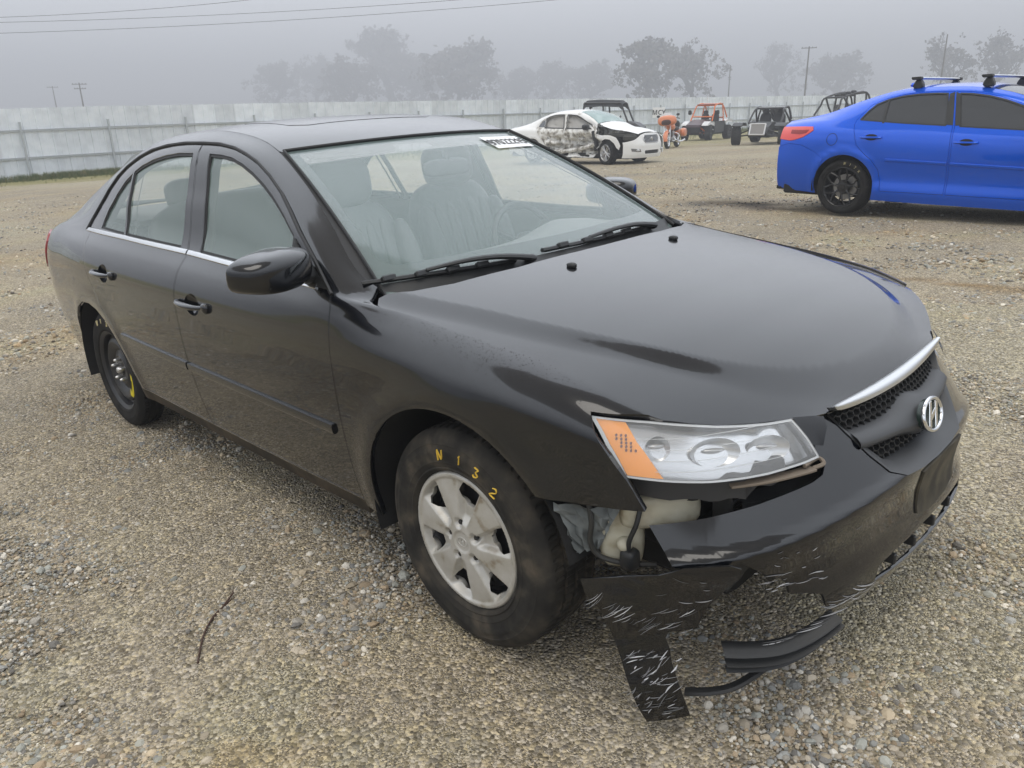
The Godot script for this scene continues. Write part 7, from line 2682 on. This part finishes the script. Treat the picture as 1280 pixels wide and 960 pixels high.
func build_black_buggy() -> void:
	var t := thing("off_road_buggy", "low black off-road buggy with a silver radiator on its nose", "buggy", "off-road buggies along the fence", frame_at(963, 36.0, heading(0.85, 0.50)))
	t.transform.basis = t.transform.basis * Basis.from_scale(Vector3(1.0, 0.93, 1.08))
	var blk: Material = mats["black plastic"]
	var frame := mat("black frame paint", Color(0.014, 0.014, 0.015), 0.4)
	atv_wheels(t, [[1.30, 0.38, 0.86, 0.2], [1.30, 0.38, -0.86, 0.2], [-1.30, 0.38, 0.80, 0.0], [-1.30, 0.38, -0.80, 0.0]], 0.38, 0.16, mat("dark rim", Color(0.05, 0.05, 0.05), 0.4))
	var mb := MB.new()
	mb.box(Vector3(3.0, 0.14, 0.8), Transform3D(Basis.IDENTITY, Vector3(-0.1, 0.38, 0)), 0.03)
	mb.slab(V2([0.40, 0.60, 0.42, 0.95, 0.9, 0.90, 1.42, 0.74, 1.60, 0.50, 1.5, 0.42, 0.6, 0.44]), -0.34, 0.34, Transform3D.IDENTITY, 0.06)
	part(t, "chassis", mb, blk)
	mb = MB.new()
	for s in [1.0, -1.0]: mb.slab(V2([-0.75, 0.45, -0.80, 0.86, 0.1, 0.84, 0.48, 0.70, 0.45, 0.42]), 0.60 * s, 0.66 * s, Transform3D.IDENTITY, 0.015)
	part(t, "door", mb, frame)
	mb = MB.new()
	for s in [1.0, -1.0]: mb.slab(V2([0.85, 0.78, 0.95, 0.92, 1.35, 0.93, 1.62, 0.80, 1.6, 0.76, 1.3, 0.86]), 0.60 * s, 0.98 * s, Transform3D.IDENTITY, 0.02)
	for s in [1.0, -1.0]: mb.slab(V2([-1.7, 0.80, -1.6, 0.95, -1.2, 0.97, -0.85, 0.85, -0.9, 0.80, -1.25, 0.9]), 0.55 * s, 0.94 * s, Transform3D.IDENTITY, 0.02)
	part(t, "fender", mb, blk)
	mb = MB.new()
	var rx := Transform3D(Basis(Vector3.UP, PI / 2) * Basis(Vector3.RIGHT, -0.42), Vector3(1.62, 0.66, 0.0))
	mb.box(Vector3(0.50, 0.42, 0.05), rx, 0.01)
	part(t, "radiator", mb, mat("radiator core", Color(0.22, 0.21, 0.20), 0.6))
	mb = MB.new()
	for s in [1.0, -1.0]:
		mb.box(Vector3(0.05, 0.50, 0.08), rx * Transform3D(Basis.IDENTITY, Vector3(0.27 * s, 0, 0)), 0.01)
		mb.box(Vector3(0.58, 0.05, 0.08), rx * Transform3D(Basis.IDENTITY, Vector3(0, 0.235 * s, 0)), 0.01)
	part(t, "radiator_frame", mb, mat("bright alloy", Color(0.66, 0.66, 0.66), 0.3, 0.7))
	var arms := []
	for s in [1.0, -1.0]:
		arms.append([1.45, 0.44, 0.25 * s, 1.34, 0.36, 0.76 * s]); arms.append([1.0, 0.44, 0.28 * s, 1.28, 0.36, 0.76 * s]); arms.append([1.40, 0.66, 0.30 * s, 1.32, 0.46, 0.74 * s])
		arms.append([-0.8, 0.42, 0.45 * s, -1.3, 0.38, 0.68 * s])
	tubes(t, "suspension_arm", arms, 0.03, frame)
	var cage := []
	for s in [1.0, -1.0]:
		cage.append([0.62, 0.88, 0.60 * s, 0.25, 1.22, 0.58 * s, -0.05, 1.48, 0.52 * s, -0.85, 1.52, 0.52 * s, -1.55, 1.02, 0.50 * s])
		cage.append([-0.80, 0.84, 0.64 * s, -0.84, 1.2, 0.60 * s, -0.85, 1.52, 0.52 * s])
		cage.append([-0.05, 1.48, 0.52 * s, -0.45, 1.15, 0.6 * s, -0.80, 0.86, 0.64 * s])
	cage.append([-0.05, 1.48, 0.52, -0.05, 1.48, -0.52]); cage.append([-0.85, 1.52, 0.52, -0.85, 1.52, -0.52]); cage.append([0.60, 0.90, 0.6, 0.60, 0.90, -0.6])
	cage.append([-0.05, 1.48, 0.52, -0.85, 1.52, -0.52])
	tubes(t, "roll_cage", cage, 0.035, frame)
	mb = MB.new()
	mb.box(Vector3(0.55, 0.02, 0.9), Transform3D(Basis(Vector3(0, 0, 1), -0.03), Vector3(-0.35, 1.54, 0)), 0.006)
	part(t, "roof_panel", mb, mat("grey roof", Color(0.30, 0.31, 0.32), 0.4))
	bucket_seat(t, -0.30, 0.27, blk); bucket_seat(t, -0.30, -0.27, blk)
	mb = MB.new()
	mb.lathe(V2([0.10, -0.12, 0.28, -0.13, 0.34, -0.08, 0.34, 0.08, 0.28, 0.13, 0.10, 0.12]), 24, Transform3D(Basis(Vector3.UP, 0.5) * Basis(Vector3.RIGHT, 0.3), Vector3(-1.45, 1.22, 0.1)))
	part(t, "spare_tyre", mb, mat("knobby rubber", Color(0.022, 0.022, 0.021), 0.85))

func build_rear_buggies() -> void:
	var blk: Material = mats["black plastic"]
	var frame: Material = mats["black frame paint"]
	# long black buggy half hidden by the blue car's trunk
	var t := thing("off_road_buggy", "black caged buggy half hidden behind the blue car's trunk", "buggy", "off-road buggies along the fence", frame_at(1046, 43.0, heading(0.45, 0.85)))
	atv_wheels(t, [[1.3, 0.38, 0.82, 0.0], [1.3, 0.38, -0.82, 0.0], [-1.5, 0.38, 0.82, 0.0], [-1.5, 0.38, -0.82, 0.0]], 0.38, 0.16, mat("dark rim", Color(0.05, 0.05, 0.05), 0.4))
	var mb := MB.new()
	mb.box(Vector3(3.2, 0.3, 0.9), Transform3D(Basis.IDENTITY, Vector3(-0.1, 0.5, 0)), 0.05)
	mb.slab(V2([0.6, 0.6, 0.62, 1.0, 1.1, 0.96, 1.6, 0.76, 1.66, 0.6]), -0.4, 0.4, Transform3D.IDENTITY, 0.05)
	part(t, "chassis", mb, blk)
	var cage := []
	for s in [1.0, -1.0]:
		cage.append([0.75, 0.98, 0.62 * s, 0.42, 1.42, 0.58 * s, 0.15, 1.78, 0.54 * s, -1.30, 1.98, 0.54 * s, -1.75, 1.2, 0.54 * s])
		cage.append([-0.55, 0.7, 0.64 * s, -0.55, 1.3, 0.60 * s, -0.55, 1.86, 0.54 * s])
		cage.append([-1.30, 0.7, 0.64 * s, -1.30, 1.4, 0.6 * s, -1.30, 1.98, 0.54 * s])
		cage.append([0.15, 1.78, 0.54 * s, -0.2, 1.3, 0.62 * s, -0.55, 0.9, 0.64 * s])
	for x in [[0.15, 1.78], [-0.55, 1.86], [-1.30, 1.98]]: cage.append([x[0], x[1], 0.54, x[0], x[1], -0.54])
	cage.append([-0.55, 1.86, 0.54, -1.3, 1.98, -0.54]); cage.append([-0.55, 1.86, -0.54, -1.3, 1.98, 0.54])
	tubes(t, "roll_cage", cage, 0.045, frame)
	mb = MB.new()
	for k in 4: mb.egg(Vector3(0.12, 0.07, 0.12), Transform3D(Basis.IDENTITY, Vector3(-0.1 - 0.36 * k, 1.88 + 0.05 * k, 0.1)), 12, 8, 0.7)
	part(t, "roof_lamps", mb, blk)
	bucket_seat(t, -0.05, 0.28, blk); bucket_seat(t, -0.05, -0.28, blk); bucket_seat(t, -0.9, 0.28, blk); bucket_seat(t, -0.9, -0.28, blk)
	# tall utility buggy with a cloth roof, behind the white car
	t = thing("utility_buggy", "tall dark utility buggy with a black cloth roof, behind the wrecked white sedan", "buggy", "off-road buggies along the fence", frame_at(764, 40.0, heading(0.35, -0.92)))
	atv_wheels(t, [[1.15, 0.34, 0.66, 0.0], [1.15, 0.34, -0.66, 0.0], [-1.2, 0.34, 0.66, 0.0], [-1.2, 0.34, -0.66, 0.0]], 0.34, 0.14, mat("dark rim", Color(0.05, 0.05, 0.05), 0.4))
	mb = MB.new()
	mb.box(Vector3(3.0, 0.35, 1.3), Transform3D(Basis.IDENTITY, Vector3(0, 0.55, 0)), 0.06)
	mb.slab(V2([0.75, 0.6, 0.8, 1.12, 1.25, 1.06, 1.58, 0.86, 1.6, 0.6]), -0.62, 0.62, Transform3D.IDENTITY, 0.06)
	mb.box(Vector3(1.1, 0.3, 1.3), Transform3D(Basis.IDENTITY, Vector3(-1.15, 0.95, 0)), 0.04)
	part(t, "body", mb, mat("dark utility body", Color(0.03, 0.032, 0.035), 0.45))
	cage = []
	for s in [1.0, -1.0]:
		cage.append([0.98, 1.05, 0.66 * s, 0.78, 1.5, 0.65 * s, 0.62, 1.93, 0.62 * s])
		cage.append([0.62, 1.93, 0.62 * s, -1.15, 1.96, 0.62 * s])
		cage.append([-1.15, 0.95, 0.64 * s, -1.18, 1.5, 0.64 * s, -1.15, 1.96, 0.62 * s])
		cage.append([-0.25, 0.8, 0.66 * s, -0.22, 1.5, 0.66 * s, -0.25, 1.94, 0.62 * s])
	tubes(t, "roll_cage", cage, 0.04, frame)
	mb = MB.new()
	var rows := []
	for i in 13:
		var x := lerpf(0.68, -1.22, i / 12.0)
		var r := PackedVector3Array()
		for k in 9:
			var z := lerpf(-0.68, 0.68, k / 8.0)
			r.append(Vector3(x, 2.03 + 0.06 * cos(z * 2.0) - 0.05 * sin(x * 3.2) * 0.4 - (0.26 if k in [0, 8] else 0.0) - (0.14 if i in [0, 12] else 0.0), z))
		rows.append(r)
	mb.sheet(rows)
	part(t, "cloth_roof", mb, mat("black cloth", Color(0.028, 0.03, 0.034), 0.8), 60)
	bucket_seat(t, 0.1, 0.32, blk); bucket_seat(t, 0.1, -0.32, blk); bucket_seat(t, -0.7, 0.32, blk); bucket_seat(t, -0.7, -0.32, blk)
	mb = MB.new()
	var ring := PackedVector3Array()
	for k in 21: ring.append(Vector3(0.48 + 0.06 * sin(TAU * k / 20), 1.2 + 0.17 * sin(TAU * k / 20), 0.3 + 0.17 * cos(TAU * k / 20)))
	mb.tube(ring, 0.018, 6, false)
	part(t, "steering_wheel", mb, blk)

func build_motorcycle() -> void:
	var t := thing("motorcycle", "orange touring motorcycle leaning on its stand beside the orange-caged buggy", "motorcycle", "", frame_at(843, 34.5, heading(0.88, 0.38)))
	t.transform.basis = t.transform.basis * Basis(Vector3.RIGHT, 0.10)
	var orange := mat("orange fairing paint", Color(0.66, 0.20, 0.07), 0.3)
	orange.clearcoat_enabled = true
	var blk: Material = mats["black plastic"]
	var chrome: Material = mats["chrome"]
	var wheel := func(x: float, r: float, w: float) -> void:
		var n := Node3D.new()
		n.name = "front_wheel" if x > 0 else "rear_wheel"
		n.position = Vector3(x, r, 0)
		t.add_child(n)
		var mb := MB.new()
		mb.lathe(V2([r * 0.72, w * 0.8, r * 0.85, w, r * 0.97, w * 0.6, r, 0, r * 0.97, -w * 0.6, r * 0.85, -w, r * 0.72, -w * 0.8]), 32)
		part(n, "tyre", mb, mat("knobby rubber", Color(0.022, 0.022, 0.021), 0.85))
		mb = MB.new()
		mb.lathe(V2([r * 0.66, -w * 0.5, r * 0.73, -w * 0.8, r * 0.73, w * 0.8, r * 0.66, w * 0.5, r * 0.66, -w * 0.5]), 32)
		for k in 10:
			var a := TAU * k / 10
			mb.tube(PackedVector3Array([Vector3(0, 0, 0), Vector3(cos(a), sin(a), 0) * r * 0.7]), 0.012, 5)
		mb.lathe(V2([0.0, 0.05, 0.06, 0.05, 0.06, -0.05, 0.0, -0.05]), 16)
		part(n, "rim", mb, chrome)
	wheel.call(0.82, 0.33, 0.07)
	wheel.call(-0.80, 0.31, 0.085)
	var mb := MB.new()
	for s in [1.0, -1.0]: mb.tube(V3([0.82, 0.33, 0.10 * s, 0.62, 0.78, 0.10 * s, 0.52, 1.0, 0.10 * s]), [0.035, 0.03, 0.028], 8)
	part(t, "fork", mb, chrome)
	mb = MB.new()
	# front mudguard hugging the wheel
	var rows := []
	for i in 15:
		var a := deg_to_rad(lerpf(-5, 165, i / 14.0))
		var r := PackedVector3Array()
		for k in 7:
			var b := lerpf(-1.0, 1.0, k / 6.0)
			var rr := 0.375 - 0.07 * b * b
			r.append(Vector3(0.82 + cos(a) * rr, 0.33 + sin(a) * rr, 0.095 * b))
		rows.append(r)
	mb.sheet(rows)
	part(t, "front_mudguard", mb, orange, 60)
	mb = MB.new()
	mb.egg(Vector3(0.20, 0.20, 0.38), Transform3D(Basis(Vector3(0, 0, 1), 0.2), Vector3(0.62, 1.08, 0)), 26, 14, 0.75)
	part(t, "fairing", mb, orange, 60)
	mb = MB.new()
	mb.egg(Vector3(0.06, 0.11, 0.20), Transform3D(Basis.IDENTITY, Vector3(0.79, 1.02, 0)), 18, 10, 0.8)
	part(t, "headlight_nacelle", mb, mat("dark lamp nacelle", Color(0.05, 0.02, 0.015), 0.15))
	mb = MB.new()
	mb.slab(round2(V2([-0.20, 0, 0.20, 0, 0.17, 0.18, -0.17, 0.18]), 0.05), 0, 0.006, Transform3D(Basis(Vector3.UP, PI / 2) * Basis(Vector3.RIGHT, -0.5), Vector3(0.62, 1.22, 0)))
	part(t, "windscreen", mb, mat("pale windscreen", Color(0.72, 0.74, 0.75, 0.7), 0.1))
	mb = MB.new()
	mb.egg(Vector3(0.32, 0.15, 0.17), Transform3D(Basis(Vector3(0, 0, 1), 0.12), Vector3(0.12, 0.84, 0)), 22, 12, 0.8)
	part(t, "fuel_tank", mb, orange, 60)
	mb = MB.new()
	mb.egg(Vector3(0.40, 0.09, 0.18), Transform3D.IDENTITY.translated(Vector3(-0.45, 0.74, 0)), 20, 10, 0.7)
	mb.egg(Vector3(0.10, 0.16, 0.17), Transform3D.IDENTITY.translated(Vector3(-0.82, 0.90, 0)), 16, 10, 0.7)
	part(t, "saddle", mb, blk, 60)
	mb = MB.new()
	for s in [1.0, -1.0]: mb.egg(Vector3(0.30, 0.17, 0.11), Transform3D(Basis.IDENTITY, Vector3(-0.82, 0.56, 0.30 * s)), 18, 10, 0.6)
	mb.egg(Vector3(0.36, 0.14, 0.12), Transform3D(Basis.IDENTITY, Vector3(-0.85, 0.62, 0)), 18, 10, 0.7)
	part(t, "saddlebag", mb, orange, 60)
	mb = MB.new()
	for a in [-0.35, 0.45]:
		for k in 6:
			mb.box(Vector3(0.20, 0.018, 0.20), Transform3D(Basis(Vector3(0, 0, 1), a), Vector3(0.06 + 0.20 * sin(-a) + 0.0 * k, 0.50 + 0.035 * k, 0)), 0.005)
	mb.egg(Vector3(0.26, 0.14, 0.15), Transform3D(Basis.IDENTITY, Vector3(-0.02, 0.36, 0)), 18, 10, 0.7)
	part(t, "engine", mb, mat("engine metal", Color(0.30, 0.30, 0.30), 0.35, 0.8), 40)
	mb = MB.new()
	for s in [1.0, -1.0]: mb.tube(smooth3(V3([0.15, 0.42, 0.12 * s, 0.05, 0.25, 0.20 * s, -0.5, 0.22, 0.26 * s, -1.1, 0.26, 0.27 * s])), 0.04, 8)
	part(t, "exhaust", mb, chrome)
	mb = MB.new()
	for s in [1.0, -1.0]:
		mb.tube(smooth3(V3([0.46, 1.08, 0.10 * s, 0.42, 1.16, 0.28 * s, 0.26, 1.12, 0.42 * s])), 0.016, 6)
		mb.egg(Vector3(0.03, 0.05, 0.07), Transform3D(Basis.IDENTITY, Vector3(0.42, 1.28, 0.40 * s)), 12, 8)
		mb.tube(V3([0.38, 1.14, 0.34 * s, 0.42, 1.26, 0.39 * s]), 0.008, 5)
	part(t, "handlebar", mb, blk)
	mb = MB.new()
	for s in [1.0, -1.0]:
		mb.tube(smooth3(V3([0.30, 0.28, 0.10 * s, 0.36, 0.34, 0.34 * s, 0.30, 0.52, 0.36 * s, 0.22, 0.62, 0.12 * s])), 0.016, 6)
	mb.tube(V3([-0.1, 0.22, 0.14, -0.02, 0.0, 0.30]), 0.016, 6)
	part(t, "engine_guard", mb, chrome)

func build_sign() -> void:
	var t := thing("row_sign", "small white row sign on a thin post left of the orange motorcycle", "sign", "", Transform3D(Basis(Vector3.UP, atan2(0.67, 0.66)), stand(824, 44.0)))
	var mb := MB.new()
	mb.box(Vector3(0.05, 1.25, 0.03), Transform3D(Basis.IDENTITY, Vector3(0, 0.60, -0.03)), 0.005)
	part(t, "post", mb, mat("galvanised steel", Color(0.36, 0.39, 0.41), 0.5, 0.3))
	mb = MB.new()
	mb.box(Vector3(0.64, 0.50, 0.012), Transform3D(Basis.IDENTITY, Vector3(0, 1.45, 0)), 0.004)
	var board := part(t, "board", mb, mat("sign board", Color(0.9, 0.9, 0.9), 0.5))
	var tm := TextMesh.new()
	var fnt := SystemFont.new()
	fnt.font_names = PackedStringArray(["Droid Sans"])
	fnt.font_weight = 700
	tm.font = fnt
	tm.text = "MCY"
	tm.font_size = 64
	tm.pixel_size = 0.0052
	tm.depth = 0.004
	var o := MeshInstance3D.new()
	o.name = "lettering"
	o.mesh = tm
	o.material_override = mat("sign ink", Color(0.05, 0.05, 0.055), 0.6)
	o.position = Vector3(0, 1.45, 0.009)
	board.add_child(o, true)

func build_others() -> void:
	build_blue(Transform3D(Basis(Vector3.UP, -0.05587), Vector3(-2.65987, 0.1149, -8.59758)))
	build_white(Transform3D(Basis(Vector3.UP, 0.0662), Vector3(-13.09662, -0.174, -16.97898)))
	build_orange_buggy()
	build_black_buggy()
	build_rear_buggies()
	build_motorcycle()
	build_sign()

# ---------------------------------------------------------------- scene
const CAM := Vector3(1.48076, 1.45846, 2.14416)
const CF := Vector3(-0.67179133, -0.33169186, -0.6623269)
const CR := Vector3(0.70696348, -0.0201748, -0.70696225)
const CU := Vector3(-0.22113131, 0.94317204, -0.24804729)
const FPX := 986.45

func _ready() -> void:
	var cam := Camera3D.new()
	cam.name = "camera"
	cam.transform = Transform3D(Basis(CR.normalized(), CU.normalized(), -CF.normalized()).orthonormalized(), CAM)
	cam.fov = 51.87
	cam.near = 0.05
	cam.far = 3000.0
	add_child(cam)
	cam.current = true
	var env := Environment.new()
	env.background_mode = Environment.BG_SKY
	var sky := Sky.new()
	var sm := ProceduralSkyMaterial.new()
	sm.sky_top_color = Color(1.0, 1.025, 1.06)
	sm.sky_horizon_color = Color(0.67, 0.678, 0.70)
	sm.sky_curve = 0.35
	sm.sky_energy_multiplier = 1.0
	sm.ground_bottom_color = Color(0.45, 0.44, 0.42)
	sm.ground_horizon_color = Color(0.78, 0.785, 0.79)
	sm.ground_curve = 0.05
	sky.sky_material = sm
	env.sky = sky
	env.tonemap_mode = Environment.TONE_MAPPER_LINEAR
	env.tonemap_exposure = 2.1
	env.fog_enabled = FOG > 0.0
	env.fog_density = FOG
	env.fog_light_color = Color(0.86, 0.87, 0.89)
	env.sdfgi_enabled = true
	env.ssao_enabled = true
	env.ssil_enabled = true
	var we := WorldEnvironment.new()
	we.name = "environment"
	we.environment = env
	add_child(we)
	var sun := DirectionalLight3D.new()
	sun.name = "overcast_sun"
	sun.light_energy = 0.25
	sun.light_angular_distance = 40.0
	sun.light_color = Color(1.0, 0.98, 0.95)
	sun.shadow_enabled = true
	sun.rotation_degrees = Vector3(-72, 20, 0)
	add_child(sun)
	var t0 := Time.get_ticks_msec()
	build_ground()
	print("ground ", Time.get_ticks_msec() - t0)
	build_fence()
	build_trees()
	build_poles()
	print("trees ", Time.get_ticks_msec() - t0)
	var tilt := Basis(Vector3(0.99963, 0.0273, 0.0), Vector3(-0.02729, 0.99923, 0.02808), Vector3(0.00077, -0.02807, 0.99961)).orthonormalized()
	build_sedan(tilt)
	print("sedan ", Time.get_ticks_msec() - t0)
	build_others()
	print("others ", Time.get_ticks_msec() - t0)
	build_wires()
	build_twig()
	build_grass()
	build_gravel(CAM, CF)
	print("all ", Time.get_ticks_msec() - t0)

const FOG := 0.0042
